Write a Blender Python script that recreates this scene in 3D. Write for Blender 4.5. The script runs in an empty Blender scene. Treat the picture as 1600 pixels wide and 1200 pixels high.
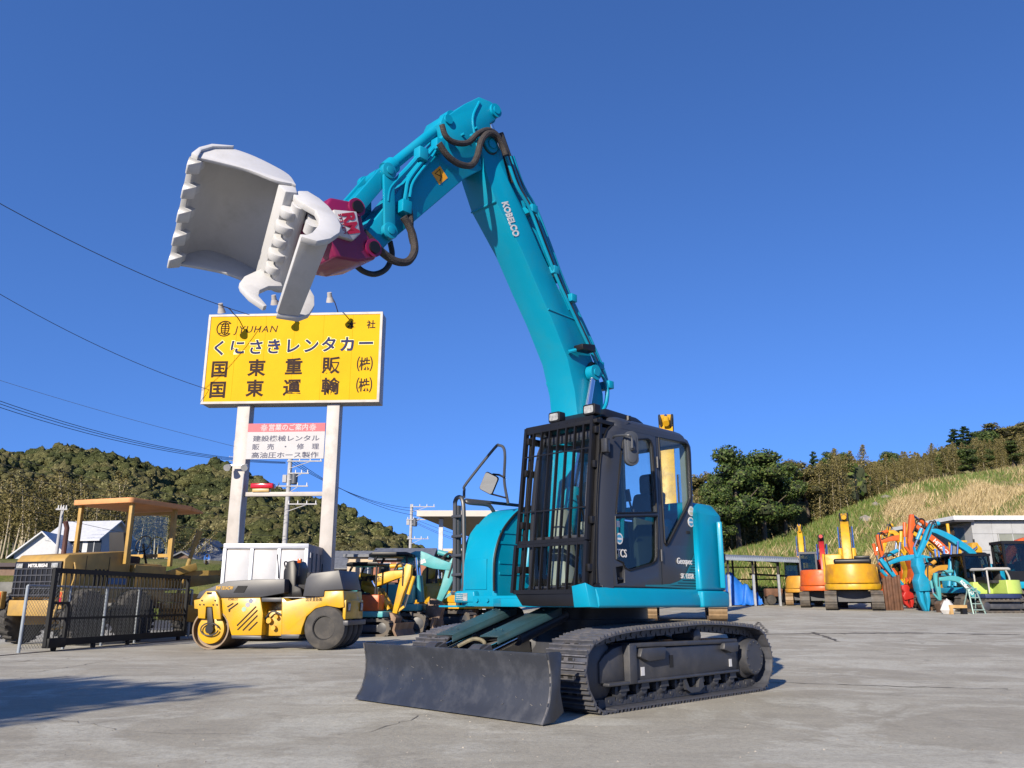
import bpy, bmesh, math, random
import numpy as np
from mathutils import Vector, Matrix
from mathutils.geometry import tessellate_polygon
R = math.radians
SC = bpy.context.scene
COL = SC.collection
# ---------------------------------------------------------------- camera
FPX, PITCH, CAMH = 1290.0, R(14.75), 0.99          # focal length in pixels of a 1600 px wide picture
cam_data = bpy.data.cameras.new('camera'); cam = bpy.data.objects.new('camera', cam_data); COL.objects.link(cam)
cam_data.sensor_width = 36.0; cam_data.lens = 36.0 * FPX / 1600.0
cam_data.clip_start = 0.05; cam_data.clip_end = 6000
cam.location = (0, 0, CAMH); cam.rotation_euler = (R(90) + PITCH, 0, 0)
SC.camera = cam
# ---------------------------------------------------------------- sky and sun
SUN_EL, SUN_AZ = R(24), R(205)                      # azimuth clockwise from +Y: behind the camera, to its left
world = bpy.data.worlds.new('World'); SC.world = world; world.use_nodes = True
wn = world.node_tree; wn.nodes.clear()
w_out = wn.nodes.new('ShaderNodeOutputWorld'); w_bg = wn.nodes.new('ShaderNodeBackground')
w_sky = wn.nodes.new('ShaderNodeTexSky'); w_sky.sky_type = 'NISHITA'; w_sky.sun_disc = False
w_sky.sun_elevation = SUN_EL; w_sky.sun_rotation = SUN_AZ
w_sky.altitude = 0; w_sky.air_density = 1.0; w_sky.dust_density = 0.0; w_sky.ozone_density = 2.5
w_bg.inputs['Strength'].default_value = 0.079
w_tc = wn.nodes.new('ShaderNodeTexCoord'); w_mp = wn.nodes.new('ShaderNodeMapping'); w_mp.inputs['Location'].default_value = (0, 0, .25)
wn.links.new(w_tc.outputs['Generated'], w_mp.inputs[0]); wn.links.new(w_mp.outputs[0], w_sky.inputs[0])
w_tint = wn.nodes.new('ShaderNodeMix'); w_tint.data_type = 'RGBA'; w_tint.blend_type = 'MULTIPLY'; w_tint.inputs['Factor'].default_value = 1.0; w_tint.inputs['B'].default_value = (.71, 1.09, 1.74, 1)   # deep clear blue all over
wn.links.new(w_sky.outputs[0], w_tint.inputs['A']); wn.links.new(w_tint.outputs['Result'], w_bg.inputs['Color']); wn.links.new(w_bg.outputs[0], w_out.inputs['Surface'])
sun_data = bpy.data.lights.new('sun', 'SUN'); sun = bpy.data.objects.new('sun', sun_data); COL.objects.link(sun)
sun_data.energy = 5.0; sun_data.angle = R(0.53); sun_data.color = (1.0, 0.89, 0.73)
SUN_DIR = Vector((math.sin(SUN_AZ) * math.cos(SUN_EL), math.cos(SUN_AZ) * math.cos(SUN_EL), math.sin(SUN_EL)))
sun.rotation_euler = SUN_DIR.to_track_quat('Z', 'Y').to_euler()
SC.view_settings.view_transform = 'Standard'; SC.view_settings.look = 'None'
SC.view_settings.exposure = 0.85; SC.view_settings.gamma = 1.0
try: SC.cycles.max_bounces = 8; SC.cycles.transparent_max_bounces = 16; SC.cycles.use_denoising = True
except Exception: pass
# ---------------------------------------------------------------- helpers
CP, SP = math.cos(PITCH), math.sin(PITCH)
def ray(px, py):
    u = (px - 800) / FPX; v = -(py - 600) / FPX
    return Vector((u, CP - v * SP, SP + v * CP))
EYE = Vector((0, 0, CAMH))
def at(px, py, Y):
    d = ray(px, py); return EYE + d * (Y / d.y)
class Frame:
    """a machine's own frame: x forward, y left, z up"""
    def __init__(s, cx, cy, cz, yaw):
        s.o = Vector((cx, cy, cz)); s.yaw = yaw; s.c = math.cos(yaw); s.s = math.sin(yaw)
    def loc(s, P):
        d = Vector(P) - s.o; return Vector((s.c * d.x + s.s * d.y, -s.s * d.x + s.c * d.y, d.z))
    def glob(s, L):
        L = Vector(L); return s.o + Vector((s.c * L.x - s.s * L.y, s.s * L.x + s.c * L.y, L.z))
    def on(s, px, py, ax, val):
        o = s.loc(EYE); d = s.loc(EYE + ray(px, py)) - o
        return o + d * ((val - o[ax]) / d[ax])
    def xz(s, pts, y): return [(p.x, p.z) for p in (s.on(a, b, 1, y) for a, b in pts)]
def smoothstep(a, b, x):
    t = min(1, max(0, (x - a) / (b - a))); return t * t * (3 - 2 * t)
def zg(x, y):
    """yard height: level on the left, rising gently to the back right"""
    return 0.022 * max(0.0, y - 12.0) * smoothstep(-4, 4, x) if y < 60 else 0.022 * 48 * smoothstep(-4, 4, x)
MATS = {}
def mat(name, col, rough=.5, metal=0., var=.08, scale=4., dirt=None, dscale=3., damt=.35, coat=0., bump=0., bscale=40., spec=.5):
    if name in MATS: return MATS[name]
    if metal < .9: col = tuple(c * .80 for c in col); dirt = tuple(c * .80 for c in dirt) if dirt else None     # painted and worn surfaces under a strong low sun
    m = bpy.data.materials.new(name); m.use_nodes = True; nt = m.node_tree; N = nt.nodes; L = nt.links
    b = N['Principled BSDF']; b.inputs['Roughness'].default_value = rough; b.inputs['Metallic'].default_value = metal
    b.inputs['Coat Weight'].default_value = coat; b.inputs['Coat Roughness'].default_value = .08
    b.inputs['Specular IOR Level'].default_value = spec
    tc = N.new('ShaderNodeTexCoord'); n1 = N.new('ShaderNodeTexNoise'); n1.inputs['Scale'].default_value = scale; n1.inputs['Detail'].default_value = 6
    L.new(tc.outputs['Object'], n1.inputs['Vector'])
    cr = N.new('ShaderNodeValToRGB'); cr.color_ramp.elements[0].position = .3; cr.color_ramp.elements[1].position = .7
    cr.color_ramp.elements[0].color = tuple(max(0, c * (1 - var)) for c in col) + (1,)
    cr.color_ramp.elements[1].color = tuple(min(1, c * (1 + var)) for c in col) + (1,)
    L.new(n1.outputs['Fac'], cr.inputs['Fac']); out = cr.outputs['Color']
    if dirt:
        n2 = N.new('ShaderNodeTexNoise'); n2.inputs['Scale'].default_value = dscale; n2.inputs['Detail'].default_value = 8; n2.inputs['Roughness'].default_value = .65
        L.new(tc.outputs['Object'], n2.inputs['Vector'])
        r2 = N.new('ShaderNodeMapRange'); r2.inputs['From Min'].default_value = .48; r2.inputs['From Max'].default_value = .72
        r2.inputs['To Max'].default_value = damt; L.new(n2.outputs['Fac'], r2.inputs['Value'])
        mx = N.new('ShaderNodeMix'); mx.data_type = 'RGBA'; L.new(r2.outputs[0], mx.inputs['Factor']); L.new(out, mx.inputs['A'])
        mx.inputs['B'].default_value = tuple(dirt) + (1,); out = mx.outputs['Result']
        mr = N.new('ShaderNodeMapRange'); mr.inputs['To Min'].default_value = rough; mr.inputs['To Max'].default_value = min(1, rough + .35)
        L.new(r2.outputs[0], mr.inputs['Value']); L.new(mr.outputs[0], b.inputs['Roughness'])
    L.new(out, b.inputs['Base Color'])
    if bump:
        n3 = N.new('ShaderNodeTexNoise'); n3.inputs['Scale'].default_value = bscale; n3.inputs['Detail'].default_value = 4
        L.new(tc.outputs['Object'], n3.inputs['Vector']); bp = N.new('ShaderNodeBump'); bp.inputs['Strength'].default_value = bump; bp.inputs['Distance'].default_value = .02
        L.new(n3.outputs['Fac'], bp.inputs['Height']); L.new(bp.outputs[0], b.inputs['Normal'])
    MATS[name] = m; return m
def glass(name, tint=(.8, .9, .88), refl=.10):
    if name in MATS: return MATS[name]
    m = bpy.data.materials.new(name); m.use_nodes = True; nt = m.node_tree; N = nt.nodes; L = nt.links
    N.remove(N['Principled BSDF']); o = N['Material Output']
    t = N.new('ShaderNodeBsdfTransparent'); t.inputs[0].default_value = tuple(tint) + (1,)
    g = N.new('ShaderNodeBsdfGlossy'); g.inputs['Roughness'].default_value = .02
    lf = N.new('ShaderNodeLayerWeight'); lf.inputs['Blend'].default_value = .5; lp = N.new('ShaderNodeMath'); lp.operation = 'POWER'; lp.inputs[1].default_value = 4.; L.new(lf.outputs['Facing'], lp.inputs[0])
    lw = N.new('ShaderNodeMath'); lw.operation = 'MULTIPLY_ADD'; lw.inputs[1].default_value = .8; lw.inputs[2].default_value = refl * .35; L.new(lp.outputs[0], lw.inputs[0])
    mx = N.new('ShaderNodeMixShader'); L.new(lw.outputs[0], mx.inputs[0]); L.new(t.outputs[0], mx.inputs[1]); L.new(g.outputs[0], mx.inputs[2])
    L.new(mx.outputs[0], o.inputs['Surface']); MATS[name] = m; return m
def V(*a): return Vector(a)
class MB:
    def __init__(s): s.v = []; s.f = []; s.m = []
    def add(s, vs, fs, mi=0):
        b = len(s.v); s.v += [tuple(p) for p in vs]; s.f += [tuple(i + b for i in f) for f in fs]; s.m += [mi] * len(fs); return s
    def box(s, x0, x1, y0, y1, z0, z1, mi=0):
        return s.add([(x0, y0, z0), (x1, y0, z0), (x1, y1, z0), (x0, y1, z0), (x0, y0, z1), (x1, y0, z1), (x1, y1, z1), (x0, y1, z1)],
                     [(3, 2, 1, 0), (4, 5, 6, 7), (0, 1, 5, 4), (1, 2, 6, 5), (2, 3, 7, 6), (3, 0, 4, 7)], mi)
    def hexa(s, a, b, mi=0):
        """two quads (4 points each) joined"""
        return s.add(list(a) + list(b), [(3, 2, 1, 0), (4, 5, 6, 7), (0, 1, 5, 4), (1, 2, 6, 5), (2, 3, 7, 6), (3, 0, 4, 7)], mi)
    def beam(s, p0, p1, w, h=None, up=(0, 0, 1), mi=0, w1=None, h1=None):
        p0 = Vector(p0); p1 = Vector(p1); h = w if h is None else h; d = (p1 - p0).normalized(); u = Vector(up)
        if abs(d.dot(u)) > .98: u = Vector((1, 0, 0))
        r = d.cross(u).normalized(); u = r.cross(d); w1 = w if w1 is None else w1; h1 = h if h1 is None else h1
        q = lambda p, ww, hh: [p - r * ww / 2 - u * hh / 2, p + r * ww / 2 - u * hh / 2, p + r * ww / 2 + u * hh / 2, p - r * ww / 2 + u * hh / 2]
        return s.hexa(q(p0, w, h), q(p1, w1, h1), mi)
    def loft(s, A, B, mi=0, caps=True):
        """two closed loops of equal length"""
        n = len(A); fs = [(i, (i + 1) % n, (i + 1) % n + n, i + n) for i in range(n)]
        if caps: fs += [tuple(range(n))[::-1], tuple(range(n, 2 * n))]
        return s.add(list(A) + list(B), fs, mi)
    def prism(s, xz, y0, y1, mi=0): return s.loft([(x, y0, z) for x, z in xz], [(x, y1, z) for x, z in xz], mi)
    def prismz(s, xy, z0, z1, mi=0, sc=1.0, c=(0, 0)):
        return s.loft([(x, y, z0) for x, y in xy], [(c[0] + (x - c[0]) * sc, c[1] + (y - c[1]) * sc, z1) for x, y in xy], mi)
    def prismx(s, yz, x0, x1, mi=0): return s.loft([(x0, y, z) for y, z in yz], [(x1, y, z) for y, z in yz], mi)
    def plate(s, outer, holes, fn, t, mi=0):
        """2-D outline with holes -> slab; fn(a,b,k) maps to 3-D, k=0 back, k=t front"""
        loops = [outer] + holes; pts = [p for l in loops for p in l]; n = len(pts)
        tri = tessellate_polygon([[Vector((p[0], p[1], 0)) for p in l] for l in loops])
        vs = [fn(p[0], p[1], 0) for p in pts] + [fn(p[0], p[1], t) for p in pts]
        fs = [tuple(a) for a in tri] + [tuple(i + n for i in a[::-1]) for a in tri]; b = 0
        for l in loops:
            k = len(l); fs += [(b + i, b + (i + 1) % k, b + (i + 1) % k + n, b + i + n) for i in range(k)]; b += k
        return s.add(vs, fs, mi)
    def cyl(s, p0, p1, r0, r1=None, n=12, mi=0, caps=True):
        p0 = Vector(p0); p1 = Vector(p1); r1 = r0 if r1 is None else r1; d = (p1 - p0).normalized()
        a = d.orthogonal().normalized(); b = d.cross(a); cs = [(math.cos(2 * math.pi * i / n), math.sin(2 * math.pi * i / n)) for i in range(n)]
        return s.loft([p0 + (a * c + b * q) * r0 for c, q in cs], [p1 + (a * c + b * q) * r1 for c, q in cs], mi, caps)
    def lathe(s, p0, axis, prof, n=24, mi=0):
        """prof: (distance along axis, radius)"""
        p0 = Vector(p0); d = Vector(axis).normalized(); a = d.orthogonal().normalized(); b = d.cross(a); vs = []; fs = []
        for h, r in prof:
            for i in range(n):
                t = 2 * math.pi * i / n; vs.append(p0 + d * h + (a * math.cos(t) + b * math.sin(t)) * r)
        for k in range(len(prof) - 1):
            for i in range(n): j = (i + 1) % n; fs.append((k * n + i, k * n + j, (k + 1) * n + j, (k + 1) * n + i))
        fs.append(tuple(range(n))[::-1]); fs.append(tuple(range((len(prof) - 1) * n, len(prof) * n)))
        return s.add(vs, fs, mi)
    def tube(s, pts, r, n=8, mi=0, closed=False, smooth=0):
        P = [Vector(p) for p in pts]
        if smooth: P = spline(P, smooth, closed)
        m = len(P); rings = []; prev = None
        for i, p in enumerate(P):
            q0 = P[(i - 1) % m] if (closed or i > 0) else p; q1 = P[(i + 1) % m] if (closed or i < m - 1) else p
            d = (q1 - q0).normalized()
            a = d.orthogonal().normalized() if prev is None else (prev - d * prev.dot(d)).normalized()
            prev = a; b = d.cross(a); rr = r[i] if isinstance(r, (list, tuple)) else r
            rings.append([p + (a * math.cos(2 * math.pi * k / n) + b * math.sin(2 * math.pi * k / n)) * rr for k in range(n)])
        vs = [p for g in rings for p in g]; fs = []
        for i in range(m if closed else m - 1):
            j = (i + 1) % m
            for k in range(n): l = (k + 1) % n; fs.append((i * n + k, i * n + l, j * n + l, j * n + k))
        if not closed: fs += [tuple(range(n))[::-1], tuple(range((m - 1) * n, m * n))]
        return s.add(vs, fs, mi)
    def ball(s, c, r, n=8, mi=0, sq=(1, 1, 1)):
        c = Vector(c); vs = []; fs = []; h = max(3, n // 2)
        for j in range(h + 1):
            t = math.pi * j / h
            for i in range(n): p = 2 * math.pi * i / n; vs.append(c + Vector((math.sin(t) * math.cos(p) * r * sq[0], math.sin(t) * math.sin(p) * r * sq[1], math.cos(t) * r * sq[2])))
        for j in range(h):
            for i in range(n): k = (i + 1) % n; fs.append((j * n + i, j * n + k, (j + 1) * n + k, (j + 1) * n + i)[::-1])
        return s.add(vs, fs, mi)
    def xform(s, M):
        s.v = [tuple(M @ Vector(p)) for p in s.v]; return s
    def build(s, name, mats, parent=None, bevel=0., seg=2, smooth=35, mesh_only=False):
        me = bpy.data.meshes.new(name); me.from_pydata(s.v, [], s.f)
        if not isinstance(mats, (list, tuple)): mats = [mats]
        for m in mats: me.materials.append(m)
        if len(mats) > 1: me.polygons.foreach_set('material_index', s.m)
        bm = bmesh.new(); bm.from_mesh(me)
        bmesh.ops.recalc_face_normals(bm, faces=bm.faces)
        if bevel:
            bmesh.ops.remove_doubles(bm, verts=bm.verts, dist=1e-5)
            es = [e for e in bm.edges if len(e.link_faces) == 2 and e.calc_face_angle(0) > .45]
            if es: bmesh.ops.bevel(bm, geom=es, offset=bevel, segments=seg, profile=.5, affect='EDGES', clamp_overlap=True)
        bm.to_mesh(me); bm.free()
        if smooth:
            me.shade_smooth(); me.set_sharp_from_angle(angle=R(smooth))
        if mesh_only: return me
        return obj(name, me, parent)
def obj(name, data, parent=None, loc=None, rot=None):
    o = bpy.data.objects.new(name, data); COL.objects.link(o)
    if parent is not None: o.parent = parent
    if loc is not None: o.location = loc
    if rot is not None: o.rotation_euler = rot
    return o
def spline(P, k=6, closed=False):
    P = [Vector(p) for p in P]; n = len(P); out = []
    for i in range(n if closed else n - 1):
        p1, p2 = P[i], P[(i + 1) % n]
        p0 = P[(i - 1) % n] if closed or i > 0 else p1 * 2 - p2
        p3 = P[(i + 2) % n] if closed or i < n - 2 else p2 * 2 - p1
        for j in range(k):
            t = j / k; out.append(.5 * ((2 * p1) + (p2 - p0) * t + (2 * p0 - 5 * p1 + 4 * p2 - p3) * t * t + (3 * p1 - p0 - 3 * p2 + p3) * t ** 3))
    if not closed: out.append(P[-1])
    return out
def spl2(pts, k=6, closed=False): return [(p.x, p.y) for p in spline([Vector((a, b, 0)) for a, b in pts], k, closed)]
def tag(o, label=None, cat=None, group=None, kind=None):
    if label: o['label'] = label
    if cat: o['category'] = cat
    if group: o['group'] = group
    if kind: o['kind'] = kind
    return o
def thing(name, label, cat, loc=(0, 0, 0), rz=0., group=None):
    o = obj(name, None, None, loc, (0, 0, rz)); return tag(o, label, cat, group)
def copy_tree(o, parent=None):
    c = o.copy(); COL.objects.link(c); c.parent = parent
    for ch in o.children: copy_tree(ch, c)
    return c
def text(body, size, m, parent, origin, xdir, ydir, name='lettering', bold=.0, extrude=.002, align='LEFT', shear=0., width=None, space=1.0):
    """writing as a thin raised mesh: xdir reading direction, ydir up"""
    cu = bpy.data.curves.new('lettering_curve', 'FONT'); cu.body = body; cu.size = size; cu.offset = bold; cu.extrude = extrude
    cu.align_x = align; cu.shear = shear; cu.resolution_u = 4; cu.space_character = space
    t = bpy.data.objects.new('lettering_tmp', cu); COL.objects.link(t)
    bpy.context.view_layer.update()
    me = bpy.data.meshes.new_from_object(t.evaluated_get(bpy.context.evaluated_depsgraph_get()))
    bpy.data.objects.remove(t); bpy.data.curves.remove(cu)
    me.materials.clear(); me.materials.append(m)
    x = Vector(xdir).normalized(); y = Vector(ydir); y = (y - x * y.dot(x)).normalized(); z = x.cross(y)
    k = 1.0
    if width and len(me.vertices):
        xs = [v.co.x for v in me.vertices]; k = width / max(1e-6, max(xs) - min(xs)); x0 = min(xs)
        for v in me.vertices: v.co.x = (v.co.x - x0) * k
    M = Matrix((x, y, z)).transposed()
    for v in me.vertices: v.co = M @ v.co + Vector(origin)
    me.name = name
    return obj(name, me, parent)
# ---------------------------------------------------------------- ground, hills, vegetation
rng = np.random.default_rng(7); random.seed(7)
def nodes_mat(name):
    m = bpy.data.materials.new(name); m.use_nodes = True; nt = m.node_tree
    return m, nt.nodes, nt.links, nt.nodes['Principled BSDF']
def nz(N, L, vec, scale, detail=6, rough=.55, dist=0.):
    n = N.new('ShaderNodeTexNoise'); n.inputs['Scale'].default_value = scale; n.inputs['Detail'].default_value = detail
    n.inputs['Roughness'].default_value = rough; n.inputs['Distortion'].default_value = dist
    if vec is not None: L.new(vec, n.inputs['Vector'])
    return n.outputs['Fac']
def mrange(N, L, v, a, b, c=0., d=1.):
    r = N.new('ShaderNodeMapRange'); r.inputs['From Min'].default_value = a; r.inputs['From Max'].default_value = b
    r.inputs['To Min'].default_value = c; r.inputs['To Max'].default_value = d; L.new(v, r.inputs['Value']); return r.outputs[0]
def mixc(N, L, f, a, b):
    m = N.new('ShaderNodeMix'); m.data_type = 'RGBA'
    if isinstance(f, float): m.inputs['Factor'].default_value = f
    else: L.new(f, m.inputs['Factor'])
    for s, q in (('A', a), ('B', b)):
        if isinstance(q, tuple): m.inputs[s].default_value = q + (1,)
        else: L.new(q, m.inputs[s])
    return m.outputs['Result']
def mapped(N, L, vec, sc, rz=0.):
    mp = N.new('ShaderNodeMapping'); mp.inputs['Scale'].default_value = sc; mp.inputs['Rotation'].default_value = (0, 0, rz); L.new(vec, mp.inputs['Vector']); return mp.outputs[0]
def concrete_mat():
    m, N, L, b = nodes_mat('yard_concrete'); tc = N.new('ShaderNodeTexCoord').outputs['Object']
    c = mixc(N, L, mrange(N, L, nz(N, L, tc, .22, 6, .6, .8), .38, .62), (0.292, 0.271, 0.217), (0.392, 0.374, 0.310))
    c = mixc(N, L, mrange(N, L, nz(N, L, tc, .55, 9, .65, 1.2), .49, .57, 0, .9), c, (0.454, 0.443, 0.379))
    c = mixc(N, L, mrange(N, L, nz(N, L, mapped(N, L, tc, (.35, 1.3, 1), R(14)), .8, 9, .62, .5), .50, .72, 0, .7), c, (0.231, 0.214, 0.172))
    c = mixc(N, L, mrange(N, L, nz(N, L, mapped(N, L, tc, (1.2, .3, 1), R(-28)), .7, 8, .6, .4), .56, .74, 0, .5), c, (0.466, 0.451, 0.388))
    c = mixc(N, L, mrange(N, L, nz(N, L, tc, 1.7, 10, .72, .6), .52, .68, 0, .72), c, (0.206, 0.190, 0.152))
    c = mixc(N, L, mrange(N, L, nz(N, L, tc, 9, 8, .7), .35, .75, 0, .5), c, (0.255, 0.239, 0.195))
    c = mixc(N, L, mrange(N, L, nz(N, L, tc, 60, 4, .7), .58, .70, 0, .6), c, (0.168, 0.156, 0.127))
    c = mixc(N, L, mrange(N, L, nz(N, L, tc, 45, 4, .7), .62, .74, 0, .6), c, (0.522, 0.514, 0.443))
    c = mixc(N, L, mrange(N, L, nz(N, L, tc, 24, 10, .8), .46, .66, 0, .62), c, (0.193, 0.179, 0.152))
    c = mixc(N, L, mrange(N, L, nz(N, L, mapped(N, L, tc, (.12, 2.2, 1), R(36)), 1.1, 8, .6, .2), .58, .72, 0, .45), c, (0.222, 0.208, 0.176))
    v = N.new('ShaderNodeTexVoronoi'); v.feature = 'DISTANCE_TO_EDGE'; v.inputs['Scale'].default_value = .22
    ds = N.new('ShaderNodeVectorMath'); ds.operation = 'MULTIPLY_ADD'; no = N.new('ShaderNodeTexNoise'); no.inputs['Scale'].default_value = 1.4; no.inputs['Detail'].default_value = 7; L.new(tc, no.inputs['Vector'])
    L.new(no.outputs['Color'], ds.inputs[0]); ds.inputs[1].default_value = (1.3, 1.3, 0); L.new(tc, ds.inputs[2]); L.new(ds.outputs[0], v.inputs['Vector'])
    ck = mrange(N, L, v.outputs['Distance'], .0010, .0045, .5, 0)
    gate = mrange(N, L, nz(N, L, tc, .17, 3), .56, .64)
    mu = N.new('ShaderNodeMath'); mu.operation = 'MULTIPLY'; L.new(ck, mu.inputs[0]); L.new(gate, mu.inputs[1])
    c = mixc(N, L, mu.outputs[0], c, (0.137, 0.129, 0.104)); L.new(c, b.inputs['Base Color']); b.inputs['Roughness'].default_value = .92; b.inputs['Specular IOR Level'].default_value = .25
    bp_ = N.new('ShaderNodeBump'); bp_.inputs['Strength'].default_value = .45; bp_.inputs['Distance'].default_value = .014
    h1 = N.new('ShaderNodeMath'); h1.operation = 'MULTIPLY_ADD'; L.new(nz(N, L, tc, 2.2, 6, .6), h1.inputs[0]); h1.inputs[1].default_value = 2.2; L.new(nz(N, L, tc, 26, 8, .75), h1.inputs[2])
    hh = N.new('ShaderNodeMath'); hh.operation = 'SUBTRACT'; L.new(h1.outputs[0], hh.inputs[0]); L.new(mu.outputs[0], hh.inputs[1]); L.new(hh.outputs[0], bp_.inputs['Height']); L.new(bp_.outputs[0], b.inputs['Normal'])
    return m
def ground_mix(name, c1, c2, c3, s=.12, dets=1.2, bump=.6):
    m, N, L, b = nodes_mat(name); tc = N.new('ShaderNodeTexCoord').outputs['Object']
    c = mixc(N, L, mrange(N, L, nz(N, L, tc, s, 6, .6), .42, .60), c1, c2); c = mixc(N, L, mrange(N, L, nz(N, L, tc, dets, 8, .7), .45, .72), c, c3)
    L.new(c, b.inputs['Base Color']); b.inputs['Roughness'].default_value = .95; b.inputs['Specular IOR Level'].default_value = .1
    bp_ = N.new('ShaderNodeBump'); bp_.inputs['Strength'].default_value = bump; bp_.inputs['Distance'].default_value = .3; L.new(nz(N, L, tc, 3., 8, .75), bp_.inputs['Height']); L.new(bp_.outputs[0], b.inputs['Normal'])
    return m
def grid(xs, ys, zf):
    vs = [(x, y, zf(x, y)) for y in ys for x in xs]; n = len(xs)
    return MB().add(vs, [(j * n + i, j * n + i + 1, (j + 1) * n + i + 1, (j + 1) * n + i) for j in range(len(ys) - 1) for i in range(n - 1)])
gxs = [-1500, -400, -150, -60, -40, -25] + [-18 + 2 * i for i in range(34)] + [60, 90, 200, 500, 1500]
gys = [-300, -60, -20] + [-8 + 2 * i for i in range(34)] + [64, 80, 120, 250, 600, 2500]
GROUND = tag(grid(gxs, gys, zg).build('ground', concrete_mat(), smooth=60), kind='structure')
# cracks and joints that run through the slab
CRK = mat('crack_dirt', (.20, .18, .15), .95, var=.3, scale=12)
def on_gnd(px, py):
    d = ray(px, py); t = 1.0
    for _ in range(40):
        p = EYE + d * t; t += (p.z - zg(p.x, p.y)) / max(1e-3, -d.z) * .9
    return EYE + d * t
JNT = mat('joint_dirt', (.085, .075, .062), .95, var=.3, scale=6)
def crack(pts, w, jit=.04, m=None):
    P = [on_gnd(*p) for p in pts]; Q = []
    for a, b in zip(P, P[1:]):
        n = max(2, int((b - a).length / .12))
        for i in range(n): q = a.lerp(b, i / n); Q.append(V(q.x + random.uniform(-jit, jit), q.y + random.uniform(-jit, jit), 0))
    mb = MB(); vs = []; fs = []
    for i, q in enumerate(Q):
        d = (Q[min(i + 1, len(Q) - 1)] - Q[max(0, i - 1)]).normalized(); n = V(-d.y, d.x, 0) * w * random.uniform(.15, 1)
        for s in (1, -1): p = q + n * s; vs.append(V(p.x, p.y, zg(p.x, p.y) + .004))
    fs = [(2 * i, 2 * i + 1, 2 * i + 3, 2 * i + 2) for i in range(len(Q) - 1)]
    return mb.add(vs, fs).build('crack', m or CRK, GROUND, smooth=0)
crack([(60, 1117), (130, 1130), (200, 1143), (270, 1146), (340, 1147), (425, 1148)], .006)
crack([(525, 1148), (570, 1145), (600, 1135), (640, 1125), (668, 1114)], .007)
crack([(0, 1055), (60, 1050), (150, 1036), (220, 1026)], .010)
crack([(1160, 1064), (1250, 1068), (1370, 1072), (1480, 1075), (1600, 1078)], .030, .06, JNT)
crack([(1195, 991), (1300, 990), (1420, 989), (1600, 992)], .22, .06, JNT); crack([(1270, 988), (1290, 995), (1312, 1003)], .08, .05, JNT); crack([(640, 1000), (760, 1001), (900, 1000)], .10, .04, JNT)
crack([(1170, 965), (1185, 972), (1200, 990)], .05, .05, JNT); crack([(0, 1036), (30, 1034), (62, 1030)], .02)
# grit on the slab
gv = []; gf = []
for i in range(1400):
    y = 3.2 + 14 * rng.random() ** 1.6; x = (rng.random() - .5) * 1.5 * y; s = .003 + .009 * rng.random() ** 3; z = zg(x, y); b0 = len(gv)
    a = rng.random() * 6; gv += [(x + s * math.cos(a + k * 2.1), y + s * math.sin(a + k * 2.1), z + .0005) for k in range(3)] + [(x, y, z + s * .8)]; gf += [(b0, b0 + 1, b0 + 3), (b0 + 1, b0 + 2, b0 + 3), (b0 + 2, b0, b0 + 3)]
tag(MB().add(gv, gf).build('grit', mat('grit_stone', (.30, .27, .23), .9, var=.5, scale=3), smooth=0), 'scattered grit and small stones on the concrete', None, None, 'stuff')
# road, verge and terrace on the left
FIELD = ground_mix('field_grass', (.085, .095, .028), (.15, .135, .06), (.06, .085, .02), .2)
tag(grid([-300, -60, -20, -12, -6], [30.5, 45.5], lambda x, y: .012).build('road', mat('road_asphalt', (.075, .075, .078), .9, var=.2, scale=1.5, bump=.3), smooth=0), kind='structure')
for y in (31.2, 44.6): tag(grid([-300, -9], [y, y + .18], lambda x, y: .018).build('road_line', mat('road_paint', (.7, .7, .68), .8, var=.15), smooth=0), kind='structure')
terr = lambda x, y: .03 + 4.0 * smoothstep(49.9, 60, y)
tag(grid([-400, -150, -80, -60, -40, -30, -24, -16, -8, -2], [45.6, 49.8, 50.0, 52, 54, 56, 58, 62, 70, 80, 95, 110], lambda x, y: .02 if y < 49.9 else max(terr(x, y), 2.0 if y < 54 else 0) * (1 - .8 * smoothstep(-20, -4, x))).build('verge', FIELD, smooth=60), kind='structure')
rw = thing('retaining_wall', 'grey block retaining wall along the road at far left', 'wall', (-62, 49.7, 0))
for k in range(20):
    for j in range(3):
        MB().box(k * 2 + .02, k * 2 + 1.98, -.15, .10 - .03 * j, j * .7 + .01, j * .7 + .69).build('block', mat('wall_block', (.16, .16, .15), .9, var=.25, scale=2, bump=.4), rw, smooth=0)
# ---- foliage tools
def leaf_mat(name, cols, rough=.55):
    m, N, L, b = nodes_mat(name); g = N.new('ShaderNodeNewGeometry'); cr = N.new('ShaderNodeValToRGB'); e = cr.color_ramp.elements
    while len(e) < len(cols): e.new(.5)
    for i, c in enumerate(cols): e[i].position = i / (len(cols) - 1); e[i].color = tuple(c) + (1,)
    L.new(g.outputs['Random Per Island'], cr.inputs['Fac']); L.new(cr.outputs[0], b.inputs['Base Color']); b.inputs['Roughness'].default_value = rough; b.inputs['Specular IOR Level'].default_value = .2
    return m
def npmesh(name, v, nper, mats):
    n = len(v); me = bpy.data.meshes.new(name); me.vertices.add(n); me.vertices.foreach_set('co', np.asarray(v, np.float32).ravel())
    k = n // nper; me.loops.add(n); me.loops.foreach_set('vertex_index', np.arange(n, dtype=np.int32)); me.polygons.add(k)
    me.polygons.foreach_set('loop_start', np.arange(0, n, nper, dtype=np.int32)); me.polygons.foreach_set('loop_total', np.full(k, nper, np.int32))
    me.update(calc_edges=True)
    for m in (mats if isinstance(mats, list) else [mats]): me.materials.append(m)
    return me
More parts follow.
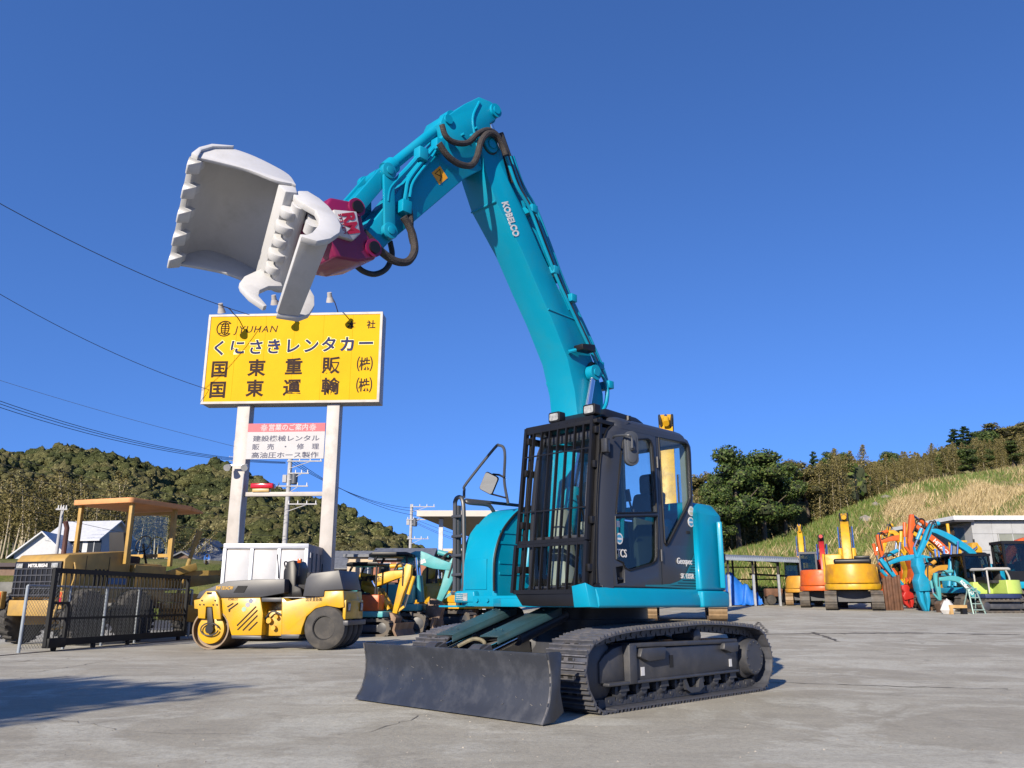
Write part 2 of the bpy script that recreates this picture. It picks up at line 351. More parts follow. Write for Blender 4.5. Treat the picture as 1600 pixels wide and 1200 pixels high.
def leaves(P, Nrm, size, rr, asp=.6, spread=.8):
    """one quad for each point, roughly facing Nrm"""
    n = len(P); d = Nrm + rr.normal(0, spread, (n, 3)); d /= np.linalg.norm(d, axis=1)[:, None] + 1e-9
    a = np.cross(d, rr.normal(0, 1, (n, 3))); a /= np.linalg.norm(a, axis=1)[:, None] + 1e-9; b = np.cross(d, a)
    s = size * (.6 + .8 * rr.random((n, 1))); a = a * s; b = b * s * asp
    return np.stack([P - a, P - b * .9, P + a, P + b], 1).reshape(-1, 3)
def lobes_pts(rr, lobes, n, inner=.78):
    w = np.array([l[1] ** 2 for l in lobes]); w /= w.sum(); idx = rr.choice(len(lobes), n, p=w)
    C = np.array([l[0] for l in lobes])[idx]; Rr = np.array([l[1] for l in lobes])[idx][:, None]; sq = np.array([l[2] for l in lobes])[idx][:, None]
    u = rr.normal(0, 1, (n, 3)); u /= np.linalg.norm(u, axis=1)[:, None]; rad = inner + (1.08 - inner) * rr.random((n, 1)); off = u * Rr * rad; off[:, 2:] *= sq
    return C + off, u
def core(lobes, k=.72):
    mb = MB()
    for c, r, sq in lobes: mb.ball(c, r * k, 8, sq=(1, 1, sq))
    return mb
EVG = leaf_mat('evergreen_leaf', [(.016, .030, .008), (.030, .056, .013), (.055, .085, .018), (.095, .115, .032)])
OLV = leaf_mat('olive_leaf', [(.035, .040, .012), (.075, .075, .020), (.12, .105, .035), (.16, .13, .05)])
BAM = leaf_mat('bamboo_leaf', [(.06, .055, .020), (.10, .09, .030), (.15, .125, .045), (.20, .165, .07)])
CON = leaf_mat('conifer_needle', [(.008, .020, .008), (.016, .036, .012), (.03, .055, .016)])
BARK = mat('bark', (.09, .07, .05), .9, var=.35, scale=6, bump=.5); CULM = mat('bamboo_culm', (.44, .38, .27), .6, var=.25, scale=3)
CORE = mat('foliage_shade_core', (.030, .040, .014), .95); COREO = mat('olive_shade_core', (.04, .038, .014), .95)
def make_tree(kind, seed):
    """returns (crown mesh, trunk mesh) of a tree about 10 m tall"""
    rr = np.random.default_rng(seed); lob = []
    if kind == 'broad':
        for i in range(24):
            z = 3.4 + 6.3 * rr.random(); w = 2.3 * math.sin(math.pi * min(1, (z - 1.2) / 9.6)) ** .7; a = rr.random() * 6.28; q = w * rr.random() ** .6
            lob.append(((q * math.cos(a), q * math.sin(a), z), .75 + .65 * rr.random(), .72))
        P, U = lobes_pts(rr, lob, 7000); lv = leaves(P, U, .135, rr, .6, .5); mats = EVG
    elif kind == 'olive':
        for i in range(24):
            z = 3.0 + 6.0 * rr.random(); w = 2.5 * math.sin(math.pi * min(1, (z - .8) / 10)) ** .6; a = rr.random() * 6.28; q = w * rr.random() ** .6
            lob.append(((q * math.cos(a), q * math.sin(a), z), .6 + .5 * rr.random(), .85))
        P, U = lobes_pts(rr, lob, 6000, .55); lv = leaves(P, U, .12, rr); mats = OLV
    elif kind == 'conifer':
        for i in range(40):
            z = 1.6 + 8.2 * i / 40; w = 2.1 * (1 - (z - 1.6) / 8.6); a = i * 2.4; lob.append(((w * .75 * math.cos(a), w * .75 * math.sin(a), z), .22 + w * .32, .5))
        P, U = lobes_pts(rr, lob, 4200, .6); lv = leaves(P, U, .15, rr); mats = CON
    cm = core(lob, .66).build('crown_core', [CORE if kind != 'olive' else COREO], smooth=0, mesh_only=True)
    tm = MB(); tm.tube([(0, 0, -.5), (.05, .02, 2), (-.06, .05, 4.5), (.03, 0, 7.5)], [.28, .21, .15, .06], 8)
    for i in range(5):
        a = i * 1.3; z = 2.4 + i * .7; tm.tube([(0, 0, z), (1.0 * math.cos(a), 1.0 * math.sin(a), z + .9), (1.9 * math.cos(a), 1.9 * math.sin(a), z + 1.9)], [.10, .06, .025], 6)
    return npmesh('crown', lv, 4, mats), cm, tm.build('trunk', BARK, mesh_only=True)
def make_bamboo(seed):
    rr = np.random.default_rng(seed); mb = MB(); lean = rr.normal(0, .6, 2); pts = []
    for i in range(8):
        t = i / 7; pts.append(V(lean[0] * t * t * 1.4, lean[1] * t * t * 1.4, 10 * t - 2.2 * max(0, t - .7) ** 1.5))
    mb.tube(pts, [(.105 if seed % 2 else .07) * (1 - .75 * i / 7) for i in range(8)], 6)
    n = 650 if seed % 2 else 2200; lo = .52 if seed % 2 else .06; t = lo + (1 - lo) * rr.random(n) ** .8; C = np.array([[lean[0] * q * q * 1.4, lean[1] * q * q * 1.4, 10 * q] for q in t])
    w = 1.25 * np.sin(np.clip((t - lo + .08) / (1.05 - lo), 0, 1) * np.pi) ** .5 * (1 + .5 * np.sin(t * 17 + seed)) + .28; u = rr.normal(0, 1, (n, 3)); u /= np.linalg.norm(u, axis=1)[:, None]
    P = C + u * (w * rr.random(n) ** .5)[:, None] * np.array([1, 1, .55]); P[:, 2] -= .25 * w
    return npmesh('foliage', leaves(P, np.tile([0, 0, .6], (n, 1)), .15, rr, .35), 4, BAM), mb.build('culm', CULM, mesh_only=True)
TREES = {k: [make_tree(k, 11 * i + len(k)) for i in range(3)] for k in ('broad', 'olive', 'conifer')}
BAMS = [make_bamboo(50 + i) for i in range(8)]
def plant_tree(kind, i, p, h, rz, label, group=None, wide=1.0, name='tree'):
    cr_m, co_m, tr_m = TREES[kind][i % 3]; t = thing(name, label, 'tree', p, rz, group); t.scale = (h / 10 * wide, h / 10 * wide, h / 10)
    c = obj('crown', cr_m, t); obj('crown_shade', co_m, c); obj('trunk', tr_m, t); return t  # dark solid lobes added inside the crown block light and paint its inner shade
def plant_bamboo(i, p, h, rz, tilt, label, group):
    fm, cm = BAMS[i % 8]; t = thing('bamboo', label, 'bamboo', p, 0, group); t.rotation_euler = (tilt[0], tilt[1], rz); t.scale = (h / 10,) * 3
    obj('foliage', fm, t); obj('culm', cm, t); return t
# ---- the wooded hill on the left
RID = [(-260, 690), (-100, 694), (0, 702), (60, 699), (110, 700), (170, 716), (230, 716), (290, 730), (340, 726), (390, 742), (450, 758), (500, 772), (560, 802), (620, 832), (690, 854), (760, 876), (860, 900), (960, 920)]
HY0, HY1 = 92., 235.
def ridge(px): return float(np.interp(px, [r[0] for r in RID], [r[1] for r in RID]))
def hill(px, v):
    zr = at(px, ridge(px) + 46, HY1).z; z0 = 3.0 * smoothstep(760, 560, px) if px > 560 else 3.0
    Y = HY0 + (HY1 - HY0) * v; k = (math.sin(v * math.pi / 2) ** 1.15) if v <= 1 else 1 - (v - 1) * 1.2
    z = z0 + (zr - z0) * k + .05 * zr * math.sin(px * .03 + v * 5) * math.sin(math.pi * min(1, v)); return V((px - 800) / FPX * Y * 1.02, Y, z)
hv = [hill(px, v) for v in np.linspace(0, 1.35, 15) for px in range(-260, 961, 40)]; n = len(range(-260, 961, 40))
tag(MB().add(hv, [(j * n + i, j * n + i + 1, (j + 1) * n + i + 1, (j + 1) * n + i) for j in range(14) for i in range(n - 1)]).build('hill', ground_mix('hill_floor', (.03, .032, .012), (.05, .045, .02), (.025, .03, .01), .05), smooth=60), kind='structure')
def tree_tone_mat(name, cols, scale):
    m, N, L, b = nodes_mat(name); tc = N.new('ShaderNodeTexCoord').outputs['Object']; vo = N.new('ShaderNodeTexVoronoi'); vo.inputs['Scale'].default_value = scale; L.new(tc, vo.inputs['Vector'])
    sp = N.new('ShaderNodeSeparateColor'); L.new(vo.outputs['Color'], sp.inputs[0]); g = N.new('ShaderNodeNewGeometry')
    ad = N.new('ShaderNodeMath'); ad.operation = 'MULTIPLY_ADD'; L.new(g.outputs['Random Per Island'], ad.inputs[0]); ad.inputs[1].default_value = .18; L.new(sp.outputs[0], ad.inputs[2])
    cr = N.new('ShaderNodeValToRGB'); e = cr.color_ramp.elements
    while len(e) < len(cols): e.new(.5)
    for i, c in enumerate(cols): e[i].position = i / (len(cols) - 1); e[i].color = tuple(c) + (1,)
    sc_ = mrange(N, L, ad.outputs[0], 0, 1.18); L.new(sc_, cr.inputs['Fac']); L.new(cr.outputs[0], b.inputs['Base Color']); b.inputs['Roughness'].default_value = .6; b.inputs['Specular IOR Level'].default_value = .15; return m
def npmesh_idx(name, v, f, m, smooth=True):
    me = bpy.data.meshes.new(name); me.vertices.add(len(v)); me.vertices.foreach_set('co', np.asarray(v, np.float32).ravel()); k, q = f.shape
    me.loops.add(k * q); me.loops.foreach_set('vertex_index', f.astype(np.int32).ravel()); me.polygons.add(k); me.polygons.foreach_set('loop_start', np.arange(0, k * q, q, dtype=np.int32)); me.polygons.foreach_set('loop_total', np.full(k, q, np.int32)); me.update(calc_edges=True); me.materials.append(m)
    if smooth: me.shade_smooth()
    return me
def lump_verts(n=7, h=5):
    vs = [(math.sin(math.pi * j / h) * math.cos(2 * math.pi * i / n), math.sin(math.pi * j / h) * math.sin(2 * math.pi * i / n), math.cos(math.pi * j / h)) for j in range(h + 1) for i in range(n)]
    return np.array(vs), np.array([((j + 1) * n + i, (j + 1) * n + (i + 1) % n, j * n + (i + 1) % n, j * n + i) for j in range(h) for i in range(n)])
def crown_mat(name, src_cols, scale):
    m, N, L, b = nodes_mat(name); tc = N.new('ShaderNodeTexCoord').outputs['Object']; vo = N.new('ShaderNodeTexVoronoi'); vo.inputs['Scale'].default_value = scale; L.new(tc, vo.inputs['Vector']); sp = N.new('ShaderNodeSeparateColor'); L.new(vo.outputs['Color'], sp.inputs[0])
    cr = N.new('ShaderNodeValToRGB'); e = cr.color_ramp.elements
    while len(e) < len(src_cols): e.new(.5)
    for i, c in enumerate(src_cols): e[i].position = i / (len(src_cols) - 1); e[i].color = tuple(c) + (1,)
    L.new(sp.outputs[0], cr.inputs['Fac']); c = mixc(N, L, mrange(N, L, nz(N, L, tc, 1.6, 8, .75), .36, .62, .75, 0), cr.outputs[0], (.020, .026, .010)); L.new(c, b.inputs['Base Color']); b.inputs['Roughness'].default_value = .9; b.inputs['Specular IOR Level'].default_value = .05
    bp_ = N.new('ShaderNodeBump'); bp_.inputs['Strength'].default_value = 1.; bp_.inputs['Distance'].default_value = .9; L.new(nz(N, L, tc, 1.5, 8, .75), bp_.inputs['Height']); L.new(bp_.outputs[0], b.inputs['Normal']); return m
FCOL = [(.062, .074, .032), (.085, .098, .040), (.118, .124, .048), (.150, .145, .062), (.185, .165, .078), (.135, .150, .055)]
CRM = crown_mat('forest_crown', FCOL, .16); FOR = tree_tone_mat('forest_leaf', FCOL, .16)
LV, LF = lump_verts(); lv = []; cv = []; cf = []; nb = 0
for i in range(2700):
    v = rng.random() ** 1.25 * 1.02; px = -240 + 1000 * rng.random(); p = hill(px, v); s = (1.15 + 1.6 * rng.random()) * (.8 + .4 * v); lob = [((p.x, p.y, p.z + s * .8), s, .9)]
    for k in range(6): a = rng.random() * 6.28; lob.append(((p.x + s * .7 * math.cos(a), p.y + s * .62 * math.sin(a), p.z + s * (.5 + 1.0 * rng.random())), s * (.28 + .28 * rng.random()), .85))
    for c_, r_, q_ in lob: cv.append(np.array(c_) + LV * (r_ * .93 * (1 + .17 * rng.normal(0, 1, (len(LV), 1)))) * np.array([1, 1, q_])); cf.append(LF + nb); nb += len(LV)
    P, U = lobes_pts(rng, lob, 210, .88); lv.append(leaves(P, U + np.array([0, 0, .3]), .165, rng, .8, .55))
fo = tag(obj('forest', npmesh('forest', np.concatenate(lv), 4, FOR)), 'mixed woodland covering the hill on the left', None, None, 'stuff'); obj('forest_crowns', npmesh_idx('forest_crowns', np.concatenate(cv), np.concatenate(cf), CRM), fo)['kind'] = 'stuff'
# bamboo at the foot of the hill, some of it bare and leaning
random.seed(21)
for i in range(84):
    px = -30 + 310 * random.random(); Y = 78 + 12 * random.random(); p = at(px, 868 + random.uniform(-4, 6), Y); lean = random.random() < .35 and px > 120
    tl = (random.uniform(-.12, .05), random.uniform(.35, .75) if lean else random.uniform(-.10, .14))
    plant_bamboo(2 * i + 1, (p.x, Y, 3.0), (7.5 + 3.0 * random.random()) * (1.0 if px < 190 else .75), random.uniform(-.4, .4), tl, 'tall pale bamboo behind the white house at the hill foot', 'bamboo grove on the left')
# ---- the right-hand hillside
CRE = [(1060, 882, 62), (1140, 868, 64), (1200, 848, 67), (1260, 824, 70), (1320, 797, 74), (1345, 786, 76), (1400, 766, 82), (1450, 751, 88), (1530, 739, 96), (1600, 729, 102), (1720, 712, 110)]
def crest(px): return V(*at(px, float(np.interp(px, [c[0] for c in CRE], [c[1] for c in CRE])), float(np.interp(px, [c[0] for c in CRE], [c[2] for c in CRE]))))
def slope(px, v):
    c = crest(px); x0 = (px - 800) / FPX * 52 * .985; b = V(x0, 52, 1.0); 
    if v <= 1: 
        p = b.lerp(c, v); p.z += (.5 * math.sin(px * .021 + 3 * v) + .35 * math.sin(px * .05 - 7 * v)) * math.sin(math.pi * v); return p
    q = c.lerp(V(c.x * 1.8, c.y * 1.8, c.z + 14 * smoothstep(1250, 1600, px) + 2), v - 1); return q
pxs = list(range(1060, 1721, 15)); vs_ = list(np.linspace(0, 1, 16)) + [1.15, 1.4, 1.7, 2.0]; n = len(pxs)
SLOPEM = ground_mix('slope_grass', (.090, .125, .028), (.20, .165, .085), (.11, .12, .04), .16, .9)
tag(MB().add([slope(px, v) for v in vs_ for px in pxs], [(j * n + i, j * n + i + 1, (j + 1) * n + i + 1, (j + 1) * n + i) for j in range(len(vs_) - 1) for i in range(n - 1)]).build('hillside', SLOPEM, smooth=60), kind='structure')
def blades(P, h, w, rr, bend=.5):
    n = len(P); a = rr.random(n) * 6.28; d = np.stack([np.cos(a), np.sin(a), np.zeros(n)], 1); hh = h * (.5 + .8 * rr.random(n)); ww = w * (.6 + .8 * rr.random(n))
    r = np.stack([-np.sin(a + 1.2), np.cos(a + 1.2), np.zeros(n)], 1) * ww[:, None]; tip = P + d * (bend * hh * rr.random(n))[:, None]; tip[:, 2] += hh
    return np.stack([P - r, P + r, tip], 1).reshape(-1, 3)
def scatter(n, f, keep):
    out = []
    while len(out) < n:
        px = 1080 + 620 * rng.random(); v = rng.random() ** .8
        if rng.random() < keep(px, v): out.append(tuple(f(px, v)))
    return np.array(out)
DRY = leaf_mat('dry_grass', [(.16, .115, .050), (.26, .195, .095), (.36, .28, .15), (.44, .36, .21)]); GRN = leaf_mat('green_grass', [(.04, .075, .012), (.075, .12, .02), (.11, .14, .035), (.17, .15, .06)])
patch = lambda px, v: .5 + .5 * math.sin(px * .045 + 2.2 * math.sin(v * 6)) * math.sin(v * 8 + px * .012)
P = scatter(40000, slope, lambda px, v: (1. if px > 1325 + 80 * v else .04) * (.08 + .92 * smoothstep(.35, .6, patch(px, v))) * (1. if v < .78 else .12))
tag(obj('dry_grass', npmesh('dry_grass', blades(P, .62, .036, rng, .8), 3, DRY)), 'tall dry straw-coloured grass on the right hillside', None, None, 'stuff')
P = scatter(42000, slope, lambda px, v: 1. if px < 1340 or v > .8 else .45)
tag(obj('green_grass', npmesh('green_grass', blades(P, .34, .045, rng), 3, GRN)), 'short green grass on the right hillside', None, None, 'stuff')
# rocks and bare soil on the slope
random.seed(3); RK = mat('slope_rock', (.24, .22, .19), .9, var=.25, scale=2, bump=.5)
for i, (px, v) in enumerate(((1385, .93), (1350, .80), (1368, .90), (1590, .80), (1560, .72), (1250, .7))):
    p = slope(px, v); mb = MB(); mb.ball((0, 0, 0), .7, 7, sq=(1.1, .8, .7)); mb.v = [tuple(Vector(q) * random.uniform(.8, 1.2)) for q in mb.v]
    o = mb.build('rock', RK, smooth=0); o.location = p; o.scale = (random.uniform(.4, .8),) * 3; tag(o, 'pale grey rock showing in the grass of the right hillside', 'rock', 'rocks on the hillside')
for px, v, h in ((1200, 1.0, .12),): pass
# individual trees along the crest
TL = [('broad', 1118, 64, 12.5, 'dark evergreen tree just right of the cab', 1.0), ('broad', 1150, 66, 17.5, 'tallest dark evergreen tree right of the main excavator', 1.15), ('broad', 1190, 69, 15.8, 'broad dark evergreen second from the tallest one', 1.25), ('broad', 1222, 71, 14.4, 'dark evergreen tree at the right edge of the dense clump', 1.1),
      ('olive', 1258, 74, 14.0, 'round olive-brown tree right of the dark evergreens', 1.25), ('conifer', 1276, 84, 15.0, 'slim dark conifer peeking above the olive trees', .8), ('broad', 1308, 80, 13.5, 'round dark green tree standing above the bamboo', 1.0), ('olive', 1335, 86, 10.0, 'bare brownish tree behind the bamboo on the crest', 1.1),
      ('broad', 1400, 100, 8.5, 'small dark tree on the crest behind the bamboo', .9), ('conifer', 1503, 112, 11.5, 'dark conifer pair left member high on the right hill', 1.25), ('conifer', 1520, 113, 12.0, 'dark conifer pair right member high on the right hill', 1.3), ('broad', 1548, 114, 9.0, 'dark bushy tree beside the conifers on the right hill', 1.3), ('olive', 1585, 118, 12.0, 'rounded olive tree at the top right edge of the hill', 1.6),
      ('broad', 1478, 100, 5.5, 'low dark shrub under the conifers on the right hill', 1.6), ('broad', 1505, 100, 5.0, 'dark low bush in the middle of the crest thicket', 1.8), ('broad', 1535, 103, 5.0, 'dark low bush near the right end of the crest thicket', 1.7), ('broad', 1590, 106, 6.5, 'dark spreading bush at the right picture edge', 1.8), ('olive', 1095, 70, 9.5, 'brownish thin tree right behind the cab roof', .9)]
TOPS = {1118: 745, 1150: 700, 1190: 707, 1222: 714, 1258: 712, 1276: 700, 1308: 703, 1335: 712, 1400: 705, 1503: 666, 1520: 662, 1548: 672, 1585: 654, 1478: 708, 1505: 702, 1535: 698, 1590: 690, 1095: 735}
for i, (k, px, Y, h, lab, wd) in enumerate(TL):
    c = crest(px); x = (px - 800) / FPX * Y; top = at(px, TOPS[px], Y).z; z = min(c.z + (1.5 if Y > c.y + 4 else -.2), top - 3.5)
    hh = (top - z) * (.96 if k == 'broad' else .98)
    plant_tree(k, i, (x, Y, z), hh, i * 1.7, lab, None, wd * min(1.3, 12 / max(5., top - z)) * (.82 if i < 4 else 1.))
random.seed(31); k = 0
for px0, px1, n, hlo, hhi in ((1085, 1240, 16, 5, 8), (1235, 1345, 34, 4.8, 6.4), (1340, 1470, 44, 2.6, 4.2), (1470, 1620, 34, 2.4, 4.2)):
    for i in range(n):
        px = px0 + (px1 - px0) * (i + random.random()) / n; c = crest(px); Y = c.y + 1.5 + 12 * random.random(); x = (px - 800) / FPX * Y; z = c.z - .1 + max(0, Y - c.y) * .12 * smoothstep(1250, 1600, px)
        plant_bamboo(2 * k, (x, Y, z), random.uniform(hlo, hhi) * (Y / 72) ** .5, random.uniform(0, 6), (random.uniform(-.1, .1), random.uniform(-.1, .1)), 'yellow-brown bamboo in the thicket along the right hill crest', 'bamboo along the right crest'); k += 1
# dark undergrowth behind the trunks of the right-hand wood and more wood on the hill above
lob = []; lv = []; cores = MB()
for i in range(300):
    px = 1065 + 280 * rng.random(); c = crest(px); Y = c.y + 6 + 18 * rng.random(); s = 1.5 + 1.2 * rng.random(); lob = [(((px - 800) / FPX * Y, Y, c.z + 3.2 * rng.random() + .5), s, 1.)]
    P, U = lobes_pts(rng, lob, 60, .8); lv.append(leaves(P, U, .30, rng)); cores.ball(lob[0][0], s * .9, 6)
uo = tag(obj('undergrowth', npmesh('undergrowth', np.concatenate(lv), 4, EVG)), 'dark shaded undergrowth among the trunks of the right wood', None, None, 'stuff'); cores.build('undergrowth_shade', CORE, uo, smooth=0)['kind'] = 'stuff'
lv = []; cores = MB()
for i in range(420):
    px = 1360 + 360 * rng.random(); c = crest(px); t = rng.random(); Y = c.y * (1.08 + .4 * t); top = float(np.interp(px, [1360, 1420, 1480, 1540, 1600, 1720], [722, 716, 700, 690, 662, 645])) + 22
    zt = at(px, top, c.y * 1.48).z; z = c.z + (zt - c.z) * t; s = 1.6 + 1.3 * rng.random(); lob = [(((px - 800) / FPX * Y, Y, z), s, 1.)]
    P, U = lobes_pts(rng, lob, 90, .8); lv.append(leaves(P, U, .34, rng)); cores.ball(lob[0][0], s * .85, 6)
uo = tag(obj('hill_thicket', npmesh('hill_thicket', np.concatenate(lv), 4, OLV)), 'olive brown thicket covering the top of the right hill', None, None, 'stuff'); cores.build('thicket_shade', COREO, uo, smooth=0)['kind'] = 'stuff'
# ---------------------------------------------------------------- the big turquoise excavator
TEAL = mat('turquoise_paint', (.0005, .262, .42), .40, var=.10, scale=1.3, coat=.10, spec=.22, dirt=(.02, .215, .285), dscale=2.6, damt=.42, bump=.03, bscale=9)
TEALD = mat('blade_guard_paint', (.022, .060, .072), .5, var=.15, dirt=(.06, .08, .08), damt=.5)
CABG = mat('cab_grey_paint', (.031, .033, .040), .40, var=.06, scale=3, coat=.2, bump=.06, bscale=260)
BLK = mat('black_paint', (.009, .009, .0105), .4, var=.15, spec=.3)
RAILG = mat('rail_grey_paint', (.045, .05, .06), .4, var=.1)
LOWG = mat('undercarriage_grey', (.040, .042, .050), .46, var=.14, scale=5, dirt=(.13, .12, .11), dscale=3.5, damt=.35)
BLADEG = mat('blade_grey_paint', (.026, .030, .041), .42, var=.14, scale=2.5, dirt=(.085, .09, .105), dscale=5, damt=.35, bump=.05, bscale=30)
SHOEM = mat('track_shoe_steel', (.10, .105, .125), .42, metal=.35, var=.25, scale=9, dirt=(.17, .14, .11), dscale=7, damt=.55)
SHOEW = mat('worn_grouser_steel', (.26, .245, .23), .4, metal=.6, var=.3, scale=18)
DARK = mat('dark_recess', (.006, .006, .007), .8)
CHROME = mat('chrome_rod', (.75, .75, .76), .12, metal=1.0, var=.02)
RUBBER = mat('rubber_hose', (.020, .018, .017), .6, var=.3, scale=14)
HOSEB = mat('brown_sleeved_hose', (.030, .024, .022), .75, var=.4, scale=20, bump=.4, bscale=90)
WHITE = mat('white_attachment_paint', (.54, .545, .56), .42, var=.06, scale=3, dirt=(.27, .265, .25), dscale=3, damt=.45, bump=.05, bscale=24)
MAG = mat('magenta_paint', (.19, .004, .06), .4, var=.08, coat=.15, dirt=(.10, .01, .035), damt=.3)
WDEC = mat('white_decal', (.62, .62, .62), .5, var=.03, spec=.2)
REDD = mat('red_decal', (.35, .01, .035), .4)
LAMPG = mat('lamp_glass', (.30, .31, .31), .12, var=.35, scale=26)
CLEAR = glass('cab_glass', (.92, .96, .95)); DGLASS = glass('tinted_glass', (.50, .57, .57))
INT = mat('cab_trim_grey', (.20, .23, .21), .6); SEATM = mat('seat_cloth', (.025, .025, .028), .85)
MIRR = mat('mirror_glass', (.8, .82, .84), .03, metal=1.0, var=.01)
YW = mat('yellow_decal', (.75, .33, .01), .4)

LC = (0.974, 9.84); LY = R(-134.7)
M = Frame(LC[0], LC[1], 0, LY)
def Zm(ox, oy, s): return lambda L: [(ox + a / s, oy + b / s) for a, b in L]
z7 = Zm(930, 640, 3.75); z2 = Zm(520, 130, 2.182); z1 = Zm(230, 130, 3.158); z3 = Zm(690, 620, 3.478); z5 = Zm(680, 680, 4.2857)
EX = thing('excavator', 'large turquoise excavator raising a white grab bucket, dark blade in front', 'excavator', (LC[0], LC[1], 0), LY)
def mx(L, y): return [V(x, y, z) for x, z in M.xz(L, y)]

# tracks --------------------------------------------------------
TP = [(1.485, 0), (1.659, .165), (1.731, .375), (1.690, .53), (1.59, .64), (1.30, .715), (.85, .755), (.25, .775), (-.266, .79), (-.9, .765), (-1.40, .715), (-1.60, .60),
      (-1.722, .37), (-1.665, .17), (-1.48, .02), (-1.2, 0), (-.6, 0), (0, 0), (.6, 0), (1.2, 0)][::-1]
def resample(P, n):
    P = [Vector(p) for p in P]; P.append(P[0]); d = [0]
    for a, b in zip(P, P[1:]): d.append(d[-1] + (b - a).length)
    out = []; k = 0
    for i in range(n):
        t = d[-1] * i / n
        while d[k + 1] < t: k += 1
        u = (t - d[k]) / max(1e-9, d[k + 1] - d[k]); out.append(P[k].lerp(P[k + 1], u))
    return out
NS = 46
tpath = resample(spline([Vector((x, 0, z)) for x, z in TP], 8, True), NS)
pitch = sum((tpath[(i + 1) % NS] - tpath[i]).length for i in range(NS)) / NS
sh = MB(); hp = pitch * .5
sh.box(-hp * .98, hp * .98, -.25, .25, -.040, -.026)
for gx in (-.72, 0, .72): sh.add([(gx * hp - .014, -.249, -.026), (gx * hp + .014, -.249, -.026), (gx * hp + .005, -.249, 0), (gx * hp - .005, -.249, 0),
                                  (gx * hp - .014, .249, -.026), (gx * hp + .014, .249, -.026), (gx * hp + .005, .249, 0), (gx * hp - .005, .249, 0)],
                                 [(0, 1, 2, 3), (7, 6, 5, 4), (1, 5, 6, 2), (0, 3, 7, 4)], 0).add([(gx * hp - .005, -.249, 0), (gx * hp + .005, -.249, 0), (gx * hp + .005, .249, 0), (gx * hp - .005, .249, 0)], [(0, 1, 2, 3)], 1)
for sx, sy in ((-.36, .10), (-.36, -.10), (.36, .10), (.36, -.10)): sh.cyl((sx * hp, sy, -.027), (sx * hp, sy, -.014), .012, n=6)
for sy in (-.055, .055): sh.box(-.36 * hp - .013, -.36 * hp + .013, sy - .028, sy + .028, -.0265, -.0235, 2)
SHOE = sh.build('track_shoe', [SHOEM, SHOEW, DARK], smooth=0, mesh_only=True)
def chain(mb, path, y, w):
    n = len(path); I = []
    for i in range(n):
        t = (path[(i + 1) % n] - path[i - 1]).normalized(); nn = Vector((-t.z, 0, t.x)); I.append(path[i] - nn * .04)
        J = path[i] - nn * .13
        for s in (-1, 1):
            yy = y + s * w
            c = path[i] - nn * .075 ; a = t * pitch * .56
            mb.hexa([c - a + V(0, yy - .022, 0) + nn * .032, c + a + V(0, yy - .022, 0) + nn * .032, c + a + V(0, yy + .022, 0) + nn * .032, c - a + V(0, yy + .022, 0) + nn * .032],
                    [c - a * .55 + V(0, yy - .022, 0) - nn * .045, c + a * .9 + V(0, yy - .022, 0) - nn * .045, c + a * .9 + V(0, yy + .022, 0) - nn * .045, c - a * .55 + V(0, yy + .022, 0) - nn * .045])
        mb.cyl(path[i] - nn * .085 + V(0, y - w - .03, 0), path[i] - nn * .085 + V(0, y + w + .03, 0), .024, n=6)
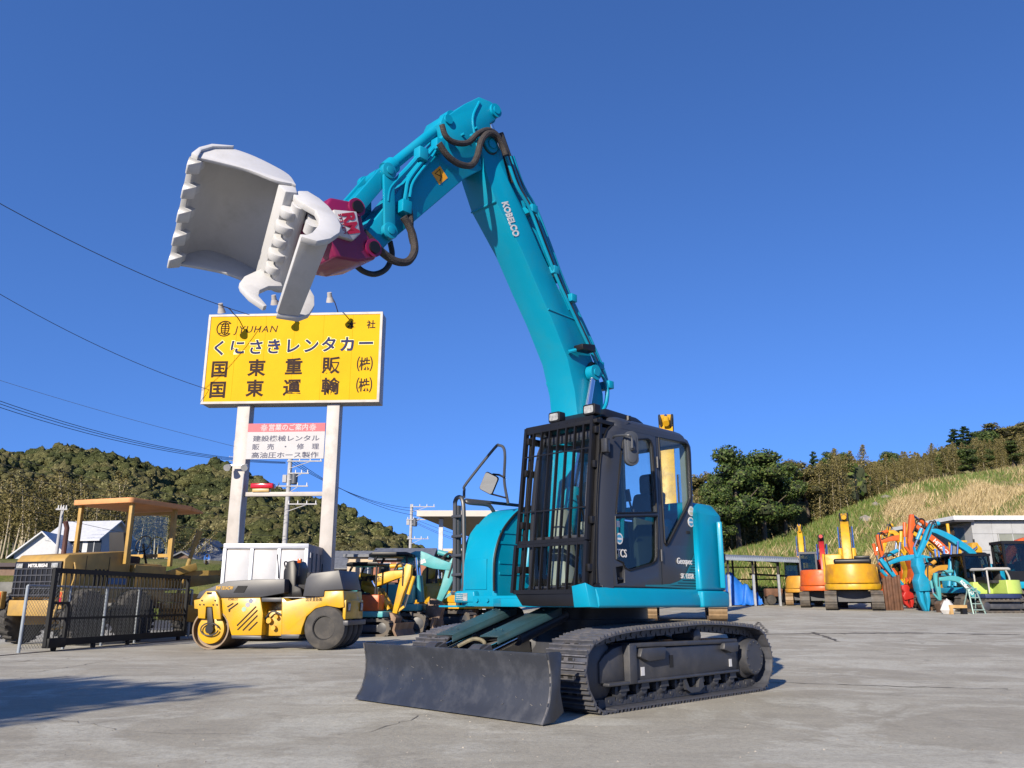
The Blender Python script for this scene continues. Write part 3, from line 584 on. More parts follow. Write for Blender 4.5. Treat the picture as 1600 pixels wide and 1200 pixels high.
for sgn in (1, -1):
    yc = sgn * .995
    mb = MB(); chain(mb, tpath, yc, .085); tr = mb.build('track', LOWG, EX, smooth=0)
    for i in range(NS):
        t = (tpath[(i + 1) % NS] - tpath[i - 1]).normalized()
        obj('track_shoe', SHOE, tr, (tpath[i].x, yc, tpath[i].z), (0, -math.atan2(t.z, t.x), 0))
    # side frame
    s = sgn; fr = MB(); yo = s * 1.155; yi = s * .86
    fr.prism([(1.36, .25), (1.36, .44), (1.28, .50), (1.15, .555), (1.00, .58), (.98, .25)], yi, s * 1.12)
    fr.prism([(.90, .245), (.90, .545), (-1.02, .535), (-1.05, .33), (-1.03, .25)], yi, yo)
    fr.box(.86, .98, min(s * .9, s * 1.185), max(s * .9, s * 1.185), .225, .585)
    fr.prism([(.96, .555), (.96, .60), (-1.05, .585), (-1.05, .535)], s * .84, s * 1.175); fr.prism([(1.3, .222), (1.3, .255), (-1.05, .255), (-1.05, .225)], s * .84, s * 1.18)
    fr.prism([(.80, .548), (.84, .47), (.70, .42), (.42, .43), (.40, .548)], s * 1.14, s * 1.21); fr.prism([(-.72, .548), (-.70, .48), (-.86, .44), (-1.0, .45), (-1.02, .55)], s * 1.14, s * 1.21)
    fo = fr.build('track_frame', LOWG, EX, bevel=.012)
    MB().prism([(.28, .34), (.28, .46), (.21, .46), (.21, .34)], s * 1.1, s * 1.157).build('frame_opening', DARK, fo)
    for px_, w_ in ((.74, .03), (-.90, .028)):
        MB().box(px_ - w_, px_ + w_, min(s * 1.1, s * 1.158), max(s * 1.1, s * 1.158), .29, .37).build('warning_sticker', WDEC, fo)
    for k in range(7):
        x = 1.02 - k * .33; mb = MB(); mb.lathe((x, s * .83, .165), (0, s, 0), [(0, .055), (.03, .075), (.05, .095), (.09, .095), (.1, .07), (.22, .07), (.23, .095), (.27, .095), (.28, .07), (.30, .045)], 16)
        mb.prism([(x - .07, .165), (x - .055, .23), (x + .055, .23), (x + .07, .165)], s * 1.115, s * 1.145)
        mb.build('track_roller', LOWG, EX)
    g = MB(); g.prism([(-.30, .21), (-.33, .12), (-.23, .075), (-.08, .075), (.0, .11), (.05, .21), (.0, .21), (-.05, .13), (-.22, .12), (-.25, .21)], s * 1.13, s * 1.165); g.build('roller_guard', LOWG, EX)
    cr = MB(); cr.lathe((-.27, s * .86, .635), (0, s, 0), [(0, .05), (.02, .065), (.24, .065), (.25, .07), (.29, .07), (.30, .055)], 18); cr.build('carrier_roller', LOWG, EX)
    idl = MB(); idl.lathe((1.36, s * .89, .365), (0, s, 0), [(0, .2), (.03, .27), (.05, .30), (.16, .30), (.18, .27), (.21, .1)], 28); idl.build('idler', LOWG, EX)
    sp = MB(); n = 42
    pr = [((.25 if (i // 2) % 2 else .285) * math.cos(2 * math.pi * i / n) - 1.36, (.25 if (i // 2) % 2 else .285) * math.sin(2 * math.pi * i / n) + .365) for i in range(n)]
    sp.prism(pr, s * .97, s * 1.02); sp.build('sprocket', LOWG, EX)
    hub = MB(); hub.lathe((-1.36, s * .99, .375), (0, s, 0), [(0, .245), (.09, .235), (.11, .205), (.205, .195), (.215, .185)], 32)
    for i in range(12): a = 2 * math.pi * i / 12; hub.cyl((-1.36 + .165 * math.cos(a), s * 1.2, .375 + .165 * math.sin(a)), (-1.36 + .165 * math.cos(a), s * 1.213, .375 + .165 * math.sin(a)), .013, n=6)
    hub.build('final_drive', LOWG, EX)
cf = MB(); cf.prismz([(.75, -.55), (.75, .55), (-.75, .55), (-.75, -.55)], .38, .70, sc=.86)
for sx in (1, -1):
    for sy in (1, -1): cf.hexa([V(sx * .4, sy * .3, .36), V(sx * .7, sy * .3, .36), V(sx * .7, sy * .3, .68), V(sx * .4, sy * .3, .68)], [V(sx * .55, sy * .9, .3), V(sx * .95, sy * .9, .3), V(sx * .95, sy * .9, .52), V(sx * .55, sy * .9, .52)])
cf.build('centre_frame', LOWG, EX, bevel=.015)
MB().cyl((0, 0, .69), (0, 0, .80), .66, n=40).cyl((0, 0, .80), (0, 0, .935), .58, n=40).build('turntable', BLK, EX)

# blade ---------------------------------------------------------
bl = MB(); front = spl2([(2.365, .012), (2.285, .14), (2.25, .30), (2.255, .43), (2.287, .565)], 5); back = [(x - .03, z) for x, z in front[::-1]]
bl.prism(front + back, -1.297, 1.297); bl.box(2.18, 2.24, -1.25, 1.25, .40, .52); bl.box(2.16, 2.23, -1.25, 1.25, .10, .22)
bo = bl.build('blade', BLADEG, EX, bevel=.006)
for s in (-1, 1):
    e = MB(); e.prism(front + [(2.26, .575), (2.14, .575), (2.115, .55), (2.13, .42), (2.14, .25), (2.10, .09), (2.22, .02)], s * 1.30, s * 1.322); e.build('blade_end_plate', BLADEG, bo, bevel=.004)
for y in (-.32, .32):
    a = MB(); a.beam((2.2, y * 1.25, .20), (.75, y * 1.25, .50), .13, .17); a.build('blade_arm', LOWG, EX, bevel=.01)
    c = MB(); c.cyl((2.13, y, .50), (1.6, y, .66), .045, n=14, mi=1); c.cyl((1.65, y, .64), (.95, y, .86), .075, n=18); c.cyl((2.13, y - .07, .51), (2.13, y + .07, .51), .095, n=18)
    c.prism([(2.19, .40), (2.19, .56), (2.10, .60), (2.05, .52), (2.08, .40)], y - .11, y - .075); c.prism([(2.19, .40), (2.19, .56), (2.10, .60), (2.05, .52), (2.08, .40)], y + .075, y + .11); c.build('blade_cylinder', [LOWG, CHROME], EX)
    pl = MB(); pl.hexa([V(2.02, y - .125, .66), V(2.02, y + .125, .66), V(2.02, y + .125, .672), V(2.02, y - .125, .672)], [V(1.12, y - .135, .925), V(1.12, y + .135, .925), V(1.12, y + .135, .937), V(1.12, y - .135, .937)])
    pl.hexa([V(2.02, y + .113, .60), V(2.02, y + .125, .60), V(2.02, y + .125, .66), V(2.02, y + .113, .66)], [V(1.12, y + .123, .86), V(1.12, y + .135, .86), V(1.12, y + .135, .925), V(1.12, y + .123, .925)])
    for bx in (1.9, 1.3): pl.cyl((bx, y - .05, .69 + (2.02 - bx) * .293), (bx, y - .05, .70 + (2.02 - bx) * .293), .013, n=6); pl.cyl((bx, y + .05, .69 + (2.02 - bx) * .293), (bx, y + .05, .70 + (2.02 - bx) * .293), .013, n=6)
    pl.build('cylinder_guard', TEALD, EX, bevel=.003)
MB().tube([(1.95, .16, .52), (1.85, .08, .60), (1.88, -.04, .63), (1.96, -.18, .56)], .02, 8, smooth=5).build('hydraulic_hose', mat('tan_hose', (.16, .14, .09), .8, var=.3, scale=20), EX)

for s in (-1, 1):      # paint chipped off the blade's edges
    random.seed(9 + s); t = 0
    while t < len(front) - 2:
        n_ = random.randint(1, 3); seg = front[t:t + n_ + 1]; MB().tube([V(x + .002, s * 1.3105, z) for x, z in seg], .0075, 5).build('chipped_edge', SHOEW, bo); t += n_ + random.randint(0, 2)
for k in range(26):
    y = random.uniform(-1.28, 1.28); z = random.uniform(.05, .55); xs = float(np.interp(z, [p[1] for p in front], [p[0] for p in front])); a = random.uniform(-1, 1); l_ = random.uniform(.01, .05)
    MB().hexa([V(xs + .0005, y, z), V(xs + .003, y, z), V(xs + .003, y + .003, z + .004), V(xs + .0005, y + .003, z + .004)], [V(xs + .0005, y + l_ * a, z + l_ * .3), V(xs + .003, y + l_ * a, z + l_ * .3), V(xs + .003, y + l_ * a + .003, z + l_ * .3 + .004), V(xs + .0005, y + l_ * a + .003, z + l_ * .3 + .004)]).build('scratch', SHOEW, bo, smooth=0)
# upper body ----------------------------------------------------
RR = 1.48
arc = lambda r, a0, a1, n: [(r * math.cos(R(a0 + (a1 - a0) * i / n)), r * math.sin(R(a0 + (a1 - a0) * i / n))) for i in range(n + 1)]
dk = MB(); dk.prismz([(1.50, -.05), (1.50, 1.0), (1.42, 1.17), (-.15, 1.19)] + arc(1.43, 122, 238, 18) + [(.2, -1.22), (1.05, -1.15), (1.18, -.9), (1.18, -.5)], .935, 1.02); dk.build('deck', TEAL, EX, bevel=.01)
sl = MB(); sl.prismx([(1.13, .928), (1.235, .932), (1.25, .95), (1.245, 1.02), (1.215, 1.10), (1.19, 1.118), (1.1, 1.118)], -.26, 1.50)
so = sl.build('side_sill', TEAL, EX, bevel=.008)
MB().hexa([V(1.501, 1.0, .93), V(1.501, 1.238, .935), V(1.501, 1.205, 1.115), V(1.501, 1.0, 1.115)], [V(1.57, 1.0, .935), V(1.575, 1.20, .94), V(1.60, 1.17, 1.16), V(1.60, 1.0, 1.13)]).build('sill_end', TEAL, EX, bevel=.006)
cw = MB()
def cwring(r, z, x0, x1, y): return [V(px, py, z) for px, py in [(x1, y)] + [(x0, y)] + arc(r, 123, 237, 26) + [(x0, -y), (x1, -y)]]
cw.loft(cwring(1.485, .925, -.38, -.215, 1.285), cwring(1.49, 1.10, -.38, -.215, 1.285))
cw.build('counterweight_skirt', TEAL, EX, bevel=.025, seg=3)
cb = MB(); L0 = cwring(1.455, 1.102, -.36, -.222, 1.262); L1 = cwring(1.445, 1.93, -.36, -.232, 1.245); L2 = cwring(1.34, 2.065, -.40, -.24, 1.135)
cb.loft(L0, L1); n = len(L1); cb.add(L1 + L2, [(i, (i + 1) % n, (i + 1) % n + n, i + n) for i in range(n)] + [tuple(range(n, 2 * n))])
co = cb.build('counterweight', TEAL, EX, bevel=.03, seg=3, smooth=50)
dp = MB()
for a0, a1 in ((118, 134),):
    o = [(1.458 * math.cos(R(a)), 1.458 * math.sin(R(a))) for a in (116.5, 119, 122, 125, 128, 131, 134)]
    i_ = [(1.40 * math.cos(R(a)), 1.40 * math.sin(R(a))) for a in (134, 131, 128, 125, 122, 119, 116.5)]
    dp.prismz(o + i_, 1.13, 1.86)
dp.build('rear_side_door', TEAL, co, bevel=.012)
la = R(121); lo = V(1.462 * math.cos(la), 1.462 * math.sin(la), 0)
MB().box(-.012, .012, -.045, .045, -.05, .05).xform(Matrix.Translation(lo + V(0, 0, 1.46)) @ Matrix.Rotation(la, 4, 'Z')).build('door_latch', BLK, co, bevel=.006)
MB().box(-.24, .30, -1.1, .95, 1.02, 1.88).build('engine_cover', TEAL, EX, bevel=.05, seg=3)
# right-hand bonnet
bf = spl2([(1.115, 1.10), (1.118, 1.30), (1.10, 1.50), (1.01, 1.73), (.86, 1.90), (.68, 2.03), (.45, 2.085), (.25, 2.09)], 4)
bn = MB(); ys = [(-1.20, .16), (-1.16, .06), (-1.06, .0), (-.58, .0), (-.545, .03)]
prevl = None
for y, ins in ys:
    lp = [V(x - ins if z > 1.0 else x, y, z - (ins * .5 if z > 1.6 else 0)) for x, z in bf] + [V(-.2, y, 2.06), V(-.2, y, 1.02), V(1.1 - ins, y, 1.02)]
    n = len(lp)
    if prevl is not None: bn.add(prevl + lp, [(i, (i + 1) % n, (i + 1) % n + n, i + n) for i in range(n)])
    else: bn.add(lp, [tuple(range(n))])
    prevl = lp
bn.add(prevl, [tuple(range(n))]); bno = bn.build('bonnet', TEAL, EX, smooth=40)
MB().tube([V(x + .004, -.54, z) for x, z in bf[:26]], .016, 8).build('bonnet_seal', BLK, bno)
pn = MB(); pn.add([V(*p) for p in [(1.127, -1.0, 1.12)]], [])
for y in (-.955, -.845):
    pn = MB(); pn.cyl((1.117, y, 1.235), (1.123, y, 1.235), .045, n=20); pn.build('vent', BLK, bno)
    for k in (-.022, 0, .022): MB().box(1.122, 1.128, y - .04, y + .04, 1.235 + k - .005, 1.235 + k + .005).build('vent_slat', TEAL, bno)
MB().prism([(1.127, 1.12), (1.127, 1.45), (1.118, 1.46), (1.110, 1.12)], -1.02, -.66).build('bonnet_front_panel', TEAL, bno, bevel=.008)
MB().prism(spl2([(1.105, 1.50), (1.02, 1.715), (.875, 1.885)], 5) + spl2([(.85, 1.86), (1.0, 1.69), (1.08, 1.49)], 5), -1.10, -1.03).build('bonnet_rib', TEAL, bno, bevel=.01)
for i, z in enumerate((1.28, 1.40, 1.62, 1.74)): MB().box(.62, 1.04, -.548, -.535, z, z + .03).build('inner_panel_rib', TEAL, bno)
lb = MB(); lb.prismx([(-1.13, .975), (-1.13, 1.09), (-1.09, 1.105), (-.80, 1.105), (-.78, .975)], 1.06, 1.19); lbo = lb.build('lamp_box', TEAL, EX, bevel=.02, seg=3)
MB().box(1.19, 1.197, -1.09, -.90, .995, 1.08).build('lamp_lens', LAMPG, lbo)
for k in range(4): MB().box(1.197, 1.204, -1.10, -.97, 1.0 + k * .022, 1.008 + k * .022).build('lamp_grille_bar', TEAL, lbo)
st = MB(); st.box(.95, 1.22, -1.36, -1.04, .925, .945); st.box(1.0, 1.2, -.80, .30, .935, 1.05); st.build('step_plate', TEAL, EX, bevel=.004)
for y in (-.72, -.55, -.35): MB().cyl((1.2, y, 1.0), (1.222, y, 1.0), .022, n=6).build('deck_bolt', TEAL, EX)
# ladder rail
ld = MB()
PA = M.on(722, 935, 0, 1.08)
for dx in (0.0,):
    ld.tube([M.on(718, 931, 0, 1.10), M.on(724, 916, 0, 1.10), M.on(725, 870, 0, 1.10), M.on(724.5, 800, 0, 1.10), M.on(722, 780, 0, 1.10), M.on(716, 777, 0, 1.10), M.on(711.5, 783, 0, 1.10), M.on(711, 800, 0, 1.10), M.on(710.5, 924, 0, 1.10)], .026, 10, smooth=5)
ldo = ld.build('step_rail', RAILG, EX)
for py in (807, 838, 868, 898, 927): MB().beam(M.on(708, py + .6, 0, 1.10), M.on(723, py - .6, 0, 1.10), .07, .035).build('rung', RAILG, ldo, bevel=.01)
MB().beam(M.on(716.5, 946, 0, 1.06), M.on(716.5, 790, 0, 1.06), .045, .05).build('rail_post', RAILG, ldo, bevel=.006)
hr = MB(); hr.tube([M.on(727, 783, 0, 1.05), M.on(735, 786, 0, 1.0), M.on(762, 789, 0, .75), M.on(770, 797, 0, .66), M.on(772, 802, 0, .62)], .024, 8, smooth=5); hr.build('hand_rail', RAILG, EX)
hr = MB(); hr.beam(M.on(727, 781, 0, 1.05), M.on(812, 790, 0, .30), .05, .035); hr.build('top_rail', RAILG, EX, bevel=.008)
mrs = MB(); mrs.tube([M.on(725, 778, 0, 1.06), M.on(725.5, 765, 0, 1.06), M.on(729, 755, 0, 1.06), M.on(772, 701, 0, .92), M.on(780, 696, 0, .9), M.on(787, 700, 0, .88), M.on(789, 715, 0, .88), M.on(788, 752, 0, .86), M.on(794, 787, 0, .84)], .017, 8, smooth=4)
mro = mrs.build('mirror_stay', RAILG, EX)
mc = M.on(763.5, 755, 0, .95); vx = (M.loc(EYE) - mc).normalized()
def facing(c, nrm, upish=V(0, 0, 1)):
    nrm = nrm.normalized(); r = upish.cross(nrm).normalized(); u = nrm.cross(r)
    return Matrix.Translation(c) @ Matrix((r, u, nrm)).transposed().to_4x4()
Fm = facing(mc, V(1, .35, -.12))
rsq = lambda w, hh, c, n=5: [(sx * (w - c) + c * math.cos(R(a0 + 90 * i / n)), sy * (hh - c) + c * math.sin(R(a0 + 90 * i / n))) for (sx, sy, a0) in ((1, 1, 0), (-1, 1, 90), (-1, -1, 180), (1, -1, 270)) for i in range(n + 1)]
rot = lambda pts, a: [(x * math.cos(a) - y * math.sin(a), x * math.sin(a) + y * math.cos(a)) for x, y in pts]
pm = rot(rsq(.095, .115, .03), R(-28))
mb = MB(); mb.prismz(pm, -.03, .0); mb.xform(Fm); mh = mb.build('mirror', BLK, EX, bevel=.008)
MB().prismz([(x * .93, y * .93) for x, y in pm], .001, .004).xform(Fm).build('mirror_face', MIRR, mh)
MB().tube([M.on(770, 741, 0, .92), M.on(780, 742, 0, .9), M.on(788, 746, 0, .88)], .012, 8).beam(M.on(768, 772, 0, .9), M.on(791, 778, 0, .86), .02).build('mirror_bracket', BLK, EX)

# cab -----------------------------------------------------------
YC, YI = 1.20, .20
cabo = MB(); cabo.box(-.26, 1.36, YI, YC - .02, 1.06, 1.14).build('cab_floor', CABG, EX, bevel=.01)
side = lambda x, z, k: (x, YC - .045 + k, z)
win_up = [(.985, 2.575), (.56, 2.655), (.505, 2.64), (.475, 2.585), (.451, 1.888), (1.140, 1.83), (1.129, 1.909), (1.033, 2.398)]
win_lo = [(1.155, 1.795), (.447, 1.852), (.475, 1.437), (.50, 1.39), (.56, 1.36), (.944, 1.285), (1.03, 1.31), (1.06, 1.36), (1.165, 1.385)]
grab = [(1.17, 1.31), (1.055, 1.325), (1.03, 1.29), (1.035, 1.165), (1.15, 1.15)]
quar = [(.345, 2.70), (-.15, 2.71), (-.215, 2.69), (-.232, 2.63), (-.222, 2.11), (-.20, 2.06), (-.153, 2.0), (.25, 1.575), (.29, 1.555), (.325, 1.58)]
cd = MB(); cd.plate([(.408, 1.128), (1.21, 1.128), (1.22, 1.34), (1.16, 1.98), (1.09, 2.45), (1.02, 2.66), (.94, 2.735), (.408, 2.76)], [win_up, win_lo, grab], side, .045)
door = cd.build('door', CABG, EX, bevel=.006)
sp_ = MB(); sp_.plate([(-.263, 1.112), (.396, 1.125), (.396, 2.76), (-.12, 2.76), (-.22, 2.745), (-.275, 2.68), (-.282, 2.60), (-.262, 2.06), (-.245, 1.57)], [quar], side, .04)
sp_.build('cab_side_panel', CABG, EX, bevel=.006)
for w, g, nm in ((win_up, CLEAR, 'upper_window'), (win_lo, DGLASS, 'lower_window')):
    MB().plate([(x, z) for x, z in w], [], lambda x, z, k: (x, YC - .03 + k, z), .005).build(nm, g, door, smooth=0)
    MB().tube([V(x, YC + .001, z) for x, z in w], .011, 6, closed=True).build('window_seal', BLK, door)
MB().plate(quar, [], lambda x, z, k: (x, YC - .03 + k, z), .005).build('quarter_window', CLEAR, EX, smooth=0)
MB().tube([V(x, YC - .003, z) for x, z in quar], .011, 6, closed=True).build('window_seal', BLK, EX)
MB().plate([(x, z) for x, z in grab], [], lambda x, z, k: (x, YC - .044 + k, z), .006).build('door_handle_recess', DARK, door); MB().box(1.06, 1.13, YC - .03, YC - .005, 1.19, 1.215).build('door_handle', BLK, door, bevel=.004)
for z in (1.45, 2.42): MB().cyl((.402, YC + .006, z - .06), (.402, YC + .006, z + .06), .014, n=8).build('hinge', CABG, door)
MB().box(1.02, .9, YC, YC + .012, 1.76, 1.775).build('door_slider', CHROME, door)
levels = [(1.06, 1.21, 1.455), (1.34, 1.22, 1.46), (1.70, 1.185, 1.44), (1.99, 1.155, 1.415), (2.30, 1.11, 1.37), (2.52, 1.065, 1.32), (2.66, 1.01, 1.24), (2.745, .94, 1.12), (2.79, .85, .98)]
def pillar(sy):
    rings = []
    for z, xd, xf in levels:
        y0 = YC if sy > 0 else YI; ring = []
        for i in range(7):
            a = R(90 * i / 6); ring.append(V(xd + (xf - xd) * math.sin(a), y0 - sy * .16 * (1 - math.cos(a)), z))
        for i in range(6, -1, -1):
            a = R(90 * i / 6); ring.append(V(xd + (xf - xd - .04) * math.sin(a), y0 - sy * (.045 + .115 * (1 - math.cos(a))), z))
        rings.append(ring)
    mb = MB(); n = len(rings[0])
    for A, B in zip(rings, rings[1:]): mb.add(A + B, [(i, (i + 1) % n, (i + 1) % n + n, i + n) for i in range(n)])
    mb.add(rings[0], [tuple(range(n))]); mb.add(rings[-1], [tuple(range(n))]); return mb.build('front_pillar', CABG, EX, smooth=45)
pl_ = pillar(1); pillar(-1)
MB().tube([V(xd + (xf - xd) * .75 + .006, YC - .05, z) for z, xd, xf in levels[:-1]], .012, 6).build('pillar_trim', BLK, pl_)
rf = MB(); prevl = None
for z, ins in ((2.70, .0), (2.745, .0), (2.785, .018), (2.815, .045), (2.836, .085), (2.848, .14), (2.852, .30)):
    lp = [V(.495 + x * (1 if x < 0 else .80), .70 + y, z) for x, y in rsq(.778 - ins, .502 - ins, max(.06, .16 - ins * .4), 5)]; n = len(lp)
    if prevl: rf.add(prevl + lp, [(i, (i + 1) % n, (i + 1) % n + n, i + n) for i in range(n)])
    else: rf.add(lp, [tuple(range(n))])
    prevl = lp
rf.add(prevl, [tuple(range(n))]); rfo = rf.build('cab_roof', CABG, EX, smooth=60)
hat = MB(); hat.hexa([V(.38, .30, 2.84), V(1.16, .30, 2.82), V(1.16, 1.08, 2.82), V(.38, 1.08, 2.84)], [V(.48, .36, 2.925), V(1.02, .36, 2.945), V(1.02, 1.02, 2.945), V(.48, 1.02, 2.925)]); hat.build('roof_hatch', BLK, rfo, bevel=.03)
MB().cyl((.75, 1.10, 2.84), (.75, 1.10, 2.885), .03, n=10).build('antenna_base', BLK, rfo)
# front window, frame and right side
fw = lambda z: np.interp(z, [l[0] for l in levels], [l[2] for l in levels])
zz = [1.14, 1.34, 1.62, 1.70, 1.99, 2.30, 2.52, 2.66]
MB().add([p for z in zz for p in (V(fw(z) - .012, .34, z), V(fw(z) - .012, 1.06, z))], [(2 * i, 2 * i + 1, 2 * i + 3, 2 * i + 2) for i in range(len(zz) - 1)]).build('front_window', CLEAR, EX, smooth=0)
for z, hh in ((1.10, .07), (1.60, .035), (2.64, .10)): MB().box(fw(z) - .05, fw(z) - .005, .32, 1.08, z - hh / 2, z + hh / 2).build('window_bar', CABG, EX, bevel=.004)
MB().plate([(-.26, 1.13), (1.2, 1.13), (1.16, 1.98), (1.02, 2.66), (-.22, 2.77)], [[(-.12, 1.30), (1.12, 1.26), (.98, 2.60), (-.12, 2.68)]], lambda x, z, k: (x, YI + k, z), .04).build('cab_inner_wall', CABG, EX)
MB().plate([(-.12, 1.30), (1.12, 1.26), (.98, 2.60), (-.12, 2.68)], [], lambda x, z, k: (x, YI + .018 + k, z), .005).build('side_window', CLEAR, EX, smooth=0)
MB().plate([(YI, 1.13), (YC - .05, 1.13), (YC - .05, 2.77), (YI, 2.77)], [[(YI + .08, 1.75), (YC - .12, 1.75), (YC - .12, 2.68), (YI + .08, 2.68)]], lambda y, z, k: (-.26 + k, y, z), .04).build('cab_rear_wall', INT, EX)
MB().plate([(YI + .08, 1.75), (YC - .12, 1.75), (YC - .12, 2.68), (YI + .08, 2.68)], [], lambda y, z, k: (-.245 + k, y, z), .005).build('rear_window', CLEAR, EX, smooth=0)
seat = MB(); seat.box(.05, .58, .48, .98, 1.50, 1.64); seo = seat.build('seat', SEATM, EX, bevel=.05, seg=3)
MB().hexa([V(-.02, .50, 1.62), V(.10, .50, 1.62), V(.10, .96, 1.62), V(-.02, .96, 1.62)], [V(-.16, .53, 2.18), V(-.05, .53, 2.18), V(-.05, .93, 2.18), V(-.16, .93, 2.18)]).build('seat_back', SEATM, seo, bevel=.04, seg=3)
MB().box(-.16, -.06, .60, .86, 2.16, 2.40).build('headrest', SEATM, seo, bevel=.05, seg=3)
MB().box(.1, .5, .55, .92, 1.14, 1.50).build('seat_base', INT, seo, bevel=.04)
for y in (.36, 1.02): MB().hexa([V(.0, y - .07, 1.14), V(.62, y - .07, 1.14), V(.62, y + .07, 1.14), V(.0, y + .07, 1.14)], [V(.05, y - .06, 1.78), V(.66, y - .06, 1.84), V(.66, y + .06, 1.84), V(.05, y + .06, 1.78)]).build('console', INT, EX, bevel=.03)
for y in (.36, 1.02): MB().cyl((.6, y, 1.82), (.68, y, 2.02), .012, n=6).cyl((.68, y, 2.0), (.71, y, 2.12), .028, n=10).build('control_lever', BLK, EX)
MB().cyl((.80, .90, 1.9), (.80, .92, 2.10), .014, n=8, mi=0).cyl((.80, .92, 2.10), (.79, .925, 2.24), .026, n=10, mi=1).build('lock_lever', [INT, mat('red_grip', (.5, .03, .01), .5)], EX)
MB().hexa([V(1.0, .36, 1.14), V(1.25, .36, 1.14), V(1.25, .62, 1.14), V(1.0, .62, 1.14)], [V(.98, .32, 1.92), V(1.12, .32, 1.95), V(1.12, .48, 1.95), V(.98, .48, 1.92)]).build('dashboard', INT, EX, bevel=.03)
for y in (.62, .80): MB().cyl((1.12, y, 1.14), (1.02, y, 1.62), .014, n=6).box(1.05, 1.25, y - .05, y + .05, 1.15, 1.17).build('pedal', BLK, EX)
# decals on the cab side
dec = MB(); cv = spl2([(-.245, 1.52), (-.12, 1.36), (.02, 1.23), (.20, 1.175), (.37, 1.158), (.70, 1.150)], 6)
dec.plate(cv + [(.70, 1.135), (-.255, 1.122)], [], lambda x, z, k: (x, YC + .0006 - (.0040 if x < .402 else .0) + k, z), .0015)
do = dec.build('side_decal', mat('teal_decal', (.004, .15, .20), .4), EX, smooth=0)
for k in range(13):
    z = 1.145 + k * .028
    xs = [c[0] for c in cv if c[1] > z + .012]
    if xs and z < 1.5: MB().box(-.246, max(xs) - .02, YC - .0018, YC - .0006, z, z + .008).build('decal_stripe', BLK, do)
xd, yd = V(-1, 0, 0), V(0, 0, 1)
text('Geospec', .09, WDEC, do, (.12, YC + .001, 1.375), xd, yd, bold=.002, shear=.2, width=.29)
text('SK 135SR', .075, WDEC, do, (.06, YC + .001, 1.225), xd, yd, bold=.001, width=.25)
text('ITCS', .11, WDEC, door, (1.135, YC - .02, 1.41), xd, yd, bold=.001, width=.17)
for (cx_, cz_, c1) in ((1.10, 1.585, (.05, .28, .45)), (-.205, 1.95, (.55, .52, .35)), (-.19, 1.83, (.06, .30, .5))):
    b = MB(); b.cyl((cx_, YC - .004, cz_), (cx_, YC + .001, cz_), .055, n=22, mi=0); b.cyl((cx_, YC + .001, cz_), (cx_, YC + .002, cz_), .040, n=20, mi=1); b.box(cx_ - .035, cx_ + .035, YC + .002, YC + .003, cz_ - .012, cz_ + .008, 0); b.build('round_sticker', [WDEC, mat('sticker_%.2f' % c1[0], c1, .4)], EX)
MB().box(1.11, 1.06, YC - .024, YC - .022, 1.70, 1.76).build('square_sticker', WDEC, door)
MB().box(-.10, -.16, YC - .004, YC + .002, 1.70, 1.73).build('cab_lock', DARK, EX)
# left mirror
mp0 = M.on(987, 700, 1, 1.42)
Fm = facing(V(mp0.x, 1.42, mp0.z), V(.55, .85, 0))
cap = [(.058 * math.cos(R(a)), .10 + .058 * math.sin(R(a))) for a in range(0, 181, 18)] + [(.058 * math.cos(R(a)), -.10 + .058 * math.sin(R(a))) for a in range(180, 361, 18)]
mb = MB(); mb.prismz([(x * 1.25, y * 1.1) for x, y in cap], -.05, .0); mb.prismz([(x * .85, y * .95) for x, y in cap], 0, .012); mb.xform(Fm); lm = mb.build('mirror', RAILG, EX, bevel=.008)
MB().tube([M.on(958, 684, 1, 1.22), M.on(962, 681, 1, 1.3), M.on(980, 680, 1, 1.44), M.on(987, 683, 1, 1.47), M.on(988, 700, 1, 1.47)], .012, 8, smooth=4).ball(M.on(988, 700, 1, 1.45), .028, 10).build('mirror_arm', RAILG, EX)
MB().box(1.24, 1.30, 1.16, 1.23, 2.42, 2.56).build('mirror_mount', CABG, EX, bevel=.006)
# front guard ---------------------------------------------------
gx = lambda z: 1.53 + (z - 1.06) * (1.33 - 1.53) / (2.79 - 1.06)
G0, G1 = .175, 1.10
def gp(y, z, d=0): return V(gx(z) + d, y, z)
gd = MB(); gd.beam(gp(G0, 1.56), gp(G0, 2.79), .035, .045, up=(1, 0, 0)); gd.beam(gp(G1, 1.56), gp(G1, 2.79), .035, .06, up=(1, 0, 0)); gd.beam(gp(G0, 2.78), gp(G1, 2.78), .03, .045); gd.beam(gp(G0, 1.57), gp(G1, 1.57), .03, .035)
gdo = gd.build('front_guard', BLK, EX)
for k in range(1, 8):
    y = G0 + (G1 - G0) * k / 8; MB().beam(gp(y, 1.57), gp(y, 2.78), .014, .035, up=(1, 0, 0)).build('guard_bar', BLK, gdo, smooth=0)
for z in (1.88, 2.47): MB().beam(gp(G0, z, .012), gp(G1, z, .012), .012, .014).build('guard_cross_bar', BLK, gdo, smooth=0)
gl = MB(); gl.beam(gp(G0 - .02, 1.07), gp(G0 - .02, 1.545), .035, .045, up=(1, 0, 0)); gl.beam(gp(G1, 1.07), gp(G1, 1.545), .035, .06, up=(1, 0, 0)); gl.beam(gp(G0, 1.535), gp(G1, 1.535), .03, .03); gl.beam(gp(G0, 1.08), gp(G1, 1.08), .03, .04)
glo = gl.build('lower_guard', BLK, EX)
for k in range(1, 8):
    y = G0 + (G1 - G0) * k / 8; MB().beam(gp(y, 1.08), gp(y, 1.535), .014, .035, up=(1, 0, 0)).build('guard_bar', BLK, glo, smooth=0)
gs = MB()
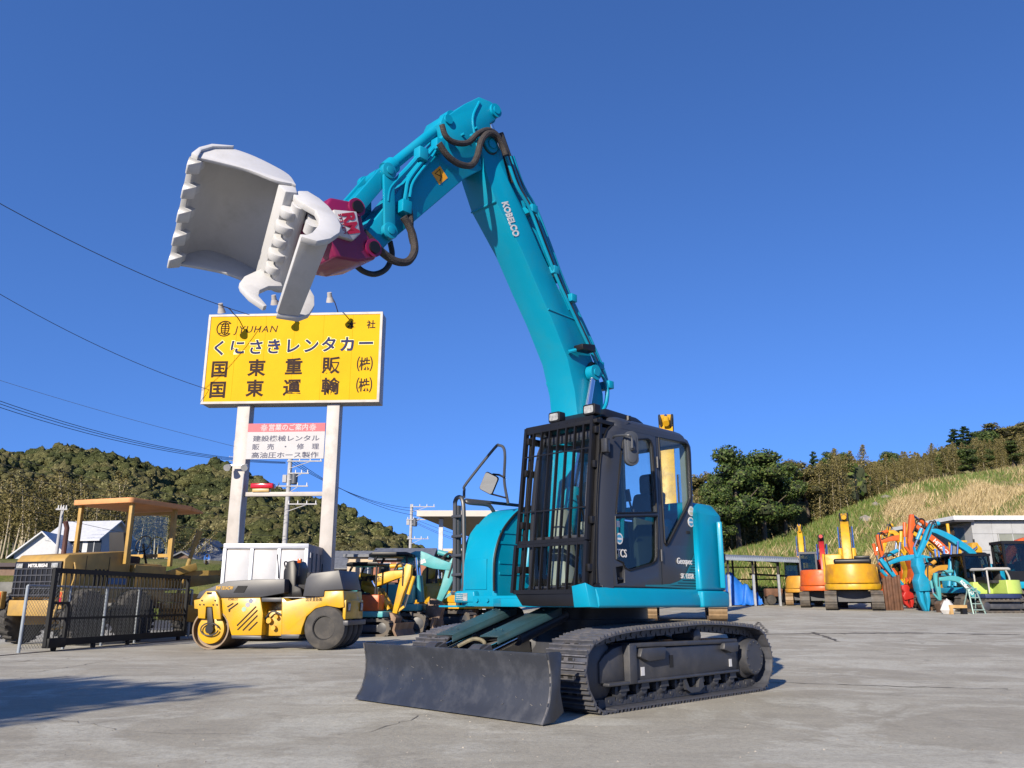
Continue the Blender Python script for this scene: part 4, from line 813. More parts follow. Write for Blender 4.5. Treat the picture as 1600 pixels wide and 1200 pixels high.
for y in (G0 + .03, G1 + .03):
    gs.beam(V(gx(2.76) - .06, y, 2.78), V(gx(1.1) - .06, y, 1.10), .05 if y > .6 else .03, .04, up=(1, 0, 0))
    for z in (1.3, 1.75, 2.3, 2.65): gs.box(gx(z) - .2, gx(z) + .01, y - .02, y + .02, z - .035, z + .035)
gs.box(1.0, gx(2.76) + .02, G0 + .02, G1 + .06, 2.72, 2.76)
gs.build('guard_frame', BLK, EX, bevel=.003)
for k in range(7): MB().beam(V(1.0, G0 + .1 + k * .125, 2.79), V(1.34, G0 + .1 + k * .125, 2.79), .014, .03).build('roof_guard_bar', BLK, EX, smooth=0)
sk = MB(); sk.hexa([V(1.42, .22, .945), V(1.42, 1.18, .945), V(1.56, 1.18, .945), V(1.50, .26, .945)], [V(1.42, .18, 1.12), V(1.42, 1.20, 1.16), V(1.535, 1.14, 1.10), V(1.52, .18, 1.06)]); sk.build('guard_skirt', BLK, EX, bevel=.004)
for (px_, py_) in ((867, 652), (921.5, 640)):
    c = M.on(px_, py_, 0, 1.33); mb = MB(); mb.prismx([(c.y + a, c.z + b) for a, b in rsq(.078, .055, .02, 3)], 1.25, 1.345); lo_ = mb.build('work_lamp', BLK, EX, bevel=.008)
    MB().prismx([(c.y + a * .74, c.z + b * .68) for a, b in rsq(.078, .055, .02, 3)], 1.345, 1.352).build('lamp_lens', LAMPG, lo_); MB().cyl((1.3, c.y, c.z - .11), (1.3, c.y, c.z - .05), .012, n=8).build('lamp_stem', BLK, lo_)

# boom, arm, cylinders -------------------------------------------
BY0, BY1 = -.36, .05
bside = [(1.745, 6.215), (1.611, 6.10), (1.489, 5.765), (1.243, 5.476), (.967, 5.076), (.634, 4.646), (.21, 4.187), (-.057, 3.753), (-.17, 3.477), (-.18, 3.12), (-.10, 2.6), (.10, 1.95), (.24, 1.60),
         (.40, 1.52), (.52, 1.62), (.50, 2.0), (.36, 2.6), (.325, 3.06), (.371, 3.413), (.494, 3.789), (.773, 4.237), (.999, 4.545), (1.294, 4.972), (1.702, 5.42), (1.86, 5.738), (1.93, 6.03), (1.86, 6.20)]
bmb = MB(); bmb.prism(bside, BY0, BY1); boom = bmb.build('boom', TEAL, EX, bevel=.012)
for y in (BY1, BY0): MB().cyl((1.80, y - .03, 6.09), (1.80, y + .03, 6.09), .10, n=24).cyl((1.80, y + (.03 if y > 0 else -.05), 6.09), (1.80, y + (.05 if y > 0 else -.03), 6.09), .055, n=20).build('pivot_boss', TEAL, boom)
for a, b in (((.33, 4.32), (.83, 4.33)), ((.45, 4.42), (.62, 4.65))): MB().tube([V(a[0], BY1 + .002, a[1]), V(b[0], BY1 + .002, b[1])], .012, 6).build('weld_seam', TEAL, boom)
MB().tube([V(1.70, BY0, 5.415), V(1.70, BY1, 5.415)], .012, 6).build('weld_seam', TEAL, boom)
p0, p1 = M.on(786, 316, 1, BY1 + .003), M.on(805, 370, 1, BY1 + .003)
d_ = (p1 - p0).normalized(); u_ = V(0, 1, 0).cross(d_)
if u_.x > 0: u_ = -u_
for bx_, bz_, by_, r_ in ((1.80, 6.09, BY1, .118), (.02, 3.727, BY1, .12)): MB().cyl((bx_, by_ - .01, bz_), (bx_, by_ + .006, bz_), r_, n=24).build('grease_ring', RUBBER, boom)
for zx, zy in ((470, 180), (440, 178), (484, 157)): c = M.on(520 + zx / 2.182, 130 + zy / 2.182, 1, .0); MB().cyl((c.x, -.01, c.z), (c.x, .05, c.z), .018, n=8).build('grease_nipple', TEAL, boom)
text('KOBELCO', .15, WDEC, boom, p0 - u_ * .02 + V(0, 0, 0), d_, u_, bold=.006, width=(p1 - p0).length)
for y in (BY1 + .04, BY0 - .10):
    A = M.on(926, 583, 1, .10); B = M.on(888, 818, 1, .10)
    yy = .11 if y > 0 else -.42; A = V(A.x, yy, A.z); B = V(B.x, yy, B.z); d_ = (B - A).normalized()
    mb = MB(); mb.cyl(A, A + d_ * 1.9, .04, n=16, mi=1); mb.cyl(A + d_ * 1.5, A + d_ * 2.5, .075, n=18); mb.cyl(A - V(0, .05, 0), A + V(0, .05, 0), .095, n=20); mb.cyl(A + V(0, .05, 0), A + V(0, .065, 0), .05, n=16); mb.cyl(A - V(0, .2, 0), A + V(0, .05, 0), .055, n=16)
    mb.build('boom_cylinder', [TEAL, CHROME], EX)
A = V(-.02, -.15, 0)
acA, acB = V(1.66, -.155, 6.60), V(.62, -.155, 4.95); d_ = (acB - acA).normalized()
mb = MB(); mb.cyl(acA, acA + d_ * .8, .042, n=16, mi=1); mb.cyl(acA + d_ * .65, acB, .08, n=18); mb.cyl(acA - V(0, .06, 0), acA + V(0, .06, 0), .09, n=16); mb.build('arm_cylinder', [TEAL, CHROME], EX)
MB().prism([(.52, 4.78), (.78, 5.1), (.66, 5.02), (.50, 4.86)], -.28, -.03).build('cylinder_bracket', TEAL, boom)
AY0, AY1 = -.31, .0
arm_side = [(1.925, 6.69), (1.74, 6.715), (1.62, 6.70), (1.585, 6.62), (1.64, 6.53), (1.75, 6.42), (1.70, 6.25), (1.70, 6.05), (1.78, 5.93), (1.88, 5.76), (2.134, 5.552), (2.814, 4.799), (3.137, 4.448), (3.27, 4.27), (3.36, 4.24), (3.42, 4.30), (3.42, 4.42), (3.33, 4.62), (3.123, 4.936), (2.836, 5.364), (2.588, 5.76), (2.44, 5.97), (2.50, 6.10), (2.46, 6.205), (2.37, 6.255), (2.152, 6.49)]
amb = MB(); amb.prism(arm_side, AY0, AY1); arm = amb.build('arm', TEAL, EX, bevel=.012)
for y in (AY1,): MB().cyl((1.675, y, 6.615), (1.675, y + .03, 6.615), .085, n=22).cyl((1.675, y + .03, 6.615), (1.675, y + .045, 6.615), .05, n=18).cyl((2.40, y, 6.17), (2.40, y + .025, 6.17), .055, n=18).build('pin_boss', TEAL, arm)
MB().tube([V(x, AY1 + .004, z) for x, z in [(1.93, 6.62), (2.03, 6.35), (1.96, 6.05), (1.90, 5.80)]], .014, 6, smooth=4).build('weld_seam', TEAL, arm)
c = M.on(687, 274, 1, AY1 + .003); ya = V(-.664, 0, .748); ws = MB(); ws.box(-.085, .085, -.075, .075, 0, .002)
Fw = Matrix.Translation(c) @ Matrix((V(-.664, 0, .748), V(-.748, 0, -.664) * -1, V(0, 1, 0))).transposed().to_4x4(); ws.xform(Fw); wo = ws.build('warning_sticker', YW, arm, smooth=0)
MB().tube([Fw @ V(*p) for p in ((-.05, -.05, .003), (.01, -.02, .003), (.05, .05, .003), (-.05, .045, .003), (.01, -.02, .003))], .006, 4).build('warning_mark', BLK, wo)
bA = M.on(701, 187, 1, -.155); rE = M.on(589, 278, 1, -.155); d_ = (rE - bA).normalized(); Lr = (rE - bA).length
mb = MB(); mb.cyl(bA, bA + d_ * (Lr - .20), .060, n=20); mb.cyl(bA + d_ * (Lr - .30), bA + d_ * (Lr - .17), .088, n=20); mb.cyl(bA + d_ * .1, bA + d_ * .2, .08, n=20); mb.cyl(bA + d_ * (Lr - .3), rE, .042, n=16, mi=1); mb.cyl(rE - V(0, .06, 0), rE + V(0, .06, 0), .075, n=18); mb.cyl(bA - V(0, .07, 0), bA + V(0, .07, 0), .085, n=18)
mb.build('bucket_cylinder', [TEAL, CHROME], EX)
iP = M.on(605, 363, 1, 0); lP = M.on(556, 325, 1, 0)
for y in (.035, -.36):
    a = V(rE.x, y, rE.z); b = V(iP.x, y, iP.z)
    mb = MB(); mb.beam(a, b, .035, .13, up=(1, 0, .6)); mb.cyl(a - V(0, .03, 0), a + V(0, .03, 0), .085, n=20); mb.cyl(b - V(0, .03, 0), b + V(0, .03, 0), .085, n=20); mb.cyl(a + V(0, .03, 0), a + V(0, .045, 0), .045, n=14); mb.cyl(b + V(0, .03, 0), b + V(0, .045, 0), .045, n=14); mb.build('idler_link', TEAL, EX, bevel=.005)
mb = MB(); a = V(rE.x, -.155, rE.z); b = V(lP.x, -.155, lP.z)
for y in (-.02, -.29): mb.beam(V(a.x, y, a.z), V(b.x, y, b.z), .06, .15, up=(1, 0, .6))
mb.cyl(V(a.x, -.34, a.z), V(a.x, .03, a.z), .07, n=18); mb.cyl(V(b.x, -.36, b.z), V(b.x, .05, b.z), .075, n=18); mb.beam(a.lerp(b, .3), a.lerp(b, .75), .26, .10, up=(1, 0, .6)); mb.build('bucket_link', TEAL, EX, bevel=.006)
# pipes and hoses
def zl(zf, L, y): return mx(zf(L), y)
for k, (y, off) in enumerate(((.075, 0), (.02, 6), (-.06, 12), (-.14, 20), (-.26, 16))):
    P = zl(z2, [(592 + off, 250), (627 + off, 350), (672 + off, 430), (722 + off, 560), (775 + off * .8, 690), (850 + off * .8, 850), (908 + off * .6, 975), (935, 1035), (933, 1085), (922, 1115)], y)
    MB().tube(P, .020 if k < 3 else .028, 8, smooth=4).build('hydraulic_pipe', TEAL if k != 1 else RUBBER, boom)
MB().tube(zl(z2, [(690, 425), (735, 560), (800, 720), (820, 740)], -.2), .012, 6).build('hydraulic_pipe', TEAL, boom)
for zx, zy in ((678, 432), (752, 640), (812, 735), (905, 965), (938, 1030)):
    c = zl(z2, [(zx, zy)], .04)[0]; MB().box(c.x - .05, c.x + .05, -.18, .10, c.z - .05, c.z + .05).build('pipe_clamp', TEAL, boom, bevel=.01)
MB().tube(zl(z2, [(572, 170), (600, 250), (640, 350), (662, 410)], -.1), .035, 8).build('hydraulic_hose', RUBBER, boom)
MB().tube(zl(z2, [(565, 180), (590, 270), (612, 340)], -.02), .028, 8).build('hydraulic_hose', RUBBER, boom)
bl_ = M.on(912, 545, 1, .15); MB().hexa(*[[V(bl_.x + a, y, bl_.z + b) for a, b in ((-.13, -.03), (.12, -.05), (.13, .02), (-.11, .06))] for y in (.10, .24)]).build('boom_lamp', BLK, boom, bevel=.01)
MB().tube([M.on(888, 550, 1, .07), M.on(900, 547, 1, .12)], .025, 8).build('boom_lamp_bracket', TEAL, boom)
for y, r_, L in ((.09, .033, [(372, 142), (385, 180), (415, 202), (460, 203), (495, 172), (530, 160), (560, 178), (582, 222)]), (.13, .036, [(362, 205), (392, 248), (432, 276), (472, 280), (492, 250), (505, 200), (528, 172), (555, 178), (578, 210), (590, 245)])):
    MB().tube(zl(z2, L, y), r_, 10, smooth=6).build('hydraulic_hose', HOSEB, arm)
MB().tube(zl(z2, [(360, 205), (320, 250), (262, 325), (250, 370), (243, 420)], .05), .022, 8, smooth=4).build('hydraulic_pipe', TEAL, arm)
MB().tube(zl(z2, [(355, 222), (330, 262), (275, 335), (262, 390)], .06), .018, 8, smooth=4).build('hydraulic_pipe', TEAL, arm)
MB().tube(zl(z2, [(300, 240), (262, 285), (205, 345), (190, 370), (185, 405)], .03), .030, 8, smooth=4).build('hydraulic_pipe', TEAL, arm)
for zx, zy in ((358, 215), (243, 425), (300, 245)):
    c = zl(z2, [(zx, zy)], .05)[0]; MB().box(c.x - .06, c.x + .06, .0, .11, c.z - .07, c.z + .07).build('pipe_clamp', TEAL, arm, bevel=.012)
MB().tube(zl(z1, [(1265, 660), (1290, 700), (1312, 760), (1318, 830), (1285, 880), (1225, 878), (1160, 835), (1110, 780), (1065, 735)], .10), .040, 10, smooth=6).build('hydraulic_hose', HOSEB, EX)
MB().tube(zl(z1, [(1290, 600), (1300, 670), (1300, 740), (1310, 790)], .07), .030, 8, smooth=6).build('hydraulic_hose', HOSEB, EX)
MB().tube(zl(z1, [(1198, 780), (1208, 850), (1180, 915), (1125, 942), (1070, 930), (1030, 900)], -.30), .030, 10, smooth=6).build('hydraulic_hose', RUBBER, EX)
# rotating head and grab bucket ----------------------------------
hd = MB(); hp_ = M.xz(z1([(905, 560), (1015, 582), (1052, 605), (1075, 720), (1132, 805), (1132, 868), (1040, 880), (930, 860), (880, 720), (880, 600)]), .14)
hd.prism(hp_, -.42, .14); hdo = hd.build('rotating_head', MAG, EX, bevel=.03, seg=3)
for zx, zy in ((1030, 615), (1112, 815)):
    c = M.on(230 + zx / 3.158, 130 + zy / 3.158, 1, .14); MB().cyl(V(c.x, -.45, c.z), V(c.x, .185, c.z), .06, n=20).build('head_pin', BLK, hdo); MB().cyl(V(c.x, .14, c.z), V(c.x, .165, c.z), .09, n=24).build('pin_collar', MAG, hdo)
lg = M.xz(z1([(920, 622), (1035, 632), (1055, 742), (1020, 775), (945, 752)]), .19)
lgo = MB().prism(lg, .13, .19).build('logo_cover', WHITE, hdo, bevel=.012)
q0, q1 = M.on(230 + 985 / 3.158, 130 + 640 / 3.158, 1, .193), M.on(230 + 1015 / 3.158, 130 + 735 / 3.158, 1, .193)
dn = (q1 - q0).normalized(); upv = V(0, 1, 0).cross(dn)
if (M.glob(q0 + upv) - M.glob(q0)).x < 0: upv = -upv
text('RM', .19, REDD, lgo, q0 - upv * .055 + dn * .0, dn, upv, bold=.008, width=.20); text('SYSTEM', .05, REDD, lgo, q0 - upv * .105, dn, upv, width=.19)
cr_, cu_, ct_ = V(1, 0, 0), V(0, -SP, CP), V(0, -CP, -SP)
Mi = Matrix.Rotation(-LY, 3, 'Z')
def camvec(r, u, t): return Mi @ (cr_ * r + cu_ * u + ct_ * t)
BW = camvec(-.38, -.765, -.52).normalized(); BL = camvec(-.955, .268, .305); BL = (BL - BW * BL.dot(BW)).normalized(); BN = BW.cross(BL)
if BN.dot(camvec(0, 0, 1)) < 0: BN = -BN
BO = M.loc(EYE + ray(305, 249) * 7.25)
def bp(l, w, n): return BO + BL * l + BW * w + BN * n
def onw(px, py, w):
    o = M.loc(EYE); d = M.loc(EYE + ray(px, py)) - o; return o + d * ((BO + BW * w - o).dot(BW) / d.dot(BW))
WB = 1.08
prof = spl2([(0, 0), (-.03, -.15), (-.10, -.30), (-.22, -.42), (-.40, -.43), (-.60, -.37), (-.78, -.27), (-.87, -.10)], 4)
inner = [(l * .985 - .004 if i else l, n + .022 * min(1, i / 4)) for i, (l, n) in enumerate(prof)]
bk = MB(); A = [bp(l, 0, n) for l, n in prof] + [bp(l, 0, n) for l, n in inner[::-1]]; B = [bp(l, WB, n) for l, n in prof] + [bp(l, WB, n) for l, n in inner[::-1]]
bk.loft(A, B); bko = bk.build('grab_bucket', WHITE, EX, bevel=.004, smooth=40)
rim = spl2([(-.87, -.12), (-.70, -.06), (-.45, -.09), (-.2, -.05), (0, 0)], 4)
for w in (-.025, WB - .0):
    MB().plate([(l, n) for l, n in prof] + rim[1:-1], [], lambda l, n, k: bp(l, w + k, n), .027).build('bucket_side_plate', WHITE, bko, bevel=.005)
MB().loft([bp(l, -.05, n) for l, n in [(-.02, .03), (-.02, -.13), (-.09, -.28), (-.24, -.42), (-.25, -.455), (-.07, -.33), (.01, -.17), (.04, .0)]], [bp(l, .03, n) for l, n in [(-.02, .03), (-.02, -.13), (-.09, -.28), (-.24, -.42), (-.25, -.455), (-.07, -.33), (.01, -.17), (.04, .0)]]).build('side_cutter', WHITE, bko, bevel=.006)
MB().loft([bp(-.87, 0, -.13), bp(-.72, 0, -.05), bp(-.80, 0, .05), bp(-.90, 0, .0)], [bp(-.87, WB, -.13), bp(-.72, WB, -.05), bp(-.80, WB, .05), bp(-.90, WB, .0)]).build('hinge_beam', WHITE, bko, bevel=.01)
MB().hexa([bp(.0, 0, .012), bp(.0, WB, .012), bp(.0, WB, -.02), bp(.0, 0, -.02)], [bp(.05, .0, .008), bp(.05, WB, .008), bp(.05, WB, -.012), bp(.05, 0, -.012)]).build('cutting_lip', WHITE, bko, bevel=.004)
tdir = (BL * .06 + BN * .19).normalized(); tnor = BW.cross(tdir); tnor = tnor if tnor.dot(BL) < 0 else -tnor
for k in range(5):
    w = .05 + k * (WB - .10) / 4; c0_ = bp(-.02, w, -.03); tq = lambda a, hw_, th_: [c0_ + tdir * a + BW * hw_ * i_ + tnor * th_ * j_ for i_, j_ in ((-1, -1), (1, -1), (1, 1), (-1, 1))]
    mb = MB(); mb.hexa(tq(-.06, .040, .044), tq(.06, .044, .040)); mb.hexa(tq(.03, .058, .055), tq(.06, .062, .054)); mb.hexa(tq(.06, .062, .054), tq(.175, .046, .009)); mb.build('tooth', WHITE, bko, bevel=.007)
# clamp
cl = MB(); cl.tube([bp(-.95, .08, .06), bp(-.95, 1.0, .06)], .075, 18); clo = cl.build('clamp', WHITE, EX)
random.seed(4)
for k in range(6):
    w = .14 + k * .15; MB().tube([bp(-.88, w, .07), bp(-.88, w + .085, .07)], .085 + .012 * (k % 2), 14).build('hinge_knuckle', WHITE, clo, bevel=.012)
near = z1([(716, 542), (750, 530), (792, 531), (850, 566), (895, 605), (935, 655), (957, 700), (950, 735), (905, 765), (840, 778), (765, 757), (815, 735), (845, 700), (850, 665), (832, 628), (785, 602), (745, 575)])
w0 = .02
lnp = [((q - BO).dot(BL), (q - BO).dot(BN)) for q in (onw(a, b, w0) for a, b in near)]
MB().plate(lnp, [], lambda l, n, k: bp(l, w0 + k, n), .06).build('clamp_side_plate', WHITE, clo, bevel=.008)
w1 = .88
q = [onw(*p, w0 + .03) for p in z1([(762, 757), (905, 768)])] + [onw(*p, w1) for p in z1([(752, 1152), (640, 1138)])]
nrm = (q[1] - q[0]).cross(q[3] - q[0]).normalized() * .045
if nrm.dot(camvec(0, 0, 1)) > 0: nrm = -nrm
MB().hexa(q, [p + nrm for p in q]).build('clamp_plate', WHITE, clo, bevel=.012)
for P in ([(545, 922), (600, 898), (645, 940), (668, 1000), (600, 1000), (556, 1020), (550, 1048), (592, 1096), (575, 1100), (505, 1052), (462, 1005), (455, 985), (480, 952)],
          [(640, 1138), (752, 1155), (800, 1137), (826, 1095), (825, 1050), (796, 1000), (760, 1010)]):
    ln = [((qq - BO).dot(BL), (qq - BO).dot(BN)) for qq in (onw(a, b, w1) for a, b in z1(P))]
    MB().plate(ln, [], lambda l, n, k: bp(l, w1 + k, n), .055).build('clamp_claw', WHITE, clo, bevel=.008)
qa, qb = onw(*z1([(600, 915)])[0], w1), onw(*z1([(700, 960)])[0], w1)
MB().beam(qa, qb, .10, .16).build('clamp_arm', WHITE, clo, bevel=.02)
for a in ((830, 650), (820, 690)):
    c = onw(*z1([a])[0], w0 + .1); MB().cyl(c, c + BW * .10, .07, n=18).build('clamp_pin', WHITE, clo)
ja = bp(-1.02, .50, -.16); jb = V(*[(hp_[8][0] + hp_[2][0]) / 2, -.14, (hp_[8][1] + hp_[2][1]) / 2])
MB().cyl(ja, jb, .26, n=28).build('rotary_joint', MAG, EX, bevel=.02)
MB().hexa([bp(-.86, .2, -.30), bp(-.86, .8, -.30), bp(-.86, .8, .02), bp(-.86, .2, .02)], [ja + BL * -.25 + BW * -.25 + BN * -.1, ja + BL * -.25 + BW * .25 + BN * -.1, ja + BL * -.25 + BW * .25 + BN * .2, ja + BL * -.25 + BW * -.25 + BN * .2]).build('mounting_bracket', WHITE, EX, bevel=.01)
# ---------------------------------------------------------------- sign, container, poles, wires, buildings
SIGNY = mat('sign_yellow', (.62, .355, .004), .6, spec=.08, var=.05, scale=1.2, dirt=(.50, .30, .03), dscale=1.5, damt=.3)
POSTW = mat('post_white_paint', (.42, .395, .375), .5, spec=.3, var=.06, scale=2, dirt=(.26, .23, .20), dscale=2.2, damt=.38)
GALV = mat('galvanised_steel', (.42, .44, .46), .45, metal=.5, var=.15, scale=5)
NAVY = mat('sign_blue_lettering', (.030, .036, .10), .7, spec=.05); BRN = mat('sign_brown_lettering', (.040, .026, .024), .7, spec=.05); GRYT = mat('grey_lettering', (.10, .105, .15), .7, spec=.05)
CREAM = mat('letter_outline', (.86, .72, .30), .5); PINK = mat('pink_band', (.58, .15, .17), .6, spec=.1); WBRD = mat('white_board', (.42, .42, .435), .5, spec=.2, var=.03)
SG = Frame(*at(458, 620, 23.6)[:2], 0, R(-3))
SN = thing('roadside_sign', 'tall yellow company sign with dark Japanese lettering on two white posts', 'sign', SG.o, R(-3))
s3 = lambda px, py, d=0.: SG.on(px, py, 1, d)
X0 = (s3(328, 494).x + s3(314, 632).x) / 2; X1 = (s3(598, 486.5).x + s3(592, 627).x) / 2; Z1 = (s3(328, 494).z + s3(598, 486.5).z) / 2; Z0 = (s3(314, 632).z + s3(592, 627).z) / 2
MB().box(X0, X1, 0, .55, Z0, Z1).build('sign_box', mat('sign_box_side', (.33, .34, .37), .5, var=.1), SN, bevel=.01)
MB().box(X0 + .06, X1 - .06, -.012, 0, Z0 + .06, Z1 - .06).build('sign_face', SIGNY, SN, smooth=0)
fr = MB(); fr.box(X0 - .01, X1 + .01, -.03, .05, Z1 - .06, Z1 + .01); fr.box(X0 - .01, X1 + .01, -.03, .05, Z0 - .01, Z0 + .06); fr.box(X0 - .012, X0 + .06, -.032, .052, Z0 + .06, Z1 - .06); fr.box(X1 - .06, X1 + .012, -.032, .052, Z0 + .06, Z1 - .06); fr.build('sign_frame', POSTW, SN, smooth=0)
for k in range(1, 6): MB().box(X0 + (X1 - X0) * k / 6 - .004, X0 + (X1 - X0) * k / 6 + .004, -.0128, -.0121, Z0 + .06, Z1 - .06).build('sheet_joint', mat('joint_line', (.42, .23, .004), .8, spec=.05), SN, smooth=0)
W_ = X1 - X0; H_ = Z1 - Z0; SW = s3(390, 560).x; pm_ = W_ / 271.
sx_, sz_ = V(1, 0, 0), V(0, 0, 1)
def sq(px, py): return s3(px, py, -.014)
def glyph(ch, px, py, size, m, wx=None, outline=True, bold=.02):
    p = sq(px, py); p.z -= size * .36; p.y = -.0142
    if outline: text(ch, size, CREAM, SN, p + V(0, .001, 0), sx_, sz_, bold=bold + .012, align='CENTER', extrude=.0008)
    o = text(ch, size, m, SN, p + V(0, -.001, 0), sx_, sz_, bold=bold, align='CENTER', extrude=.001); return o
for ch, px, py in zip('国東重販', (343, 401, 459, 517), (577, 575, 573, 571)): glyph(ch, px, py, .54, BRN, outline=False, bold=.015)
for ch, px, py in zip('国東運輸', (340, 398, 456, 516), (609, 607, 606, 604)): glyph(ch, px, py, .54, BRN, outline=False, bold=.015)
for py in (569, 602): glyph('㈱', 570 if py < 590 else 569, py, .50, BRN, outline=False, bold=.004)
for ch, px, py in zip('くにさきレンタカー', (343, 371, 400, 428, 457, 486, 514, 543, 572), (544, 543, 542.5, 541.5, 540.5, 540, 538.5, 538, 536.5)): glyph(ch, px, py, .50, NAVY, bold=.016)
for ch, px, py in zip('本社', (549, 580), (508, 507)): glyph(ch, px, py, .27, BRN, outline=False, bold=.006)
p = sq(365, 520); text('JYUHAN', .30, BRN, SN, V(p.x, -.016, p.z), sx_, sz_, shear=.18, width=pm_ * 69, space=1.15)
ce = sq(351, 513.5); r_ = .235; lm_ = MB()
lm_.tube([V(ce.x + r_ * math.cos(R(a)), -.016, ce.z + r_ * math.sin(R(a))) for a in range(40, 325, 10)], .018, 5); 
for a0 in (150, 330): lm_.tube([V(ce.x + .015 + .12 * math.cos(R(a)), -.016, ce.z + .19 * math.sin(R(a))) for a in range(0, 361, 20)], .014, 5)
lm_.tube([V(ce.x + .015, -.016, ce.z - .19), V(ce.x + .015, -.016, ce.z + .19)], .016, 5); lm_.tube([V(ce.x - .10, -.016, ce.z), V(ce.x + .13, -.016, ce.z)], .016, 5); lm_.tube([V(ce.x - .08, -.016, ce.z + .07), V(ce.x + .11, -.016, ce.z + .07)], .012, 5); lm_.tube([V(ce.x - .08, -.016, ce.z - .07), V(ce.x + .11, -.016, ce.z - .07)], .012, 5)
lm_.tube([V(ce.x - .16, -.016, ce.z + .15), V(ce.x, -.016, ce.z + .12), V(ce.x + .18, -.016, ce.z + .17)], .012, 5); lm_.tube([V(ce.x - .16, -.016, ce.z - .15), V(ce.x, -.016, ce.z - .12), V(ce.x + .18, -.016, ce.z - .17)], .012, 5)
lm_.build('emblem', BRN, SN)
for a, b in ((362, 382), (505, 525)):
    xa, xb = s3(a, 740, .1).x, s3(b, 740, .1).x; MB().box(xa, xb, .10, .48, 0, Z0 - .001).build('post', POSTW, SN, bevel=.012)
bz1, bz0 = s3(450, 661.5, .08).z, s3(445, 717, .08).z; bx0, bx1 = s3(386, 690, .08).x, s3(507, 690, .08).x
ib = MB().box(bx0, bx1, .07, .11, bz0, bz1).build('information_board', WBRD, SN, smooth=0); hz = (bz1 - bz0) * .235
MB().box(bx0 + .002, bx1 - .002, .064, .07, bz1 - hz, bz1 - .002).build('pink_band', PINK, ib, smooth=0)
text('✳営業のご案内✳', .21, WBRD, ib, V(bx0 + .38, .062, bz1 - hz * .80), sx_, sz_, bold=.003, width=(bx1 - bx0) * .72, extrude=.001)
for k, tx in enumerate(('建設機械レンタル', '販　売　・　修　理', '高油圧ホース製作')):
    text(tx, .185, GRYT, ib, V(bx0 + .17, .067, bz1 - hz - .27 - k * .245), sx_, sz_, bold=.0025, width=(bx1 - bx0) * .86, extrude=.001)
cz = s3(440, 772, .2).z; MB().box(bx0 - .05, s3(505, 772, .2).x, .18, .28, cz - .06, cz + .06).build('cross_bar', POSTW, SN, bevel=.005)
rx0, rx1 = s3(393, 760, .2).x, s3(428, 760, .2).x; rl = MB().box(rx0, rx1, .10, .36, cz + .16, cz + .31).build('beacon_bar', mat('red_lens', (.42, .004, .012), .15, coat=.5, var=.15), SN, bevel=.03, seg=3)
MB().box(rx0 + .05, rx1 - .12, .14, .32, cz + .06, cz + .16).build('beacon_base', mat('brass_base', (.42, .28, .10), .4, var=.2), rl, bevel=.01)
for px, py in ((345, 480), (428, 467), (515, 463)):
    hd_ = s3(px, py, -1.0); lx = hd_.x; l_ = MB(); tp = V(lx - .02, .1, Z1 + .02)
    l_.tube([tp, V(lx - .01, -.4, (hd_.z + Z1) / 2 + .12), hd_ + V(0, .05, .05)], .016, 6, smooth=4); lo_ = l_.build('lamp_arm', mat('lamp_arm_rust', (.05, .04, .04), .6), SN)
    l2 = MB(); l2.cyl(hd_ + V(0, -.05, .10), hd_ + V(0, .03, -.02), .065, .075, n=14); l2.cyl(hd_ + V(0, .03, -.02), hd_ + V(0, .10, -.14), .085, .12, n=16); l2.build('sign_lamp', POSTW, lo_)
for px in (358, 385):
    c = s3(px, 728, -.15); MB().cyl(c, c + V(0, -.16, -.08), .06, .10, n=14).build('flood_lamp', GALV, SN)
MB().beam(s3(358, 727, -.12), s3(385, 727, -.12), .05).build('flood_lamp_bar', GALV, SN)
for px in (412, 500, 560): c = s3(px, 490, .25); MB().box(c.x - .12, c.x + .12, .15, .4, Z1 + .005, Z1 + .07).build('lifting_lug', POSTW, SN)
MB().tube([s3(381, 740, .07), s3(375, 800, .07), s3(372, 848, .07)], .02, 6).build('conduit', GALV, SN)
# container
CX0, CX1 = at(346, 900, 22.0).x, at(480, 900, 22.0).x; CZ = at(412, 850, 22.0).z
CT = thing('storage_container', 'white panelled storage container below the sign, behind the road roller', 'container', (CX0, 22.0, 0), R(0))
cw_ = CX1 - CX0; CM = mat('container_white', (.37, .38, .41), .5, var=.05, dirt=(.45, .45, .45), damt=.3); CG = mat('container_grey_side', (.24, .22, .215), .55, var=.1, dirt=(.15, .13, .12), damt=.4)
MB().box(0, cw_, 0, 2.4, .12, CZ).build('container_body', CG, CT, bevel=.01)
for k in range(3):
    a = .07 + k * (cw_ - .1) / 3; MB().box(a + .03, a + (cw_ - .1) / 3 - .05, -.02, -.001, .3, CZ - .16).build('panel', CM, CT, bevel=.006)
f_ = MB()
for a, b, c, d in ((0, cw_, CZ - .12, CZ + .01), (0, cw_, .1, .26), ): f_.box(a, b, -.045, -.001, c, d)
for k in range(4): a = k * (cw_ - .09) / 3; f_.box(a, a + .09, -.05, -.001, .26, CZ - .12)
f_.build('panel_frame', mat('container_frame', (.45, .47, .52), .45, metal=.3, var=.08), CT, bevel=.006)
for y in (.4, .9, 1.4): MB().cyl((cw_ + .02, y, .3), (cw_ + .02, y, CZ - .2), .02, n=8).build('locking_bar', CG, CT)
MB().box(cw_, cw_ + .02, 1.6, 1.85, CZ - .7, CZ - .45).build('plate', DARK, CT); MB().box(cw_ + .001, cw_ + .05, .03, .10, CZ - .35, CZ - .22).build('hinge', CM, CT)
